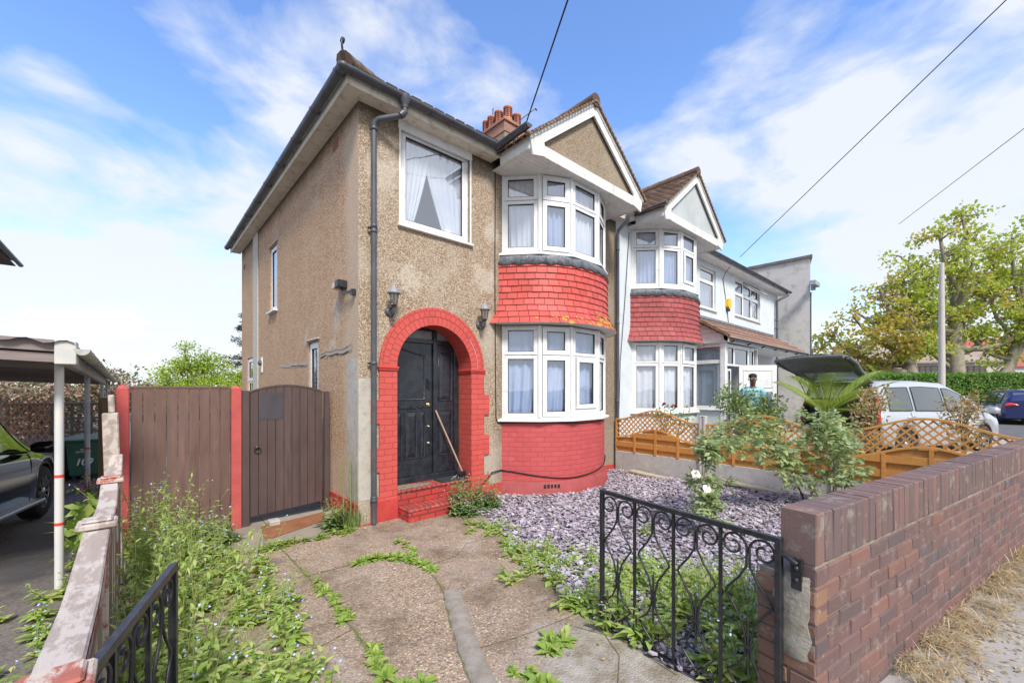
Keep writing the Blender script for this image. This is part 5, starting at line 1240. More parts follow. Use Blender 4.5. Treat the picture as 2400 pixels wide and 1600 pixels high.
def flower(mb, p, r, mi, rr, n=5):
    nn = rdir(rr, .8); a = nn.orthogonal().normalized(); b = nn.cross(a)
    for k in range(n):
        t = 2 * pi * k / n + rr.uniform(-.1, .1); d = a * cos(t) + b * sin(t); leaf(mb, p, d + nn * .3, nn, r, r * .95, .1, mi, 1, .1)
def weed_plant(mb, x, y, h, rr, spread=.5, leafL=.07, nst=4, flowers=True, z=None, lm=0):
    """leafy stems leaning outward with alternate leaves and small blue flowers (mi 0 leaf, 1 stem, 2 flower)"""
    z = gz(0, y) if z is None else z
    for s in range(nst):
        a = rr.uniform(0, 2 * pi); hh = h * rr.choice((.5, .7, .9, 1.1, 1.35)); lean = rr.uniform(.05, spread); pts = []; ph = rr.uniform(0, 6)
        for i in range(5):
            t = i / 4; pts.append(Vector((x + cos(a) * lean * hh * t ** 1.4 + .01 * sin(ph + t * 5), y + sin(a) * lean * hh * t ** 1.4, z + hh * t * (1 - .12 * t * lean))))
        mb.tube(pts, [.0035, .003, .0028, .002, .0012], 3, 1, False)
        n = int(5 + hh * 16)
        for k in range(n):
            t = (k + .3) / n; i = min(3, int(t * 4)); p = pts[i].lerp(pts[i + 1], t * 4 - i); b = a + k * 2.4 + rr.uniform(-.4, .4); L = leafL * (1.35 - .8 * t) * rr.uniform(.7, 1.3)
            leaf(mb, p, (cos(b), sin(b), rr.uniform(-.1, .7)), (0, 0, 1), L, L * rr.uniform(.36, .5), rr.uniform(.1, .45), lm, 3, rr.uniform(.1, .4))
        if flowers:
            for k in range(rr.choice((0, 0, 1, 2, 3))): flower(mb, pts[-1] + Vector((rr.gauss(0, .02), rr.gauss(0, .02), rr.uniform(-.05, .02))), .0075, 2, rr)
    for k in range(int(4 + spread * 6)):
        b = rr.uniform(0, 2 * pi); L = leafL * rr.uniform(1.2, 2.0); leaf(mb, (x + rr.gauss(0, .02), y + rr.gauss(0, .02), z + rr.uniform(0, h * .25)), (cos(b), sin(b), rr.uniform(.2, 1.0)), (0, 0, 1), L, L * .38, .4, lm, 4, .2)
def mass(name, label, region, n, hfn, seed, mats=None, leafL=.06, cat='weeds', kind='stuff', flowers=True):
    rr = random.Random(seed); mb = MB()
    for i in range(n):
        x, y = region(rr); weed_plant(mb, x, y, hfn(x, y) * rr.uniform(.6, 1.15), rr, .6, leafL, rr.randint(2, 4), flowers)
    o = mb.build(name, mats or [LEAFW, STEM, BLUE]); tag(o, label, cat, kind=kind); return o
# alkanet jungle along the left fence
def reg_left(rr):
    while True:
        y = rr.uniform(-3.9, .72); t = (y + 3.9) / 4.6; xr = -1.62 + .40 * sin(t * pi) ** .8 + .12 * noise.noise(Vector((y * 2.2, 0, 0)))
        if y > .1: xr = -1.45
        if y < -2.9: xr = -1.72
        x = -2.12 + (xr + 2.12) * rr.random() ** .9
        if y < -2.8 and x < -2.02 + (y + 3.9) * .25: continue
        return x, y
mass('alkanet_weeds', 'tangle of blue-flowered alkanet along the peeling fence by the driveway', reg_left, 165, lambda x, y: (.50 if x < -1.75 else .27) * (.85 if y < -2.2 else 1.0) + (.10 if -1.2 < y < .5 else 0), 41, leafL=.064)
def reg_gate(rr):
    while True:
        y = rr.uniform(-4.25, -2.95); x = rr.uniform(.1, 1.25)
        if x < .16 - (y + 3.3) * .1 and y > -3.4: continue
        if y < -4.5 - x * .19 + .34: continue
        return x, y
mb = MB(); rr = random.Random(48)
for k in range(46):
    x, y = rr.uniform(-2.12, -1.72), rr.uniform(-2.6, .7); hh = rr.uniform(.45, .85); lx, ly = rr.gauss(0, .12), rr.gauss(0, .12); P = [Vector((x + lx * t_ * t_, y + ly * t_ * t_, hh * t_)) for t_ in (0, .3, .6, .85, 1)]
    mb.tube(P, [.004, .0035, .003, .002, .001], 4, 1, False)
    for q in range(int(hh * 26)): t_ = rr.uniform(.15, 1); i_ = min(3, int(t_ * 4)); p = P[i_].lerp(P[i_ + 1], t_ * 4 - i_); leaf(mb, p, rdir(rr, .3), (0, 0, 1), rr.uniform(.03, .075) * (1.3 - .6 * t_), rr.uniform(.012, .024), .25, 0, 3, .2)
    if rr.random() < .5: [leaf(mb, P[0], (rr.gauss(0, .5), rr.gauss(0, .5), 1), (rr.gauss(0, 1), rr.gauss(0, 1), .1), rr.uniform(.3, .6), .008, .35, 3, 4, .1) for _ in range(4)]
o = mb.build('tall_stalks', [LEAFW, STEM, BLUE, GRASSG]); tag(o, 'tall thin weed stalks and grass blades standing against the low fence and brown panel', 'weeds', kind='stuff')
mass('alkanet_weeds', 'alkanet weeds growing through the black gate beside the brick wall', reg_gate, 120, lambda x, y: .16 + .20 * max(0, min(1, (-y - 3.0))), 43, [LEAFW, STEM, BLUE], .064)
def reg_edge(rr):
    u = rr.random()
    if u < .22: return rr.gauss(1.05, .12), rr.gauss(-1.15, .2)
    if u < .45: return rr.gauss(.78, .10), rr.gauss(-1.9, .2)
    return rr.gauss(.62, .24), rr.gauss(-2.48, .22)
mass('edge_weeds', 'low weeds spreading over the edge between driveway and slate bed', reg_edge, 85, lambda x, y: .085 + (.07 if y < -1.9 else 0), 44, leafL=.05)
def reg_path(rr):
    u = rr.random(); return -2.1 + 1.95 * u, rr.gauss(-.09, .035) + (.3 * (u < .3) * rr.random())
mass('path_weeds', 'fringe of grass and weeds in the joint before the side gate', reg_path, 42, lambda x, y: .07, 45, [GRASSG, STEM, BLUE], .045, flowers=False)
def reg_nb(rr):
    u = rr.random()
    if u < .6: return rr.uniform(-3.1, -2.3), rr.uniform(-3.6, -1.2) if rr.random() < .8 else rr.uniform(-1.2, 0)
    return rr.uniform(-2.62, -2.28), rr.uniform(-3.6, 4.5)
mass('fence_foot_weeds', 'weeds on the neighbouring drive at the foot of the fence', reg_nb, 110, lambda x, y: .15, 46, leafL=.06)
# single bushes
def bush_thing(name, label, cat, x, y, n, r, h, seed, mats, leafL=.06, flowers=True, group=None):
    rr = random.Random(seed); mb = MB()
    for i in range(n):
        a, q = rr.uniform(0, 2 * pi), r * sqrt(rr.random()); weed_plant(mb, q * cos(a), q * sin(a), h * (1.1 - .5 * q / r) * rr.uniform(.75, 1.1), rr, .5, leafL, 3, flowers, 0)
    o = mb.build(name, mats); o.location = (x, y, gz(0, y)); tag(o, label, cat, group); return o
bush_thing('alkanet_bush', 'leafy weed bush beside the red porch steps and bay', 'bush', 1.30, -.42, 34, .34, .46, 50, [LEAFD, STEM, BLUE], .075)
bush_thing('dark_weed_bush', 'dark green weed clump at the foot of the house corner', 'bush', -.30, .20, 16, .17, .34, 51, [LEAFSH, STEM, BLUE], .07, False)
bush_thing('dark_weed_bush', 'green weed clump against the left red gate post', 'bush', -1.45, .45, 12, .16, .34, 52, [LEAFD, STEM, BLUE], .07)
bush_thing('slate_tuft', 'small tuft of weeds alone in the middle of the slate bed', 'weed tuft', 1.98, -2.6, 9, .10, .12, 53, [GRASSG, STEM, BLUE], .04, False)
bush_thing('slate_tuft', 'low yellow-green sprig on the slate by the brick wall pier', 'weed tuft', 1.15, -3.35, 6, .10, .10, 54, [LEAFR, STEM, BLUE], .035, False)
mb = MB(); rr = random.Random(60)
for k in range(120):
    a = rr.uniform(0, 2 * pi); L = rr.uniform(.10, .24); leaf(mb, (rr.gauss(0, .05), rr.gauss(0, .05), 0), (cos(a) * .5, sin(a) * .5, 1), (cos(a), sin(a), .2), L, .009, .5, 0, 4, .1)
for k in range(5): x, y = rr.gauss(0, .05), rr.gauss(0, .04); mb.tube([(x, y, 0), (x * 1.1, y * 1.1, .45), (x * 1.3 + .01, y * 1.2, .80 + .1 * rr.random())], [.004, .005, .003], 4, 1); [leaf(mb, (x * 1.15, y * 1.15, .4 + i * .018), (cos(i * 2.4), sin(i * 2.4), .6), (0, 0, 1), .022, .009, .1, 0, 1) for i in range(22)]
o = mb.build('tall_grass', [pm('dark_grass', (.10, .16, .05), (.16, .22, .06), 20, .6), STEM]); o.location = (-.16, .02, 0); tag(o, 'tall dark grass tuft with upright seed stems at the house corner', 'grass tuft')
# rosettes in the driveway joints
def rosette(seed, nl=13, L=.10, label='', mat=LEAFR):
    rr = random.Random(seed); mb = MB()
    for k in range(nl):
        a = k * 2.4 + rr.uniform(-.3, .3); l = L * rr.uniform(.6, 1.1); leaf(mb, (0, 0, .004), (cos(a), sin(a), rr.uniform(.15, .95)), (0, 0, 1), l, l * rr.uniform(.38, .55), rr.uniform(.25, .6), 0, 4, .25)
    for k in range(5): a = rr.uniform(0, 6.3); leaf(mb, (0, 0, .01), (cos(a) * .4, sin(a) * .4, 1), (cos(a), sin(a), 0), L * .6, L * .22, .1, 0, 3, .3)
    return mb.build('leaf_rosette', mat)
RGRP = 'broad-leaved weed rosettes in the driveway joints'
protos = [rosette(70 + i) for i in range(4)]; used = [0]
def place_ros(x, y, s, label):
    k = R.randrange(4); o = protos[k] if not protos[k].get('label') else protos[k].copy()
    if o.get('label'): COL.objects.link(o)
    o.location = (x, y, gz(0, y) + .006); o.rotation_euler = (0, 0, R.uniform(0, 6.3)); o.scale = (s, s, s * R.uniform(.8, 1.2)); tag(o, label, 'weed', RGRP)
for (pts_, n, lab, s0) in (([(-.55, -1.06), (-.3, -1.13), (-.12, -1.36)], 16, 'broad-leaved rosette in the curved driveway joint nearest the steps', 1.0), ([(-.13, -1.4), (-.14, -1.75)], 8, 'broad-leaved rosette where the curved joint turns towards the gates', .8), ([(-.97, -1.2), (-.97, -1.8), (-1.0, -2.15)], 13, 'bright rosette along the straight joint in the middle of the drive', .75), ([(-1.04, -2.5), (-1.06, -2.85), (-.98, -3.1)], 9, 'feathery weed rosette in the straight joint nearest the camera', .8), ([(-.02, -.75), (.08, -1.05), (-.06, -1.25)], 6, 'small bright weed between the porch steps and the curved joint', .75), ([(.72, -1.12), (.85, -1.10)], 3, 'small weed on the brown concrete in front of the bay bush', .7), ([(-.32, -3.24), (-.20, -3.28)], 4, 'light green broad weed on the cracked cement near the right gate', 1.1), ([(-.48, -3.35), (-.58, -3.25)], 4, 'yellowish weed at the lower end of the cement strip', .6), ([(-.5, -3.48), (-.62, -3.42)], 3, 'large leafed weed at the bottom edge of the drive', .9), ([(-1.40, -2.95), (-1.36, -3.0)], 2, 'lone small weed on the left of the drive near the left gate', .7)):
    for i in range(n):
        t = (i + R.random()) / n * (len(pts_) - 1); j = min(len(pts_) - 2, int(t)); a, b = pts_[j], pts_[j + 1]; t -= j
        place_ros(a[0] + (b[0] - a[0]) * t + R.gauss(0, .022), a[1] + (b[1] - a[1]) * t + R.gauss(0, .022), s0 * R.uniform(.65, 1.1), lab)
for p in protos:
    if not p.get('label'): bpy.data.objects.remove(p)
# moss and fine grass threads in the joints
mb = MB(); rr = random.Random(77)
for J, n, dens in ((J1, 900, 1), (J2, 450, 1), (J4, 700, 1), (J3, 60, 1)):
    for k in range(n):
        t = rr.random() * (len(J) - 1); j = min(len(J) - 2, int(t)); t -= j; x = J[j][0] + (J[j + 1][0] - J[j][0]) * t + rr.gauss(0, .014); y = J[j][1] + (J[j + 1][1] - J[j][1]) * t + rr.gauss(0, .014)
        if noise.noise(Vector((x * 4, y * 4, 3))) < -.05: continue
        leaf(mb, (x, y, gz(0, y)), (rr.gauss(0, .6), rr.gauss(0, .6), 1), (rr.gauss(0, 1), rr.gauss(0, 1), .1), rr.uniform(.015, .05), .0035, .4, 0, 1)
o = mb.build('joint_grass', GRASSG); tag(o, 'fine grass threads growing in the driveway joints', 'grass', kind='stuff')
mb = MB(); rr = random.Random(79)
for k in range(260):
    x, y = rr.uniform(-1.6, .9), rr.uniform(-3.8, -.1); a = rr.uniform(0, 6.3); l = rr.choice((.006, .01, .014, .024)); leaf(mb, (x, y, gz(0, y) + .010), (cos(a), sin(a), .12), (rr.gauss(0, .3), rr.gauss(0, .3), 1), l * 1.4, l, .1, 0 if rr.random() < .5 else 1, 1, .2)
o = mb.build('leaf_litter', [GRASSD, slo.data.materials[0]]); tag(o, 'small dead leaves and stray slate chips scattered on the driveway', 'leaf litter', kind='stuff')
# dry grass against the street wall
mb = MB(); rr = random.Random(78)
for k in range(6500):
    s = rr.uniform(.75, 5.2); cl = noise.noise(Vector((s * 1.7, 0, 1))) ; t = -rr.random() ** 1.5 * (.17 + .26 * cl + .06 * (s < 2.6)) - .01; x, y = onwall(s, t)
    if noise.noise(Vector((s * 5, t * 9, 4))) < -.12: continue
    a = rr.uniform(0, 6.3); L = rr.uniform(.04, .15) * (1 + .5 * cl); leaf(mb, (x, y, gz(0, y) + rr.uniform(0, .07)), (cos(a), sin(a), rr.uniform(-.1, .8)), (cos(a) * -.3, sin(a) * -.3, 1), L, rr.uniform(.002, .0055), rr.uniform(.1, .8), 0, 3, .1)
for k in range(1500):
    s = rr.uniform(.75, 5.5); t = -rr.random() ** 1.3 * .36; x, y = onwall(s, t); a = rr.uniform(0, 6.3); leaf(mb, (x, y, gz(0, y) + rr.uniform(.008, .03)), (cos(a), sin(a), .15), (rr.gauss(0, .4), rr.gauss(0, .4), 1), rr.uniform(.015, .04), rr.uniform(.006, .016), .2, 0, 1)
o = mb.build('dry_grass', GRASSD); tag(o, 'dry straw-coloured grass and leaf litter along the foot of the street wall', 'dry grass', kind='stuff')

# ================================================================ ROSE BUSH IN THE SLATE BED
rose = thing('white_rose_bush', 'arching rose bush with white flowers growing behind the brick wall', 'rose bush', (0, 0, 0))
rr = random.Random(90); st = MB(); lf = MB()
def arch(p0, p1, up, n=14):
    p0, p1 = Vector(p0), Vector(p1); return [p0.lerp(p1, i / n) + Vector((0, 0, up * sin(pi * (i / n) ** .8))) + Vector((rr.gauss(0, .01), rr.gauss(0, .01), 0)) for i in range(n + 1)]
def rose_spray(pts, r0, dens=1.0, rad=.22, LL=.062):
    st.tube(pts, [r0 * (1 - .8 * i / (len(pts) - 1)) for i in range(len(pts))], 6)
    n = int(len(pts) * 2.2 * dens)
    for k in range(n):
        t = rr.uniform(.3, 1) * (len(pts) - 1); i = min(len(pts) - 2, int(t)); p = pts[i].lerp(pts[i + 1], t - i); d = rdir(rr, .15); L = rr.uniform(.06, rad)
        q = p + d * L; st.tube([p, p.lerp(q, .5) + Vector((0, 0, .01)), q], .0009, 3, cap=False); sd = d.cross(Vector((0, 0, 1)))
        sd = sd.normalized() if sd.length > .01 else Vector((1, 0, 0)); nn = rdir(rr, 1.2)
        for (f, s) in ((.45, 1), (.45, -1), (.78, 1), (.78, -1), (1, 0)):
            b = p.lerp(q, f); dd = (d + sd * s * 1.6) if s else d; l = LL * rr.uniform(.7, 1.2); leaf(lf, b, dd, nn, l, l * .58, .25, 0, 2, .25)
S1 = [(4.74, -3.4, .10), (4.23, -3.34, .64), (3.88, -3.3, .96), (3.45, -3.18, 1.21), (3.04, -3.08, 1.21), (2.67, -3.01, 1.07), (2.45, -3.02, .82), (2.35, -3.06, .61), (2.34, -3.12, .40)]
S2 = [(4.9, -3.68, .12), (4.78, -3.71, .62), (4.64, -3.71, .98), (4.41, -3.64, 1.22)]
def smooth(P, k=5):
    P = [Vector(p) for p in P]; E_ = [P[0] * 2 - P[1]] + P + [P[-1] * 2 - P[-2]]; out = []
    for i in range(1, len(E_) - 2):
        for j in range(k):
            t = j / k; p0, p1, p2, p3 = E_[i - 1:i + 3]; out.append(.5 * ((2 * p1) + (p2 - p0) * t + (2 * p0 - 5 * p1 + 4 * p2 - p3) * t * t + (3 * p1 - p0 - 3 * p2 + p3) * t ** 3))
    return out + [P[-1]]
SA, SB = smooth(S1), smooth(S2)
st.tube(SA, [.012 - .009 * i / len(SA) for i in range(len(SA))], 6); st.tube(SB, [.010 - .007 * i / len(SB) for i in range(len(SB))], 6)
st.tube(smooth([(4.86, -3.74, .12), (4.6, -3.9, .55), (4.48, -3.98, .72)]), .005, 5)
for (p, n_, sp) in (((3.26, -3.14, 1.12), 5, .26), ((3.56, -3.28, 1.06), 4, .22), ((2.88, -3.07, 1.04), 5, .24), ((3.99, -3.4, .92), 4, .26), ((3.76, -3.33, .72), 4, .22), ((4.38, -3.61, 1.22), 5, .22), ((4.72, -3.78, 1.08), 3, .22), ((4.26, -3.51, 1.04), 4, .24), ((4.41, -3.64, .94), 5, .26), ((4.55, -3.9, .84), 4, .24), ((4.41, -4.0, .74), 4, .24), ((4.29, -3.67, .66), 3, .22), ((4.2, -3.56, .46), 4, .2), ((4.56, -3.78, .44), 4, .2), ((4.51, -3.95, .6), 3, .2), ((2.47, -3.03, .92), 4, .16), ((2.36, -3.05, .62), 5, .14), ((2.36, -3.12, .52), 5, .13), ((3.55, -3.3, .80), 3, .24), ((2.34, -3.12, .42), 4, .10), ((2.62, -3.0, 1.0), 4, .2)):
    P = Vector(p); near = min(SA + SB, key=lambda q: (q - P).length)
    for k in range(n_):
        e = P + Vector((rr.gauss(0, sp * .55), rr.gauss(0, sp * .55), rr.gauss(0, sp * .42))); m_ = near.lerp(e, .5) + Vector((0, 0, .06)); q = [near, near.lerp(m_, .6), m_, m_.lerp(e, .6), e, e + (e - m_) * .25 - Vector((0, 0, .03))]
        rose_spray(q, .0035, 1.0, .17 if sp > .15 else .11, .064 if sp > .15 else .055)
st.build('stems', TWIG, rose); lf.build('foliage', LEAFROSE, rose)
YEL = pm('stamen_yellow', (.65, .45, .08), (.6, .4, .05))
for c, r, l in (((2.27, -2.99, .75), .056, 'open white rose with yellow centre'), ((2.30, -3.09, .61), .050, 'half-open white rose')):
    f = MB(); nn = Vector((-.45, -.6, .5)).normalized(); a = nn.orthogonal().normalized(); b = nn.cross(a)
    for k in range(7): t = 2 * pi * k / 7 + .1 * k; leaf(f, Vector(c) + nn * (.004 * (k % 2)), a * cos(t) + b * sin(t) + nn * (.35 if k % 2 else .15), nn, r * 1.05, r * 1.25, -.1, 0, 4, .15)
    f.lathe([(.0, .004), (.007, .004), (.009, 0)], tuple(Vector(c) + nn * .012), 8, 1, 'y'); f.build('rose_flower', [PETALW, YEL], rose, l)

# ================================================================ NEIGHBOUR'S GARDEN PLANTS
def shrub(name, label, cat, c, blobs, n, L, mat, seed, trunk=None, extra=None, zb=.3, twig=TWIG, fw=.55, loc_z=None, group=None):
    rr = random.Random(seed); t = thing(name, label, cat, (c[0], c[1], gz(0, c[1]) if loc_z is None else loc_z), 0, group); lf = MB(); tw = MB()
    tot = sum(b[3] * b[4] * b[5] for b in blobs)
    for b in blobs:
        m = int(n * (b[3] * b[4] * b[5]) / tot)
        tw.tube([(0, 0, 0), (b[0] * .4, b[1] * .4, b[2] * .5), (b[0], b[1], b[2])], [.02 + L * .1, .012 + L * .05, .004 + L * .02], 5)
        for k in range(m):
            d = rdir(rr); q = rr.random() ** .45; cl = noise.noise(Vector((d.x * 2.2 + b[0], d.y * 2.2, d.z * 2.2 + b[2] + seed)))
            if cl < -.12 and q > .55: continue
            p = Vector((b[0] + d.x * b[3] * q * (1 + .35 * cl), b[1] + d.y * b[4] * q * (1 + .35 * cl), b[2] + d.z * b[5] * q * (1 + .35 * cl)))
            if p.z < .02: continue
            l = L * rr.uniform(.6, 1.25); leaf(lf, p, rdir(rr, .1) + d * .6, rdir(rr, .9), l, l * fw, .2, 0, 2, .2)
        for k in range(5): d = rdir(rr, .4); tw.tube([(b[0] * .7, b[1] * .7, b[2] * .7), (b[0] + d.x * b[3] * .8, b[1] + d.y * b[4] * .8, b[2] + d.z * b[5] * .8)], [.006 + L * .03, .002 + L * .01], 4)
    tw.build('stems', twig, t); lf.build('foliage', mat, t)
    if extra: extra(t, rr)
    return t
def red_flowers(t, rr):
    for p in ((-.35, -.05, 1.36), (.02, -.1, 1.33)):
        f = MB(); 
        for k in range(14): leaf(f, p, rdir(rr, .5), rdir(rr), .045, .04, .1, 0, 2, .3)
        f.build('rose_flower', pm('dark_red_petals', (.42, .01, .03), (.3, .01, .02), 20, .5), t)
shrub('red_rose_bush', 'rose bush with two dark red flowers behind the first lattice panel', 'rose bush', (5.55, -1.05), [(-.25, 0, 1.15, .28, .25, .22), (.1, -.15, 1.05, .28, .25, .25), (.0, .1, .7, .25, .25, .4)], 900, .05, LEAFSH, 101, extra=red_flowers)
shrub('garden_shrub', 'glossy green shrub hiding the person in front of the white porch', 'shrub', (7.65, -1.9), [(-.35, .35, 1.35, .42, .4, .36), (-.1, .1, 1.05, .55, .45, .5), (.15, -.2, 1.2, .35, .35, .28), (.1, -.1, .6, .5, .5, .6)], 4200, .075, LEAFSH, 102)
shrub('bronze_rose_bush', 'bronze-tipped rose bush in front of the open car boot', 'rose bush', (7.4, -3.75), [(-.35, .0, 1.12, .28, .25, .26), (.15, -.05, 1.38, .34, .25, .24), (0, 0, .7, .22, .22, .45)], 900, .07, LEAFRED, 103)
shrub('bronze_rose_bush', 'bronze-tipped rose bush by the front wheel of the silver car', 'rose bush', (8.7, -4.85), [(-.3, .05, 1.05, .42, .3, .26), (.15, -.05, 1.25, .26, .2, .20), (0, 0, .7, .25, .25, .4)], 900, .07, LEAFRED, 104)
# palm
pt = thing('palm', 'young palm with arching feather fronds beside the open car boot', 'palm', (8.35, -2.95, .12)); rr = random.Random(110)
tk = MB(); tk.lathe([(.12, 0), (.14, .2), (.13, .5), (.10, .75), (.05, .9)], (0, 0, 0), 12); tk.build('trunk', BARK, pt)
FR = leafmat('palm_fronds', [(.26, .38, .06), (.36, .48, .09), (.20, .30, .06), (.42, .50, .14)], .4, .4)
for (az_, el, L) in ((-2.75, 1.0, 1.05), (2.6, .9, 1.1), (-2.2, .7, 1.0), (-1.4, .75, 1.15), (-.9, .9, 1.25), (-.55, .55, 1.2), (-1.0, .4, 1.15), (.4, 1.0, 1.1), (1.4, .8, 1.1), (3.1, .5, 1.0), (-1.7, .35, 1.0), (-.2, .8, 1.2), (-2.5, .35, .9)):
    f = MB(); pts = []; n = 16; d = Vector((cos(az_) * cos(el), sin(az_) * cos(el), sin(el)))
    for i in range(n + 1): t = i / n; pts.append(Vector((0, 0, 1.0)) + d * L * 1.3 * t - Vector((0, 0, .30 * L * t * t)))
    f.tube(pts, [.012 * (1 - .85 * i / n) for i in range(n + 1)], 5, 1); sd = d.cross(Vector((0, 0, 1))).normalized()
    for i in range(2, n * 2):
        t = i / (n * 2); k = int(t * n); p = pts[k].lerp(pts[min(n, k + 1)], t * n - k); fwd = (pts[min(n, k + 1)] - pts[k]).normalized(); l = .42 * L * sin(pi * min(1, t * .9 + .12)) ** .7
        for s in (-1, 1): leaf(f, p, fwd * 1.1 + sd * s + Vector((0, 0, .25)), (0, 0, 1), l, .024, .18, 0, 3, .2)
    f.build('frond', [FR, STEM], pt)

# ================================================================ TREES
def tree(name, label, base, trunk_pts, r0, targets, seed, leafn=46, LL=.19, clump=.75, mats=None, bark=BARK, flat=.55, cat='tree', group=None, sub=7, mix_fn=None, srad=1.5):
    rr = random.Random(seed); t = thing(name, label, cat, base, 0, group); tr = MB(); lf = MB()
    tp = [Vector(p) for p in trunk_pts]; m = len(tp) - 1; tr.tube(tp, [r0 * (1 - .55 * i / m) for i in range(m + 1)], 10)
    def limb(p0, p1, r, sag, n=7):
        pts = []; off = rdir(rr) * (p1 - p0).length * .10
        for i in range(n + 1):
            u = i / n; q = p0.lerp(p1, u) + off * sin(pi * u) + Vector((0, 0, sag * sin(pi * u))) + Vector((noise.noise(Vector((u * 3, p1.x, seed))), noise.noise(Vector((u * 3, p1.y, seed + 5))), 0)) * .22 * sin(pi * u)
            pts.append(q)
        tr.tube(pts, [r * (1 - .72 * i / n) + .008 for i in range(n + 1)], 7 if r > .05 else 5, cap=False); return pts
    for T in targets:
        T = Vector(T[:3]); h = min(.95, max(.25, (T.z / (tp[-1].z * 1.6)))); k = h * m; i = min(m - 1, int(k)); s0 = tp[i].lerp(tp[i + 1], k - i); L = limb(s0, T, r0 * rr.uniform(.34, .52), -.12 * (T - s0).length)
        ends = [T]
        for s in range(sub):
            u = rr.uniform(.45, 1); k = u * 7; i = min(6, int(k)); a = L[i].lerp(L[i + 1], k - i); d = rdir(rr, .35); e = a + Vector((d.x, d.y, d.z * .8)) * rr.uniform(.5, 1.0) * srad; l2 = limb(a, e, r0 * .13, .05, 5); ends.append(e)
            d = rdir(rr, .2); e2 = l2[3] + d * srad * .5; limb(l2[3], e2, r0 * .045, 0, 3); ends.append(e2)
        for e in ends:
            mi = 0 if mix_fn is None else mix_fn(e, rr)
            for q in range(leafn):
                d = rdir(rr); w = rr.random() ** .5 * clump; p = e + Vector((d.x * w, d.y * w, d.z * w * flat)); l = LL * rr.uniform(.6, 1.2); leaf(lf, p, rdir(rr, -.1), rdir(rr, .8), l, l * .7, .2, mi, 1, .2)
    tr.build('trunk', bark, t); lf.build('crown', mats or [LEAFTR, LEAFOC], t); return t
vr = Vector((.742, -.670, 0)); vd = Vector((.670, .742, 0))     # across and away, seen from the drive
def tg(r, z, d=0): v = vr * r + vd * d; return (v.x, v.y, z)
rr = random.Random(5)
T1 = [tg(-5.9, 5.6), tg(-6.2, 4.0, 1), tg(-4.9, 6.6, -1), tg(-4.6, 3.6), tg(-3.6, 7.6, 1), tg(-2.9, 5.0, -1), tg(-2.2, 8.9), tg(-.8, 7.0, 1.5), tg(-.6, 9.8), tg(.6, 8.4, -1), tg(1.4, 6.2, 1), tg(-1.6, 6.2, -2), tg(-3.8, 5.2, 2), tg(1.6, 10.3, 0)]
tree('street_tree', 'spreading street tree with ochre and green leaves nearest the houses', (39.4, -2.0, 0), [(0, 0, 0), (.1, 0, 2), (.15, .1, 3.6), (-.1, .1, 5), (0, 0, 6.6)], .55, T1, 201, leafn=26, LL=.29, clump=.8, mix_fn=lambda e, r: 1 if (e.dot(vr) < -1.2 and r.random() < .72) else 0, group='big trees behind the hedge')
T2 = [tg(-3.6, 8.8), tg(-2.6, 11.2, 1), tg(-3.0, 6.4, -1), tg(-1.2, 13.0), tg(.4, 14.3, 0), tg(-.4, 10.4, -1.5), tg(1.8, 13.2, 1), tg(1.2, 8.6, 1.5), tg(3.2, 11.8), tg(3.0, 9.2, -1), tg(4.4, 10.4, 1), tg(-1.6, 7.9, 2), tg(2.4, 6.4, 0), tg(4.6, 7.0, -1), tg(-2.2, 4.6, 0)]
tree('street_tree', 'tallest green tree behind the hedge, just right of the telegraph pole', (41.8, -4.2, 0), [(0, 0, 0), (.1, 0, 2.5), (.05, .1, 5), (.2, 0, 7.5), (.1, 0, 9.5)], .6, T2, 202, leafn=27, LL=.29, clump=.85, mix_fn=lambda e, r: 1 if r.random() < .18 else 0, group='big trees behind the hedge')
T3 = [tg(-1.5, 7.0), tg(.5, 9.4), tg(2, 11.5, 1), tg(3.5, 13, 0), tg(4.2, 9), tg(5.5, 11, 1), tg(2.5, 6.5, -1), tg(5.5, 7), tg(1, 12.3, -1), tg(6.8, 9.5, 0), tg(3.2, 4.6, 0)]
tree('street_tree', 'leaning tree at the right edge of the photo with a slanting trunk', (42.6, -5.4, 0), [(0, 0, 0), tg(1.0, 1.6), tg(2.1, 3.4), tg(2.7, 5.5), tg(3.0, 8)], .42, T3, 203, leafn=25, LL=.29, clump=.85, mix_fn=lambda e, r: 1 if r.random() < .1 else 0, group='big trees behind the hedge')
tree('small_tree', 'low ochre-leaved tree between the far houses and the silver car', (44, 2.5, 0), [(0, 0, 0), (0, 0, 2), (0, 0, 3.5)], .25, [tg(-1.5, 3.6), tg(0, 4.6), tg(1.4, 3.8), tg(.4, 3.0)], 204, leafn=30, LL=.2, clump=.8, mix_fn=lambda e, r: 1 if r.random() < .5 else 0, sub=4)
tree('bright_green_tree', 'bright lime-green young tree behind the brown side fence', (-.5, 14.2, 0), [(0, 0, 0), (0, 0, 1.2), (.05, 0, 2.2)], .09, [(-.6, .1, 2.6), (-.3, 0, 3.1), (.3, .2, 2.4), (.9, 0, 2.5), (.5, .1, 2.9), (-1.0, .2, 2.2), (1.4, 0, 2.1), (.0, 0, 2.0), (-.3, .2, 1.6), (.8, .1, 1.7), (1.5, .2, 1.6), (-.9, 0, 1.7)], 205, leafn=60, LL=.085, clump=.36, mats=[LEAFBR, LEAFBR], flat=.6, sub=5, srad=.55)
shrub('lime_hedge', 'bright green rounded bush filling the gap above the brown fence', 'bush', (-.4, 11.5), [(-1.0, .3, 1.25, .5, .5, .6), (-.3, 0, 1.35, .6, .5, .65), (.4, 0, 1.35, .6, .5, .6), (1.1, 0, 1.4, .6, .5, .6)], 7000, .075, LEAFBR, 206)
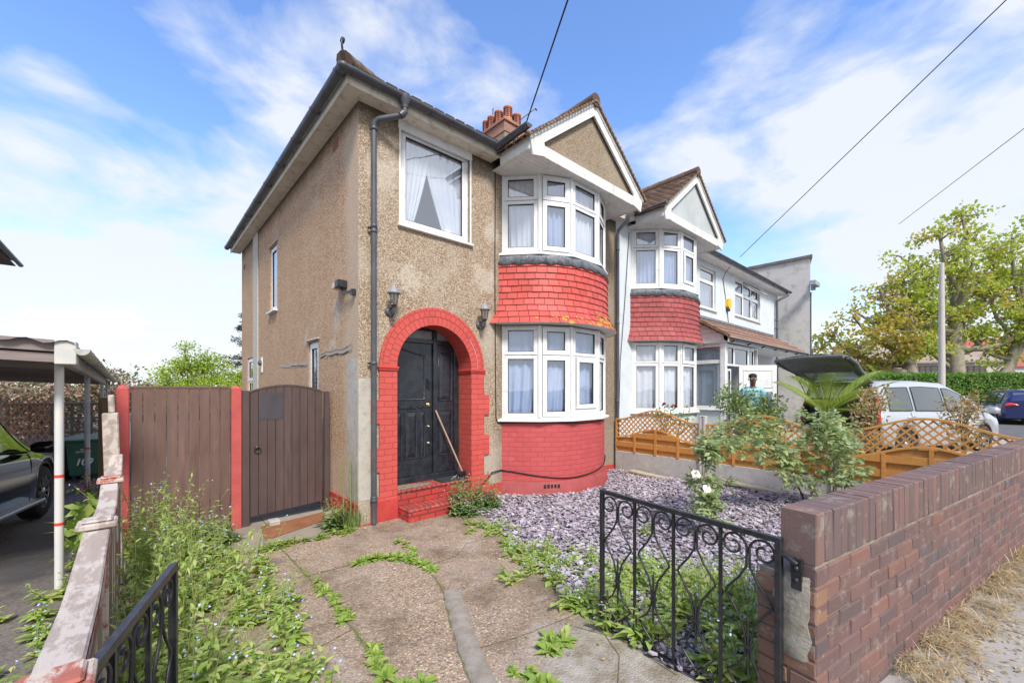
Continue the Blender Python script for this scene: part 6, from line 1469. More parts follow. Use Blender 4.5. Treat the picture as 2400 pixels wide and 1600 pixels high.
# dark conifer behind the house
ft = thing('dark_conifer', 'dark feathery conifer showing behind the rear corner of the brown house', 'tree', (1.9, 17.6, 0)); rr = random.Random(207); tr = MB(); lf = MB(); tr.tube([(0, 0, 0), (0, 0, 5.2)], [.14, .02], 8)
for k in range(75):
    z = rr.uniform(1.2, 5.0); a = rr.uniform(0, 6.3); L = (5.6 - z) * .42 * rr.uniform(.5, 1.1) + .2; p1 = Vector((cos(a) * L, sin(a) * L, z - .1 * L + .15)); tr.tube([(0, 0, z), p1], [.025, .005], 4)
    for q in range(60): u = rr.uniform(.15, 1); p = Vector((0, 0, z)).lerp(p1, u) + rdir(rr) * .09; leaf(lf, p, Vector((cos(a), sin(a), .1)) + rdir(rr) * .8, rdir(rr, 1), .14, .04, .1, 0, 1)
tr.build('trunk', BARK, ft); lf.build('crown', LEAFFIR, ft)
shrub('purple_bush', 'pinkish purple-leaved bush behind the block wall, rising over the carport', 'bush', (-3.15, 12.0), [(-1.6, .5, 1.3, .9, .7, .75), (-.6, 0, 1.35, .9, .7, .8), (.3, 0, 1.45, .8, .6, .8), (1.1, .2, 1.4, .6, .5, .55), (.2, 0, 2.1, .45, .4, .4), (-2.6, .4, 1.2, .9, .6, .8), (-1.2, .4, .6, 1.6, .6, .6)], 19000, .10, LEAFPU, 208, fw=.6)
shrub('green_bush', 'olive green bush at the far left behind the carport', 'bush', (-6.0, 13.5), [(0, 0, 1.2, 1.1, .8, 1.0), (-1.2, 0, 1.5, 1.0, .8, 1.0)], 3500, .09, LEAFSH, 209)
ct = thing('cordyline', 'spiky cordyline head above the purple and lime bushes', 'plant', (-1.36, 13.0, 0)); mb = MB(); mb.tube([(0, 0, 0), (0, 0, 1.75)], .05, 8); mb.build('trunk', BARK, ct); mb = MB(); rr = random.Random(3)
for k in range(70): d = rdir(rr, .5); leaf(mb, (0, 0, 1.75), d, (0, 0, 1), rr.uniform(.3, .5), .035, .25, 0, 3)
mb.build('spiky_head', LEAFSH, ct)
# clipped hedge
hd = MB(); rr = random.Random(210); hA, hB = Vector((27.5, 1.2, 0)), Vector((38.5, -9.2, 0)); hdv = (hB - hA); HL = hdv.length; hdv.normalize(); hn = Vector((hdv.y, -hdv.x, 0)); 
if hn.dot(vd) > 0: hn = -hn
Mh = Matrix(((hdv.x, -hn.x, 0, hA.x), (hdv.y, -hn.y, 0, hA.y), (0, 0, 1, 0), (0, 0, 0, 1)))
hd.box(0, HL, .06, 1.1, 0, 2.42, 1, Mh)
for k in range(20000):
    u = rr.uniform(0, HL); top = rr.random() < .3; zz_ = 2.5 + .08 * noise.noise(Vector((u * .8, 0, 0))) if top else rr.uniform(.3, 2.5); yy = rr.uniform(0, 1.1) if top else rr.uniform(-.05, .1) + .08 * noise.noise(Vector((u * 1.3, zz_ * 1.3, 2)))
    l = rr.uniform(.09, .17); leaf(hd, Mh @ Vector((u, yy, zz_ + rr.uniform(-.05, .05))), -hn * -1 * .6 * 0 + rdir(rr, .2) + hn * .4, rdir(rr, .5) + hn, l, l * .6, .2, 0, 1, .2)
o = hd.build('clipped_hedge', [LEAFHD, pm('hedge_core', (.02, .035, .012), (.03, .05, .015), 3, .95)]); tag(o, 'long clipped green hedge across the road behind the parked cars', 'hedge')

# ================================================================ SIDE GATES AND RED POSTS
BRW = wood('brown_gate_wood', (.21, .125, .10), (.11, .065, .055), 2, rough=.45, stretch=7)
DKW = wood('dark_gate_wood', (.125, .08, .072), (.065, .045, .045), 2, rough=.5, stretch=7)
REDPOST = pm('red_painted_concrete', (.52, .10, .09), (.40, .075, .07), 6, .8, .7, 60, .006)
GY = .92
for x, l in ((-2.18, 'red painted concrete post at the left end of the brown fence panel'), (-1.20, 'red painted concrete post between the brown panel and the arched gate')):
    m = MB(); m.box(-.052, .052, -.055, .055, -.1, 1.655); m.face([(-.052, -.055, 1.655), (.052, -.055, 1.655), (0, 0, 1.70)]); m.face([(.052, -.055, 1.655), (.052, .055, 1.655), (0, 0, 1.70)]); m.face([(-.052, .055, 1.655), (-.052, -.055, 1.655), (0, 0, 1.70)])
    o = m.build('gate_post', REDPOST, bevel=.008); o.location = (x, GY, 0); tag(o, l, 'post', 'red concrete posts of the side gate')
sp_ = thing('boarded_fence_panel', 'flat-topped brown boarded panel between the two red posts', 'fence panel', (-2.12, GY, 0))
m = MB(); rr = random.Random(3); n = 9; W = .86
for i in range(n): x = i * W / n; m.box(x + .002, x + W / n - .002, -.012 - rr.uniform(0, .003), .012, .03, 1.655)
m.build('boards', BRW, sp_, bevel=.003)
m = MB(); m.box(-.005, W + .005, -.02, .02, 1.656, 1.68); m.box(0, W, .012, .05, .3, .38); m.box(0, W, .012, .05, 1.3, 1.38); m.build('top_rail', BRW, sp_, bevel=.003)
o = MB(); o.box(-.038, .038, -.04, .04, 0, 1.63); o = o.build('timber_post', DKW, bevel=.004); o.location = (-1.105, GY, 0); tag(o, 'slim brown timber post against the right side of the middle red post', 'post')
gt = thing('side_gate', 'dark brown arched-top boarded gate next to the house', 'gate', (-1.06, GY + .01, 0))
m = MB(); W = .84; n = 9
for i in range(n):
    x0, x1 = i * W / n + .002, (i + 1) * W / n - .002; f = lambda x: 1.60 + .085 * sin(pi * (x / W)) ** .8
    m.prism([(x0, .10 + .05 * (x0 / W)), (x1, .10 + .05 * (x1 / W)), (x1, f(x1)), (x0, f(x0))], -.014 - rr.uniform(0, .003), .012)
m.build('boards', DKW, gt, bevel=.003)
m = MB(); rows = []
for i in range(21): u = i / 20 * W; z = 1.60 + .085 * max(0, sin(pi * (u / W))) ** .8; rows.append([(u, -.022, z), (u, .02, z), (u, .02, z + .022), (u, -.022, z + .022)])
m.grid(rows, 0, False, closed=True); m.build('top_rail', DKW, gt)
m = MB(); m.box(.095, .36, -.0195, -.0182, 1.27, 1.60); m.build('repainted_patch', pm('slate_paint_patch', (.055, .05, .06), (.075, .065, .072), 6, .5, .3, 60), gt, 'darker repainted patch on the upper boards')
m = MB(); m.lathe([(.0, -.028), (.016, -.026), (.028, -.018), (.03, -.014)], (.08, 0, .93), 12, axis='y'); m.tube([(.08 + .034 * cos(a), -.032, .905 + .034 * sin(a)) for a in [2 * pi * k / 16 for k in range(17)]], .005, 6, cap=False); m.build('ring_handle', BLACKIRON, gt)
o = MB(); o.box(-.03, .03, -.035, .035, 0, 1.62); o = o.build('timber_post', DKW, bevel=.004); o.location = (-.17, GY, 0); tag(o, 'slim dark timber gate post fixed to the house wall', 'post')

# ================================================================ PEELING LOW FENCE
WEATH = wood('weathered_white_wood', (.42, .34, .29), (.30, .24, .20), 1, rough=.85, peel=(.50, .43, .38), stretch=16)
GREYW = wood('grey_fence_slats', (.34, .29, .23), (.20, .17, .13), 2, rough=.9, stretch=14)
REDPEEL = wood('peeling_red_wood', (.44, .13, .09), (.34, .11, .08), 2, rough=.8, peel=(.50, .42, .35), stretch=6)
PF = thing('peeling_wooden_fence', 'low weathered fence with peeling red and white paint along the left of the drive', 'fence', (-2.20, 0, 0))
rx = .0
tops = [(-4.10, 1.03), (-3.2, 1.02), (-1.35, .985), (-.16, 1.00), (.02, 1.22)]
def bent_rail(y0, z0, y1, z1, sag, nm):
    m = MB(); rows = []; n = 22
    for i in range(n + 1):
        t = i / n; y = y0 + (y1 - y0) * t; z = z0 + (z1 - z0) * t - sag * sin(pi * t) + .006 * noise.noise(Vector((y * 3, 1, 1))); x = .010 * noise.noise(Vector((y * 1.5, 7, 1)))
        rows.append([(x - .040, y, z - .032), (x + .040, y, z - .032), (x + .042, y, z - .004), (x + .037, y, z + .002), (x - .037, y, z + .002), (x - .042, y, z - .004)])
    m.grid(rows, 0, False, closed=True); m.face(rows[0]); m.face(rows[-1][::-1]); m.build(nm, WEATH, PF)
    s = MB(); rows = [[(r[2][0] + .0015, r[2][1], r[2][2] - .05 - .012 * noise.noise(Vector((r[0][1] * 7, 3, 2)))) for r in rows], [(r[2][0] + .0015, r[2][1], r[2][2] - .006 - .006 * noise.noise(Vector((r[0][1] * 9, 8, 2)))) for r in rows]]
    s.grid(rows[::-1], 0, False); s.build('peeling_edge', REDPEEL, PF)
bent_rail(-4.6, 1.035, -3.69, 1.03, .01, 'top_rail'); bent_rail(-3.57, 1.03, -2.41, 1.04, .03, 'top_rail'); bent_rail(-2.29, 1.04, -1.16, 1.03, .05, 'top_rail')
bent_rail(-1.04, 1.02, -.14, 1.10, .06, 'top_rail')
for y, h in ((-3.68, 1.055), (-2.35, 1.07), (-1.10, 1.06)):
    m = MB(); m.box(-.036, .036, y - .036, y + .036, -.05 + gz(0, y), h - .03); m.build('post', REDPEEL, PF, bevel=.006)
    m = MB(); m.box(-.065, .065, y - .06, y + .06, h - .026, h + .0); m.box(-.05, .05, y - .045, y + .045, h + .0005, h + .012); m.build('post_cap', REDPEEL if abs(y + 2.35) > .1 else WEATH, PF, bevel=.006)
m = MB(); rr = random.Random(8)
y = -4.35
while y < -.2:
    w = rr.uniform(.05, .085); x = rr.choice((.0, .022)) ; zt = .96 - .04 * abs(sin(y * 2)); pts = []
    if min(abs(y - p) for p in (-3.63, -2.35, -1.10)) > .07:
        rows = []; ph = rr.uniform(0, 6); tilt = rr.uniform(-.02, .02)
        for i in range(9):
            t = i / 8; z = gz(0, y) + .04 + (zt - .04 - gz(0, y)) * t; o_ = .012 * sin(ph + t * 5) + tilt * t; rows.append([(x - .008, y + o_, z), (x + .006, y + o_, z), (x + .006, y + o_ + w, z), (x - .008, y + o_ + w, z)])
        m.grid(rows, 0, False, closed=True)
    y += w * rr.uniform(.9, 1.5)
m.build('slats', GREYW, PF)
tp = MB(); tp.box(-.05, .05, -.03, .03, .0, 1.45); tp.box(-.01, .03, -.03, .03, 1.45, 1.60); o = tp.build('weathered_post', WEATH, bevel=.008); o.location = (-2.20, -.08, 0); o.rotation_euler = (0, radians(-1.5), 0); tag(o, 'tall weathered white post leaning beside the left red post', 'post')
dk = MB(); dk.box(-.09, -.01, 0, .03, 0, 1.52); dk.box(-.12, .12, .03, .05, .05, 1.55); o = dk.build('board_screen', wood('old_dark_boards', (.20, .13, .06), (.12, .085, .05), 2, rough=.9)); o.location = (-2.28, 1.7, 0); tag(o, 'narrow strip of old dark boards between the weathered post and the red post', 'board')

# ================================================================ CARPORT
CP = thing('carport', 'lean-to carport with grey posts and corrugated roof on the neighbouring drive', 'carport', (-2.5, 0, 0))
for y, m_, px2 in ((.20, 'w', -.055), (3.25, 'g', -.08), (7.4, 'g', -.12), (9.2, 'g', -.12)):
    m = MB(); m.tube([(px2, y, nz(y) - .03), (px2, y, 1.86 - .012 * y)], .029, 14); o = m.build('post', pm('post_galvanised', (.50, .55, .62), (.36, .4, .46), 8, .5) if m_ == 'g' else pm('post_pale_paint', (.66, .62, .56), (.54, .56, .58), 3, .6), CP, 'pale cream painted post' if m_ == 'w' else None)
    for z in ((.52, .92) if m_ == 'w' else (.62, 1.0)): t = MB(); t.lathe([(.0302, 0), (.0302, .024)], (px2, y, z + nz(y)), 16); t.build('red_tape', pm('red_tape_mat', (.75, .06, .03), (.7, .05, .03)), o)
m = MB(); m.bar((.0, -.10, 1.90), (-.12, 9.4, 1.79), .06, .115); m.build('side_beam', pm('beam_grey_white', (.44, .45, .44), (.34, .35, .34), 5, .8, .3, 40, dirt=(.22, .23, .2)), CP, bevel=.004)
m = MB(); m.box(-.05, .07, -.14, .04, 1.845, 2.03); m.build('beam_end', pm('beam_end_paint', (.60, .58, .53), (.5, .5, .47), 8, .8, .2, 40), CP, bevel=.004)
m = MB(); m.bar((-3.2, -.10, 2.12), (-.05, -.10, 1.99), .03, .09); m.bar((-3.2, -.08, 2.03), (-.05, -.08, 1.90), .03, .08); m.bar((-3.2, -.085, 2.075), (-.05, -.085, 1.945), .02, .03)
for y in (1.2, 2.5, 3.7, 5.0, 6.2, 7.6, 9.0): m.bar((-3.2, y, 2.03 - .012 * y), (-.05, y, 1.90 - .012 * y), .05, .09)
m.build('rafter', wood('carport_timber', (.30, .25, .24), (.20, .16, .15), 0, rough=.8), CP)
m = MB(); rows = []
for j in range(2):
    y = -.16 if j == 0 else 7.5; rows.append([])
for i in range(81):
    x = .06 - 3.3 * i / 80; z = 2.015 + .13 * i / 80 + .018 * sin(i * 1.25)
    rows[0].append((x, -.16, z)); rows[1].append((x - .10, 9.5, z - .115))
m.grid(rows, 0, True); m.build('roof_sheet', pm('roof_sheet_brown', (.22, .17, .17), (.13, .10, .10), 2, .6, .3, 20), CP)
gg = MB(); half_gutter(gg, (.0, 9.4, 1.86), (.10, -.14, 1.97), .05)
for i in range(14): q = .3 + i * .64; half_gutter(gg, (.10 - .0105 * q, q + .02, 1.97 - .0116 * q), (.10 - .0105 * q, q - .02, 1.97 - .0116 * q), .056)
gg.build('gutter', pm('old_gutter', (.50, .51, .50), (.36, .37, .34), 7, .6, .2, 40, dirt=(.3, .32, .15)), CP)
m = MB(); m.lathe([(.0, 0), (.08, -.01), (.10, -.04), (.08, -.1), (.0, -.12)], (-.75, 1.6, 1.90), 12); m.box(-.85, -.65, 1.5, 1.7, 1.74, 1.80); m.build('hanging_lamp', BLACKRUB, CP)

# ================================================================ YARD BEHIND THE CARPORT
BZ = pm('breeze_block', (.27, .25, .21), (.19, .175, .145), 5, .95, .7, 60)
WL_ = thing('screen_block_wall', 'pierced concrete screen-block wall with a leaf pattern behind the bins', 'wall', (-4.62, 9.9, -.55)); m = MB(); S = .34
for i in range(7):
    for j in range(5):
        x0, z0 = i * S, .12 + j * S; m.box(x0, x0 + S - .004, 0, .09, z0, z0 + .028); m.box(x0, x0 + S - .004, 0, .09, z0 + S - .03, z0 + S - .002); m.box(x0, x0 + .026, .0, .09, z0 + .028, z0 + S - .03); m.box(x0 + S - .03, x0 + S - .004, 0, .09, z0 + .028, z0 + S - .03)
        c = (x0 + S / 2, z0 + S / 2)
        for k in range(8):
            a = pi / 4 * k + pi / 8; r = .115; d = (cos(a), sin(a)); n_ = (-d[1], d[0]); P = [(c[0] + d[0] * .0, c[1] + d[1] * .0), (c[0] + d[0] * r * .55 + n_[0] * .016, c[1] + d[1] * r * .55 + n_[1] * .016), (c[0] + d[0] * r * 1.12, c[1] + d[1] * r * 1.12), (c[0] + d[0] * r * .55 - n_[0] * .016, c[1] + d[1] * r * .55 - n_[1] * .016)]
            m.prism(P, .02, .07)
m.build('screen_blocks', BZ, WL_)
m = MB(); m.box(-.02, 7 * S + .02, -.02, .11, .12 + 5 * S, .12 + 5 * S + .05); m.box(0, 7 * S, 0, .1, -.1, .12); m.build('coping', BZ, WL_, bevel=.005)
m = MB(); z = 0
for k in range(9): m.box(-.14, .14, -.14, .14, z, z + .205); z += .21
m.box(-.18, .18, -.18, .18, z, z + .06); o = m.build('stone_pier', pm('cream_stone', (.52, .45, .36), (.42, .36, .28), 5, .9, .4, 40), bevel=.008); o.location = (-4.42, 9.3, -.52); tag(o, 'cream stone gate pier with flat cap left of the brown trellis', 'pier')
m = MB()
for k in range(9): m.tube([(k * .09, 0, .1), (k * .09, 0, 1.15)], .007, 5)
m.tube([(-.02, 0, 1.1), (.76, 0, 1.1)], .009, 5); m.tube([(-.02, 0, .15), (.76, 0, .15)], .009, 5); m.tube([(.1 * k, 0, 1.1 + .1 * abs(sin(k * .8))) for k in range(8)], .007, 5); o = m.build('railing_gate', pm('grey_paint', (.4, .4, .38), (.3, .3, .28)), None); o.location = (-5.5, 9.4, -.5); tag(o, 'thin metal railing gate at the far left behind the car', 'gate')
tr_ = MB(); W, Hh = .86, 1.95
for k in range(-16, 14):
    for sg, yy in ((1, 0), (-1, .012)):
        x0 = k * .13; pts = []
        for s in range(41):
            u = s / 40 * 2.0; p = (x0 + sg * u * .62 + (W if sg < 0 else 0), u)
            if 0 <= p[0] <= W and 0 <= p[1] <= Hh: pts.append(p)
        if len(pts) > 1: tr_.bar((pts[0][0], yy, pts[0][1]), (pts[-1][0], yy, pts[-1][1]), .024, .010, up=(0, -1, .001))
o = tr_.build('trellis', wood('trellis_wood', (.55, .30, .20), (.44, .22, .15), 2, rough=.8)); o.location = (-4.22, 8.6, -.5); o.rotation_euler = (0, 0, radians(-22)); tag(o, 'brown diamond trellis standing behind the black car and white post', 'trellis')
def text_mesh(txt, size, loc, rotz, mat, name, parent, bold=False, shear=0):
    cu = bpy.data.curves.new('txt', 'FONT'); cu.body = txt; cu.size = size; cu.align_x = 'CENTER'; cu.extrude = .001; cu.shear = shear
    if bold: cu.offset = size * .025
    to = bpy.data.objects.new('txt', cu); COL.objects.link(to); bpy.context.view_layer.update()
    me = bpy.data.meshes.new_from_object(to.evaluated_get(bpy.context.evaluated_depsgraph_get())); bpy.data.objects.remove(to)
    me.materials.clear(); me.materials.append(mat); o = bpy.data.objects.new(name, me); COL.objects.link(o); o.parent = parent; o.location = loc; o.rotation_euler = (pi / 2, 0, rotz); return o
def wheelie_bin(label, loc, rz, c, lidc, number, words):
    t = thing('wheelie_bin', label, 'wheelie bin', loc, rz, 'wheelie bins on the neighbouring drive'); bm_ = pm('bin_plastic_%s' % number, c, tuple(x * .7 for x in c), 3, .5, .1, 60); lm_ = pm('bin_lid_%s' % number, lidc, tuple(x * .8 for x in lidc), 4, .5)
    m = MB(); m.grid([[(sx * w, -d0, z), (sx * -w, -d0, z)] and [(-w, -d, z), (w, -d, z), (w, d, z), (-w, d, z)] for z, w, d in ((.10, .19, .19), (.13, .215, .21), (.74, .255, .25), (.76, .28, .275), (.80, .28, .275)) for sx in (1,) for d0 in (0,)], 0, False, closed=True); m.face([(-.19, .19, .1), (.19, .19, .1), (.19, -.19, .1), (-.19, -.19, .1)]); m.build('bin_body', bm_, t, bevel=.01)
    m = MB(); m.grid([[(-w, -d, z), (w, -d, z), (w, d + .03, z), (-w, d + .03, z)] for z, w, d in ((.80, .29, .29), (.83, .29, .285), (.865, .23, .22))], 0, False, closed=True); m.face([(-.23, -.22, .865), (.23, -.22, .865), (.23, .25, .865), (-.23, .25, .865)]); m.tube([(-.22, .33, .82), (.22, .33, .82)], .016, 8); m.build('bin_lid', lm_, t, bevel=.012)
    for s in (-1, 1): m = MB(); m.lathe([(.0, -.02), (.09, -.02), (.1, -.01), (.1, .02), (.0, .025)], (s * .22, .2, .10), 18, axis='x'); m.build('wheel', BLACKRUB, t)
    tw = pm('bin_text_white', (.8, .82, .8), (.75, .78, .75)); yf = lambda z: -(.21 + (.25 - .21) * (z - .13) / .61) - .004
    text_mesh(number, .17, (0, yf(.34) - .006, .32), 0, tw, 'number', t, True, .25)
    if words: text_mesh('NON', .038, (0, yf(.60), .60), 0, tw, 'lettering', t, True); text_mesh('RECYCLABLE', .038, (0, yf(.555), .555), 0, tw, 'lettering', t, True)
    return t
wheelie_bin('dark green wheelie bin with a pale mint lid and white number 109', (-2.93, 9.2, -.51), radians(-14), (.035, .13, .10), (.42, .55, .48), '109', True).scale = (1.18, 1.18, 1.23)
wheelie_bin('dark grey wheelie bin with a grey lid behind the brown trellis', (-3.62, 9.45, -.52), radians(-25), (.16, .18, .21), (.18, .19, .21), '109', False).scale = (1.18, 1.18, 1.23)
shrub('pink_flower_bush', 'small bush with magenta flowers by the second carport post', 'bush', (-2.42, 2.0), [(0, 0, .28, .2, .2, .24), (-.12, .1, .5, .14, .12, .12)], 420, .05, LEAFW, 301, extra=lambda t, r: [ (lambda f: ([flower(f, (r.gauss(-.08, .08), r.gauss(-.05, .06), r.uniform(.35, .6)), .022, 0, r) for _ in range(26)], f.build('flowers', pm('magenta_petals', (.5, .12, .4), (.42, .1, .32)), t)))(MB()) ])
shrub('leafy_weed', 'broad green leafy weed by the first carport post', 'bush', (-2.40, .55), [(0, 0, .30, .2, .3, .28), (.0, .3, .40, .12, .2, .2)], 360, .12, LEAFR, 302)

# ================================================================ CARS
TYRE = pm('tyre_rubber', (.02, .02, .021), (.032, .032, .033), 10, .85, .4, 60); ALLOY = pm('alloy_wheel', (.5, .52, .55), (.4, .42, .45), 5, .3, metal=.8); CARGLASS = glassy('car_glass', (.35, .4, .42), .12); CARDARK = pm('car_interior', (.03, .03, .034), (.05, .05, .055), 2, .8)
PLASTIC = pm('black_car_plastic', (.025, .026, .028), (.04, .04, .043), 12, .6, .2, 80)
def car(name, label, loc, rz, paint, L, hw, keys, wheels, wr, win, shadow=.15, hatch=False, group=None, opening=None):
    """keys: (x, z_bottom, z_belt, z_roof, half width at belt, half width at roof); body is lofted through them"""
    t = thing(name, label, 'car', loc, rz, group)
    def at(x):
        for a, b in zip(keys[:-1], keys[1:]):
            if a[0] <= x <= b[0]:
                u = (x - a[0]) / (b[0] - a[0]); s = u * u * (3 - 2 * u) * .35 + u * .65; return [a[i] + (b[i] - a[i]) * s for i in range(6)]
        return keys[-1]
    xs = sorted({round(L * i / 64, 4) for i in range(65)} | {k[0] for k in keys}); m = MB(); rows = []
    for x in xs:
        _, zb0, zb, zr, w, wrf = at(x); z0 = zb0
        for wx in wheels:
            d = abs(x - wx); ra = wr + .055
            if d < ra: z0 = max(z0, wr + sqrt(ra * ra - d * d))
        half = [(0, zb0 + .02), (w * .80, z0), (w * .96, z0 + .004), (w * 1.0, z0 + .05), (w * 1.015, max(z0 + .06, z0 + (zb - z0) * .45)), (w * 1.0, max(z0 + .08, zb - .10)), (w * .97, zb - .015), (w * .95, zb)]
        rf = [(w * .95 + (wrf - w * .95) * .35, zb + (zr - zb) * .38), (w * .95 + (wrf - w * .95) * .75, zb + (zr - zb) * .76), (wrf, zr - (zr - zb) * .10), (wrf * .88, zr - (zr - zb) * .02), (wrf * .45, zr + (.012 if zr > zb + .1 else .0)), (0, zr + (.018 if zr > zb + .1 else .012))]
        H = half + rf; rows.append([(x, -y, z) for y, z in H] + [(x, y, z) for y, z in reversed(H[1:-1])])
    m.grid(rows, 0, True, closed=True)
    if not opening: m.face(rows[0][::-1], None, 0)
    m.face(rows[-1], None, 0); b = m.build('body', paint, t)
    for wx in wheels:
        for s in (-1, 1):
            y = s * (at(wx)[4] * .985); q = MB(); W = .21
            prof = [(wr * .62, -W / 2), (wr * .93, -W / 2), (wr, -W / 2 + .03), (wr, W / 2 - .03), (wr * .93, W / 2), (wr * .62, W / 2)]
            rows = [[(wx + r * cos(2 * pi * k / 32), y - s * W / 2 + z, wr + r * sin(2 * pi * k / 32)) for k in range(32)] for r, z in prof]; q.grid(rows, 0, True, closed=True); wo_ = q.build('wheel', TYRE, t)
            q = MB(); yo = y - s * .02
            for k in range(10):
                a = 2 * pi * k / 10
                for da in (-.09, .09): q.bar((wx + .05 * cos(a), yo, wr + .05 * sin(a)), (wx + wr * .63 * cos(a + da), yo + s * .01, wr + wr * .63 * sin(a + da)), .012, .018, up=(0, s, 0))
            q.tube([(wx + wr * .63 * cos(2 * pi * k / 28), yo, wr + wr * .63 * sin(2 * pi * k / 28)) for k in range(29)], .012, 6, cap=False); q.lathe([(.0, s * .02), (.05, s * .015), (.06, 0)], (wx, yo, wr), 14, axis='y'); q.build('rim', ALLOY, wo_)
            q = MB(); q.lathe([(.0, 0), (wr * .62, 0)], (wx, y - s * .09, wr), 24, axis='y'); q.build('brake_disc', CARDARK, wo_)
            q = MB(); ra = wr + .05; q.tube([(wx + ra * cos(a), s * at(min(L, max(0, wx + ra * cos(a))))[4] * .965, wr + ra * sin(a)) for a in [pi * k / 18 for k in range(19)]], .022, 6); q.build('arch_trim', PLASTIC, t)
    def side_pt(x, v, s, o=.014):
        _, _, zb, zr, w, wrf = at(x); f = v * .9; pr = ((0, 0), (.38, .35), (.76, .75), (.9, 1.0))
        for (f0, g0), (f1, g1) in zip(pr[:-1], pr[1:]):
            if f0 <= f <= f1: gg_ = g0 + (g1 - g0) * (f - f0) / (f1 - f0)
        return (x, s * (w * .95 + (wrf - w * .95) * gg_ + o), zb + (zr - zb) * f)
    for s in (-1, 1):
        for (xa, xb, xc, xd) in win:      # bottom rear, bottom front, top front, top rear
            g = MB(); n = 8; rows = []
            for j in range(5):
                v = .06 + .82 * j / 4; u0 = xa + (xd - xa) * j / 4; u1 = xb + (xc - xb) * j / 4; rows.append([side_pt(u0 + (u1 - u0) * i / n, v, s) for i in range(n + 1)])
            g.grid(rows if s < 0 else [r[::-1] for r in rows], 0, True)
            gb = MB(); e = rows[0] + [r[-1] for r in rows[1:]] + rows[-1][::-1][1:] + [r[0] for r in rows[::-1][1:]]; gb.tube(e, .008, 5, cap=False)
            wo_ = g.build('window', CARGLASS2, t); gb.build('window_trim', PLASTIC, wo_)
        mir = MB(); x = win[-1][1] - .12; _, _, zb, zr, w, wrf = at(x); mir.grid([[(x + dx * k, s * (w * .98 + dy), zb + .06 + dz * k2) for dx, dz, k, k2 in ((-.05, -.07, f, f), (.09, -.06, f, f), (.10, .06, f, f), (-.05, .09, f, f))] for dy, f in ((.02, .5), (.08, .9), (.22, 1.0), (.26, .7), (.265, .1))], 0, True, closed=True); mir.build('wing_mirror', paint, t)
        hd = MB(); x = win[0][1] - .15; zz_ = at(x)[2] - .10; hd.tube([(x - .1, s * (at(x)[4] + .02), zz_), (x - .08, s * (at(x)[4] + .045), zz_), (x + .08, s * (at(x)[4] + .045), zz_), (x + .1, s * (at(x)[4] + .02), zz_)], .012, 6); hd.build('door_handle', ALLOY, t)
        for xx in (win[0][0] * .5 + win[0][1] * .5 + .25, win[-1][0] - .02, win[-1][1] - .12):
            sm = MB(); pts = []
            for j in range(7): _, zb0, zb, zr, w, wrf = at(xx); z = zb - .01 - (zb - .30) * j / 6; pts.append((xx + .02 * sin(j), s * (w * (.975 if j == 0 else (1.004 if j < 5 else 1.0)) + .0015), z))
            sm.tube(pts, .004, 4, cap=False); sm.build('door_seam', PLASTIC, t)
    return t, at
CARGLASS2 = pm('tinted_car_window', (.05, .06, .065), (.03, .04, .045), 2, .06, spec=.9, coat=1)
# black SUV on the neighbouring drive
kS = [(0, .42, .85, .95, .78, .70), (.12, .38, .98, 1.35, .86, .66), (.5, .30, 1.02, 1.62, .91, .64), (1.6, .26, 1.01, 1.68, .92, .66), (2.5, .26, .99, 1.66, .92, .66), (3.05, .27, .98, 1.32, .92, .72), (3.42, .30, .97, 1.02, .91, .84), (4.1, .34, .88, .90, .89, .80), (4.42, .38, .76, .78, .82, .72), (4.6, .42, .62, .64, .70, .60)]
suv, at_ = car('parked_car', 'glossy black four-by-four with silver running board under the carport', (-4.48, .595, -.02), radians(82), carpaint('black_metallic', (.012, .013, .014), .12, .2), 4.6, .92, kS, (.95, 3.75), .375, [(.35, 1.15, 1.2, .6), (1.22, 2.1, 2.12, 1.27), (2.16, 3.2, 2.72, 2.17)])
m = MB(); m.box(1.40, 3.22, -1.04, -.86, .30, .345); m.build('running_board', pm('silver_step', (.5, .5, .52), (.36, .36, .38), 30, .4, .6, 90, metal=.6), suv, bevel=.012)
suv.rotation_euler = (0, radians(3.1), radians(82))
# silver people carrier with its boot open
kM = [(0, .40, .95, 1.30, .84, .70), (.06, .34, 1.0, 1.55, .88, .68), (.35, .28, 1.02, 1.67, .90, .66), (1.5, .26, 1.0, 1.70, .91, .68), (2.4, .26, .98, 1.66, .91, .68), (3.2, .27, .96, 1.38, .90, .70), (3.75, .3, .95, 1.0, .88, .78), (4.15, .32, .82, .84, .85, .74), (4.38, .38, .66, .68, .76, .66), (4.45, .42, .56, .58, .68, .6)]
SIL = carpaint('silver_paint', (.52, .54, .57), .3, .45); hdg = radians(-24.1)
mpv, at_ = car('parked_car', 'silver people carrier with its tailgate wide open towards the gardens', (9.74, -2.89, .14), hdg, SIL, 4.45, .9, kM, (.78, 3.55), .33, [(.30, 1.02, 1.05, .38), (1.12, 2.1, 2.12, 1.16), (2.2, 3.62, 2.9, 2.22)], opening=True)
m = MB(); m.face([(.10, -.74, .62), (.10, .74, .62), (.09, .64, 1.60), (.09, -.64, 1.60)][::-1]); m.face([(-.001, -.74, .62), (-.001, .74, .62), (.10, .74, .62), (.10, -.74, .62)]); m.build('boot_interior', CARDARK, mpv)
m = MB()
for s in (-1, 1): m.tube([(-.005, s * .78, .60), (-.005, s * .77, 1.0), (.03, s * .69, 1.45), (.04, s * .62, 1.60)], .03, 6)
m.tube([(.04, -.62, 1.61), (.04, .62, 1.61)], .03, 6); m.build('boot_surround', PLASTIC, mpv)
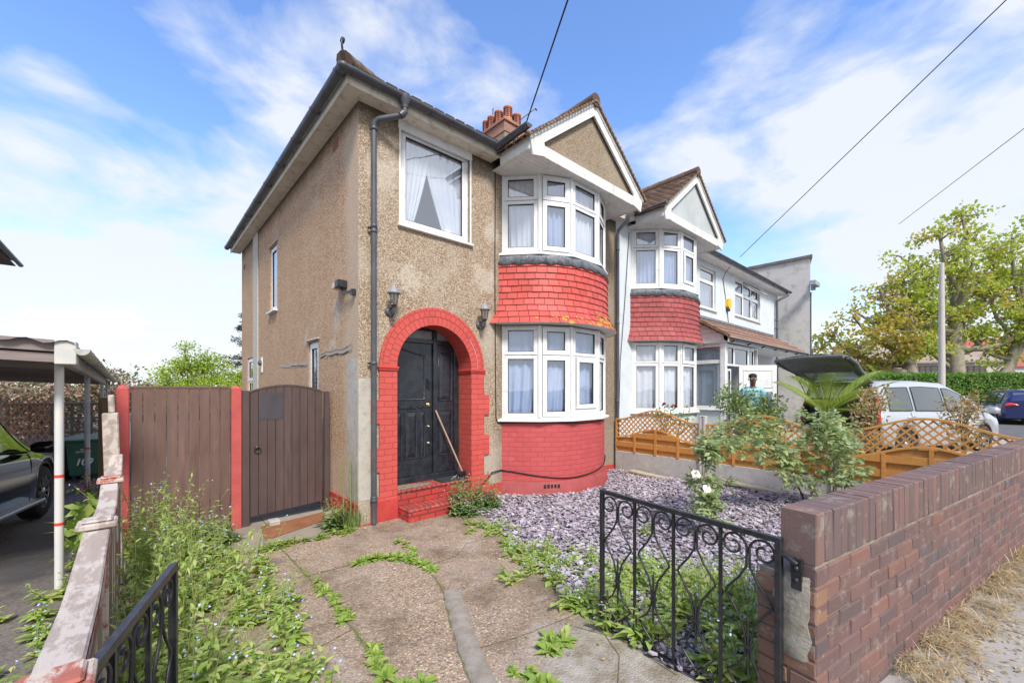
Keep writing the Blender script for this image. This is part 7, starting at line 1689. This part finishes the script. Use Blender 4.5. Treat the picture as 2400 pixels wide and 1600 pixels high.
m = MB(); m.grid([[(-.02, -.82, .40), (-.02, .82, .40)], [(-.06, -.84, .45), (-.06, .84, .45)], [(-.05, -.82, .62), (-.05, .82, .62)], [(.05, -.76, .64), (.05, .76, .64)]]); m.build('rear_bumper', SIL, mpv)
for s in (-1, 1): m = MB(); m.tube([(.0, s * .82, .75), (.03, s * .80, 1.05), (.08, s * .72, 1.4)], [.05, .05, .03], 6); m.build('tail_light', pm('tail_red', (.5, .02, .02), (.4, .02, .02), 5, .15, spec=.8), mpv)
# hatch: hinged at the roof, raised backwards
Mh_ = Matrix.Translation((.12, 0, 1.62)) @ Matrix.Rotation(radians(27), 4, 'Y')
def hp_(p): return Mh_ @ Vector(p)
m = MB(); outl = [(-.02, .62), (-.35, .66), (-.62, .70), (-.80, .80), (-1.12, .80), (-1.22, .70)]
rowsT = [[hp_((x, -w, .05 * (1 if i < 5 else 0) - .0)), hp_((x, -w * .5, .085)), hp_((x, 0, .095)), hp_((x, w * .5, .085)), hp_((x, w, .05))] for i, (x, w) in enumerate(outl)]
m.grid(rowsT, 0, True)
hgo = m.build('tailgate', SIL, mpv)
m = MB()       # inner trim as a frame round the glass
def fr_(x0, x1, w0, w1): m.face([hp_((x0, -w0, -.0)), hp_((x0, w0, -.0)), hp_((x1, w1, -.0)), hp_((x1, -w1, -.0))])
for s in (-1, 1):
    m.face([hp_((-.02, s * .62, 0)), hp_((-.10, s * .52, 0)), hp_((-.60, s * .58, 0)), hp_((-.62, s * .72, 0))])
    m.tube([hp_((-.02, s * .62, .02)), hp_((-.35, s * .67, .02)), hp_((-.62, s * .72, .02)), hp_((-.85, s * .80, .02)), hp_((-1.12, s * .80, .02))], .04, 8)
fr_(-.0, -.10, .62, .55); fr_(-.58, -1.22, .72, .72); m.tube([hp_((-1.20, -.76, .01)), hp_((-1.22, 0, .03)), hp_((-1.20, .76, .01))], .04, 8); m.tube([hp_((-.6, -.62, -.01)), hp_((-.6, .62, -.01))], .02, 6)
m.build('tailgate_trim', pm('grey_trim', (.16, .165, .18), (.11, .115, .125), 6, .6), hgo)
m = MB(); m.face([hp_((-.10, -.54, .012)), hp_((-.10, .54, .012)), hp_((-.58, .60, .012)), hp_((-.58, -.60, .012))]); m.build('rear_window', glassy('hatch_glass', (.92, 1.0, .97), .03), hgo)
m = MB()
for s in (-1, 1): m.tube([(.06, s * .70, 1.25), hp_((-.55, s * .70, -.01))], .011, 6)
m.build('gas_strut', PLASTIC, hgo)
# dark blue estate across the road
kE = [(0, .34, .88, 1.05, .80, .66), (.10, .30, .93, 1.25, .87, .64), (.45, .26, .94, 1.46, .90, .62), (1.6, .24, .93, 1.52, .91, .63), (2.5, .24, .92, 1.48, .91, .63), (3.15, .26, .91, 1.15, .90, .66), (3.5, .28, .90, .95, .89, .76), (4.3, .32, .78, .80, .85, .74), (4.7, .4, .58, .60, .70, .6)]
est, at_ = car('parked_car', 'dark blue estate car with silver roof rails and yellow rear number plate', (24.35, -6.65, .12), radians(11.9), carpaint('dark_blue', (.015, .025, .11), .15, .3), 4.7, .9, kE, (.85, 3.75), .33, [(.40, 1.05, 1.1, .55), (1.12, 2.05, 2.1, 1.16), (2.12, 3.3, 2.7, 2.14)], group='cars parked across the road')
for s in (-1, 1):
    m = MB(); m.tube([(.02, s * .80, .86), (-.01, s * .66, .90), (-.01, s * .46, .88)], [.07, .075, .03], 8); m.build('tail_light', pm('tail_light_red', (.6, .03, .03), (.5, .03, .03), 5, .15, spec=.8), est)
    m = MB(); m.tube([(.5, s * .58, 1.49), (.6, s * .58, 1.56), (2.4, s * .58, 1.57), (2.6, s * .58, 1.50)], .018, 6); m.build('roof_rail', ALLOY, est)
m = MB(); m.face([(.02, -.58, .97), (.02, .58, .97), (.24, .55, 1.36), (.24, -.55, 1.36)][::-1]); o = m.build('rear_window', CARGLASS2, est); o.location = (-.02, 0, .02)
m = MB(); m.box(-.03, -.01, -.26, .26, .70, .81); m.build('number_plate', pm('yellow_plate', (.75, .55, .05), (.7, .5, .05)), est)
for (nm, lab, x, y, rz, pt_) in (('parked_car', 'pale silver car mostly hidden between the people carrier and the hedge', 27.5, -3.6, radians(14), SIL), ('parked_car', 'dark grey car further along the hedge at the right edge', 29.3, -8.8, radians(9), carpaint('dark_grey_paint', (.05, .055, .06), .2, .3))):
    car(nm, lab, (x, y, .1), rz, pt_, 4.7, .9, kE, (.85, 3.75), .33, [(.40, 1.05, 1.1, .55), (1.12, 2.05, 2.1, 1.16), (2.12, 3.3, 2.7, 2.14)], group='cars parked across the road')

# ================================================================ PERSON
def person(loc, rz):
    """one continuous skinned body; hair and clothes are children"""
    t = thing('person', 'person with short dark hair and a light blue shirt standing before the white porch door', 'person', loc, rz)
    def skin(name, pts, edges, rad, mat, sub=2):
        me = bpy.data.meshes.new(name); me.from_pydata(pts, edges, []); o = bpy.data.objects.new(name, me); COL.objects.link(o); o.parent = t
        sk = o.modifiers.new('skin', 'SKIN')
        for i, r in enumerate(rad): me.skin_vertices[0].data[i].radius = (r if isinstance(r, tuple) else (r, r))
        me.skin_vertices[0].data[0].use_root = True; s = o.modifiers.new('sub', 'SUBSURF'); s.levels = sub; s.render_levels = sub; me.materials.append(mat)
        return o
    P = [(0, 0, .95), (0, .01, 1.12), (0, 0, 1.32), (0, -.01, 1.45), (0, 0, 1.50), (0, -.02, 1.56), (0, -.035, 1.64), (0, -.03, 1.72), (0, -.02, 1.77)]; E_ = [(i, i + 1) for i in range(8)]; Rr = [(.14, .11), (.125, .10), (.16, .11), (.13, .09), (.055, .055), (.06, .065), (.075, .09), (.075, .092), (.05, .06)]
    for s in (-1, 1):
        n = len(P); P += [(s * .10, 0, .88), (s * .11, -.01, .50), (s * .12, .02, .09), (s * .13, -.14, .04)]; E_ += [(0, n), (n, n + 1), (n + 1, n + 2), (n + 2, n + 3)]; Rr += [.095, .062, .045, .04]
        n = len(P); P += [(s * .20, 0, 1.42), (s * .25, .03, 1.14), (s * .22, -.12, .92), (s * .21, -.17, .86)]; E_ += [(3, n), (n, n + 1), (n + 1, n + 2), (n + 2, n + 3)]; Rr += [.055, .042, .032, .03]
        h = n + 3; base = len(P)
        for k, (dx, L_) in enumerate(((-.03, .075), (-.012, .088), (.008, .083), (.026, .066))):
            q = len(P); P += [(s * (.21 + dx), -.195, .845), (s * (.21 + dx), -.20 - L_ * .45, .825), (s * (.21 + dx), -.19 - L_ * .6, .79)]; E_ += [(h, q), (q, q + 1), (q + 1, q + 2)]; Rr += [.011, .009, .007]
        q = len(P); P += [(s * .165, -.18, .85), (s * .15, -.21, .83)]; E_ += [(h, q), (q, q + 1)]; Rr += [.011, .008]
    SK = pm('dark_skin', (.14, .075, .05), (.11, .06, .04), 4, .5); skin('body', P, E_, Rr, SK)
    f = MB()
    for s in (-1, 1): f.lathe([(.0, -.008), (.012, -.004), (.014, .004)], (s * .032, -.118, 1.685), 10, axis='y')
    f.build('eyes', pm('eye_white', (.6, .58, .55)), t); f = MB()
    for s in (-1, 1): f.lathe([(.0, -.004), (.006, -.001)], (s * .032, -.126, 1.685), 8, axis='y'); f.tube([(s * .015, -.122, 1.712), (s * .05, -.112, 1.714)], .004, 5)
    f.build('pupils', pm('pupil_brows', (.01, .01, .01)), t)
    f = MB(); f.tube([(0, -.12, 1.69), (0, -.142, 1.655), (0, -.122, 1.645)], [.007, .013, .008], 8); f.tube([(-.024, -.118, 1.617), (0, -.126, 1.618), (.024, -.118, 1.617)], .007, 6)
    for s in (-1, 1): f.tube([(s * .078, -.02, 1.70), (s * .088, -.01, 1.68), (s * .08, -.02, 1.65)], .010, 6)
    f.build('nose_mouth_ears', SK, t)
    f = MB(); f.lathe([(.086, .0), (.090, .03), (.082, .065), (.055, .09), (.0, .10)], (0, -.018, 1.715), 18); f.build('hair', pm('short_black_hair', (.015, .013, .012), (.03, .025, .022), 60, .9, .8, 200), t)
    SH_ = pm('light_blue_shirt', (.30, .58, .74), (.24, .50, .68), 5, .85, .2, 40)
    Q = [(0, 0, .93), (0, .01, 1.12), (0, 0, 1.32), (0, -.005, 1.46)]; E2_ = [(0, 1), (1, 2), (2, 3)]; R2 = [(.16, .13), (.15, .125), (.18, .135), (.10, .085)]
    for s in (-1, 1): n = len(Q); Q += [(s * .20, 0, 1.42), (s * .235, .02, 1.24)]; E2_ += [(3, n), (n, n + 1)]; R2 += [.075, .065]
    skin('shirt', Q, E2_, R2, SH_)
    Q = [(0, 0, .96)]; E3 = []; R3 = [(.155, .125)]
    for s in (-1, 1): n = len(Q); Q += [(s * .10, 0, .86), (s * .11, -.01, .5), (s * .12, .02, .12)]; E3 += [(0, n), (n, n + 1), (n + 1, n + 2)]; R3 += [.11, .08, .065]
    skin('trousers', Q, E3, R3, pm('dark_trousers', (.03, .035, .05), (.05, .05, .06)))
    return t
person((8.62, -1.50, .20), radians(-65))

# ================================================================ POLE, WIRES, FAR HOUSES
tpz = thing('telegraph_pole', 'weathered wooden telegraph pole in front of the hedge', 'telegraph pole', (26.7, -3.98, 0))
m = MB(); m.tube([(0, 0, -.2), (0, 0, 4), (0, 0, 7.7)], [.14, .12, .09], 14); m.build('pole', wood('pole_wood', (.60, .55, .50), (.48, .43, .38), 2, rough=.9), tpz)
m = MB(); 
for k in range(10): m.tube([(0, -.12, 3 + k * .42), (0, -.26, 3 + k * .42)], .01, 5) if k % 2 else m.tube([(.12, 0, 3 + k * .42), (.26, 0, 3 + k * .42)], .01, 5)
m.build('climbing_steps', GALV, tpz)
def wire(a, b, sag, r, label):
    a, b = Vector(a), Vector(b); n = 24; m = MB(); m.tube([a.lerp(b, i / n) - Vector((0, 0, sag * 4 * (i / n) * (1 - i / n))) for i in range(n + 1)], r, 5); tag(m.build('overhead_wire', CABLE), label, 'wire', 'overhead telephone wires')
wire((2.38, -.32, 5.73), (-1.86, -7.28, 5.89), .0, .010, 'black wire rising steeply from the brown house gutter past the chimney')
wire((14.65, .86, 6.58), (3.52, -12.82, 11.2), .0, .011, 'long thin wire crossing the sky from the pale blue house to the upper right')
wire((36.61, -1.6, 12.91), (14.79, -12.09, 12.97), .0, .016, 'short thin wire above the tall tree at the right edge of the sky')
wb = MB(); wb.tube([(2.16, -.30, 5.28), (2.2, -.32, 5.5), (2.38, -.32, 5.73)], .014, 6); wb.tube([(2.0, -.32, 5.28), (2.12, -.34, 5.38), (2.1, -.34, 5.2)], .02, 6); tag(wb.build('wire_bracket', BLACKIRON), 'black wire bracket tied to the gutter beside the gable', 'bracket')
def far_house(name, label, x, y, rz, W, D_, He, Hr, wallm, roofm, wins, hip=True):
    t = thing(name, label, 'house', (x, y, 0), rz, 'far houses beyond the hedge'); m = MB(); m.box(-W / 2, W / 2, 0, D_, -.3, He); m.build('wall', wallm, t)
    m = MB(); o = .35; h = W * .28 if hip else 0; a, b, c, d = (-W / 2 - o, -o, He), (W / 2 + o, -o, He), (W / 2 + o, D_ + o, He), (-W / 2 - o, D_ + o, He); r1, r2 = (-W / 2 + h, D_ / 2, Hr), (W / 2 - h, D_ / 2, Hr)
    m.face([a, b, r2, r1]); m.face([c, d, r1, r2]); m.face([b, c, r2]); m.face([d, a, r1]); m.box(-W / 2 - o, W / 2 + o, -o - .05, -o, He - .15, He + .05)
    rfo = m.build('roof', roofm, t)
    m = MB(); m.box(W * .15, W * .15 + .8, D_ / 2 - .4, D_ / 2 + .4, Hr - 1.2, Hr + 1.1); m.build('chimney', CHIMB, rfo)
    for (wx, wz, ww, wh, fr) in wins:
        m = MB(); 
        for q in ((wx, wx + ww, wz, wz + .1), (wx, wx + ww, wz + wh - .1, wz + wh), (wx, wx + .1, wz, wz + wh), (wx + ww - .1, wx + ww, wz, wz + wh)): m.box(q[0], q[1], -.08, -.001, q[2], q[3])
        for k in range(1, int(ww / .6)): m.box(wx + k * .6 - .04, wx + k * .6 + .04, -.08, -.001, wz + .1, wz + wh - .1)
        m.box(wx + .1, wx + ww - .1, -.07, -.002, wz + wh * .68, wz + wh * .68 + .07)
        wo_ = m.build('window', fr, t); m = MB(); m.box(wx + .1, wx + ww - .1, -.03, -.0015, wz + .1, wz + wh - .1); m.build('pane', CARGLASS2, wo_)
BROWNF = pm('brown_frame', (.12, .05, .04), (.09, .04, .03)); RT1 = pm('far_brown_roof', (.36, .28, .23), (.28, .21, .17), 2, .9, .4, 6); RT2 = pm('far_red_roof', (.42, .12, .10), (.34, .09, .08), 2, .9, .4, 6)
far_house('far_house', 'beige house with a hipped brown roof and dark-framed windows seen through the tree trunks', 78, 0, radians(-63), 19, 9, 5.3, 9.0, pm('far_beige_wall', (.58, .51, .44), (.5, .44, .38)), RT1, [(-5.5, 3.3, 2.4, 1.4, BROWNF), (-1.0, 3.3, 3.2, 1.5, BROWNF), (4.0, 3.3, 3.0, 1.4, BROWNF)])
far_house('far_house', 'distant house with a bright red roof behind the leaning tree', 112, -9.5, radians(-60), 16, 9, 5.6, 11.0, pm('far_white_wall', (.7, .7, .68), (.62, .62, .6)), RT2, [(-3, 3.4, 2, 1.4, WHITE)])
far_house('far_house', 'distant tan-roofed house low behind the raised tailgate', 76, 9.2, radians(-60), 11, 8, 4.4, 7.3, pm('far_tan_wall', (.6, .54, .46), (.52, .46, .4)), RT1, [(-3, 2.6, 2, 1.2, WHITE), (1, 2.6, 2, 1.2, WHITE)])
far_house('opposite_house', 'pale green terraced houses with white windows seen through the tailgate glass', 34, 13.5, radians(-62), 22, 8, 4.9, 6.4, pm('pale_green_wall', (.50, .56, .50), (.44, .5, .45)), RT1, [(-9, 2.5, 2.2, 1.3, WHITE), (-4.5, 2.5, 1.6, 1.2, WHITE), (0, 2.5, 1.6, 1.2, WHITE), (5, 2.5, 2.2, 1.3, WHITE)])
LH = thing('left_house', 'corner of another house with grey gutter and bargeboard at the far left edge', 'house', (-6.62, 16.9, .55)); m = MB(); m.box(-4, .12, 0, 6, 0, 6.5); m.build('wall', pm('left_white_wall', (.66, .67, .68), (.6, .6, .6)), LH)
m = MB(); m.face([(-4, -.4, 8.6), (-4, 6, 8.6), (.75, 6, 6.55), (.75, -.4, 6.55)]); m.face([(-4, -.4, 8.5), (.75, -.4, 6.5), (.75, -.4, 6.4), (-4, -.4, 8.1)]); m.box(-.6, .65, -.35, 5.9, 6.40, 6.44); m.build('roof', ROOFT, LH)
m = MB(); half_gutter(m, (.78, -.5, 6.5), (.78, 6, 6.5), .09); m.tube([(.55, -.42, 6.68), (.66, -.42, 6.78), (.76, -.42, 6.80), (.80, -.42, 6.74), (.74, -.42, 6.70)], .02, 6); m.build('gutter', GUTTER, LH)
# far scrub so the horizon is never bare
shrub('garden_trees', 'low dark trees on the skyline beyond the left gardens', 'trees', (-14, 34), [(-8, 0, 1.6, 5, 2, 2.0), (0, 0, 1.5, 5, 2, 1.8), (7, 0, 1.7, 5, 2, 1.8), (13, 0, 1.4, 4, 2, 1.6)], 6000, .3, LEAFSH, 401)
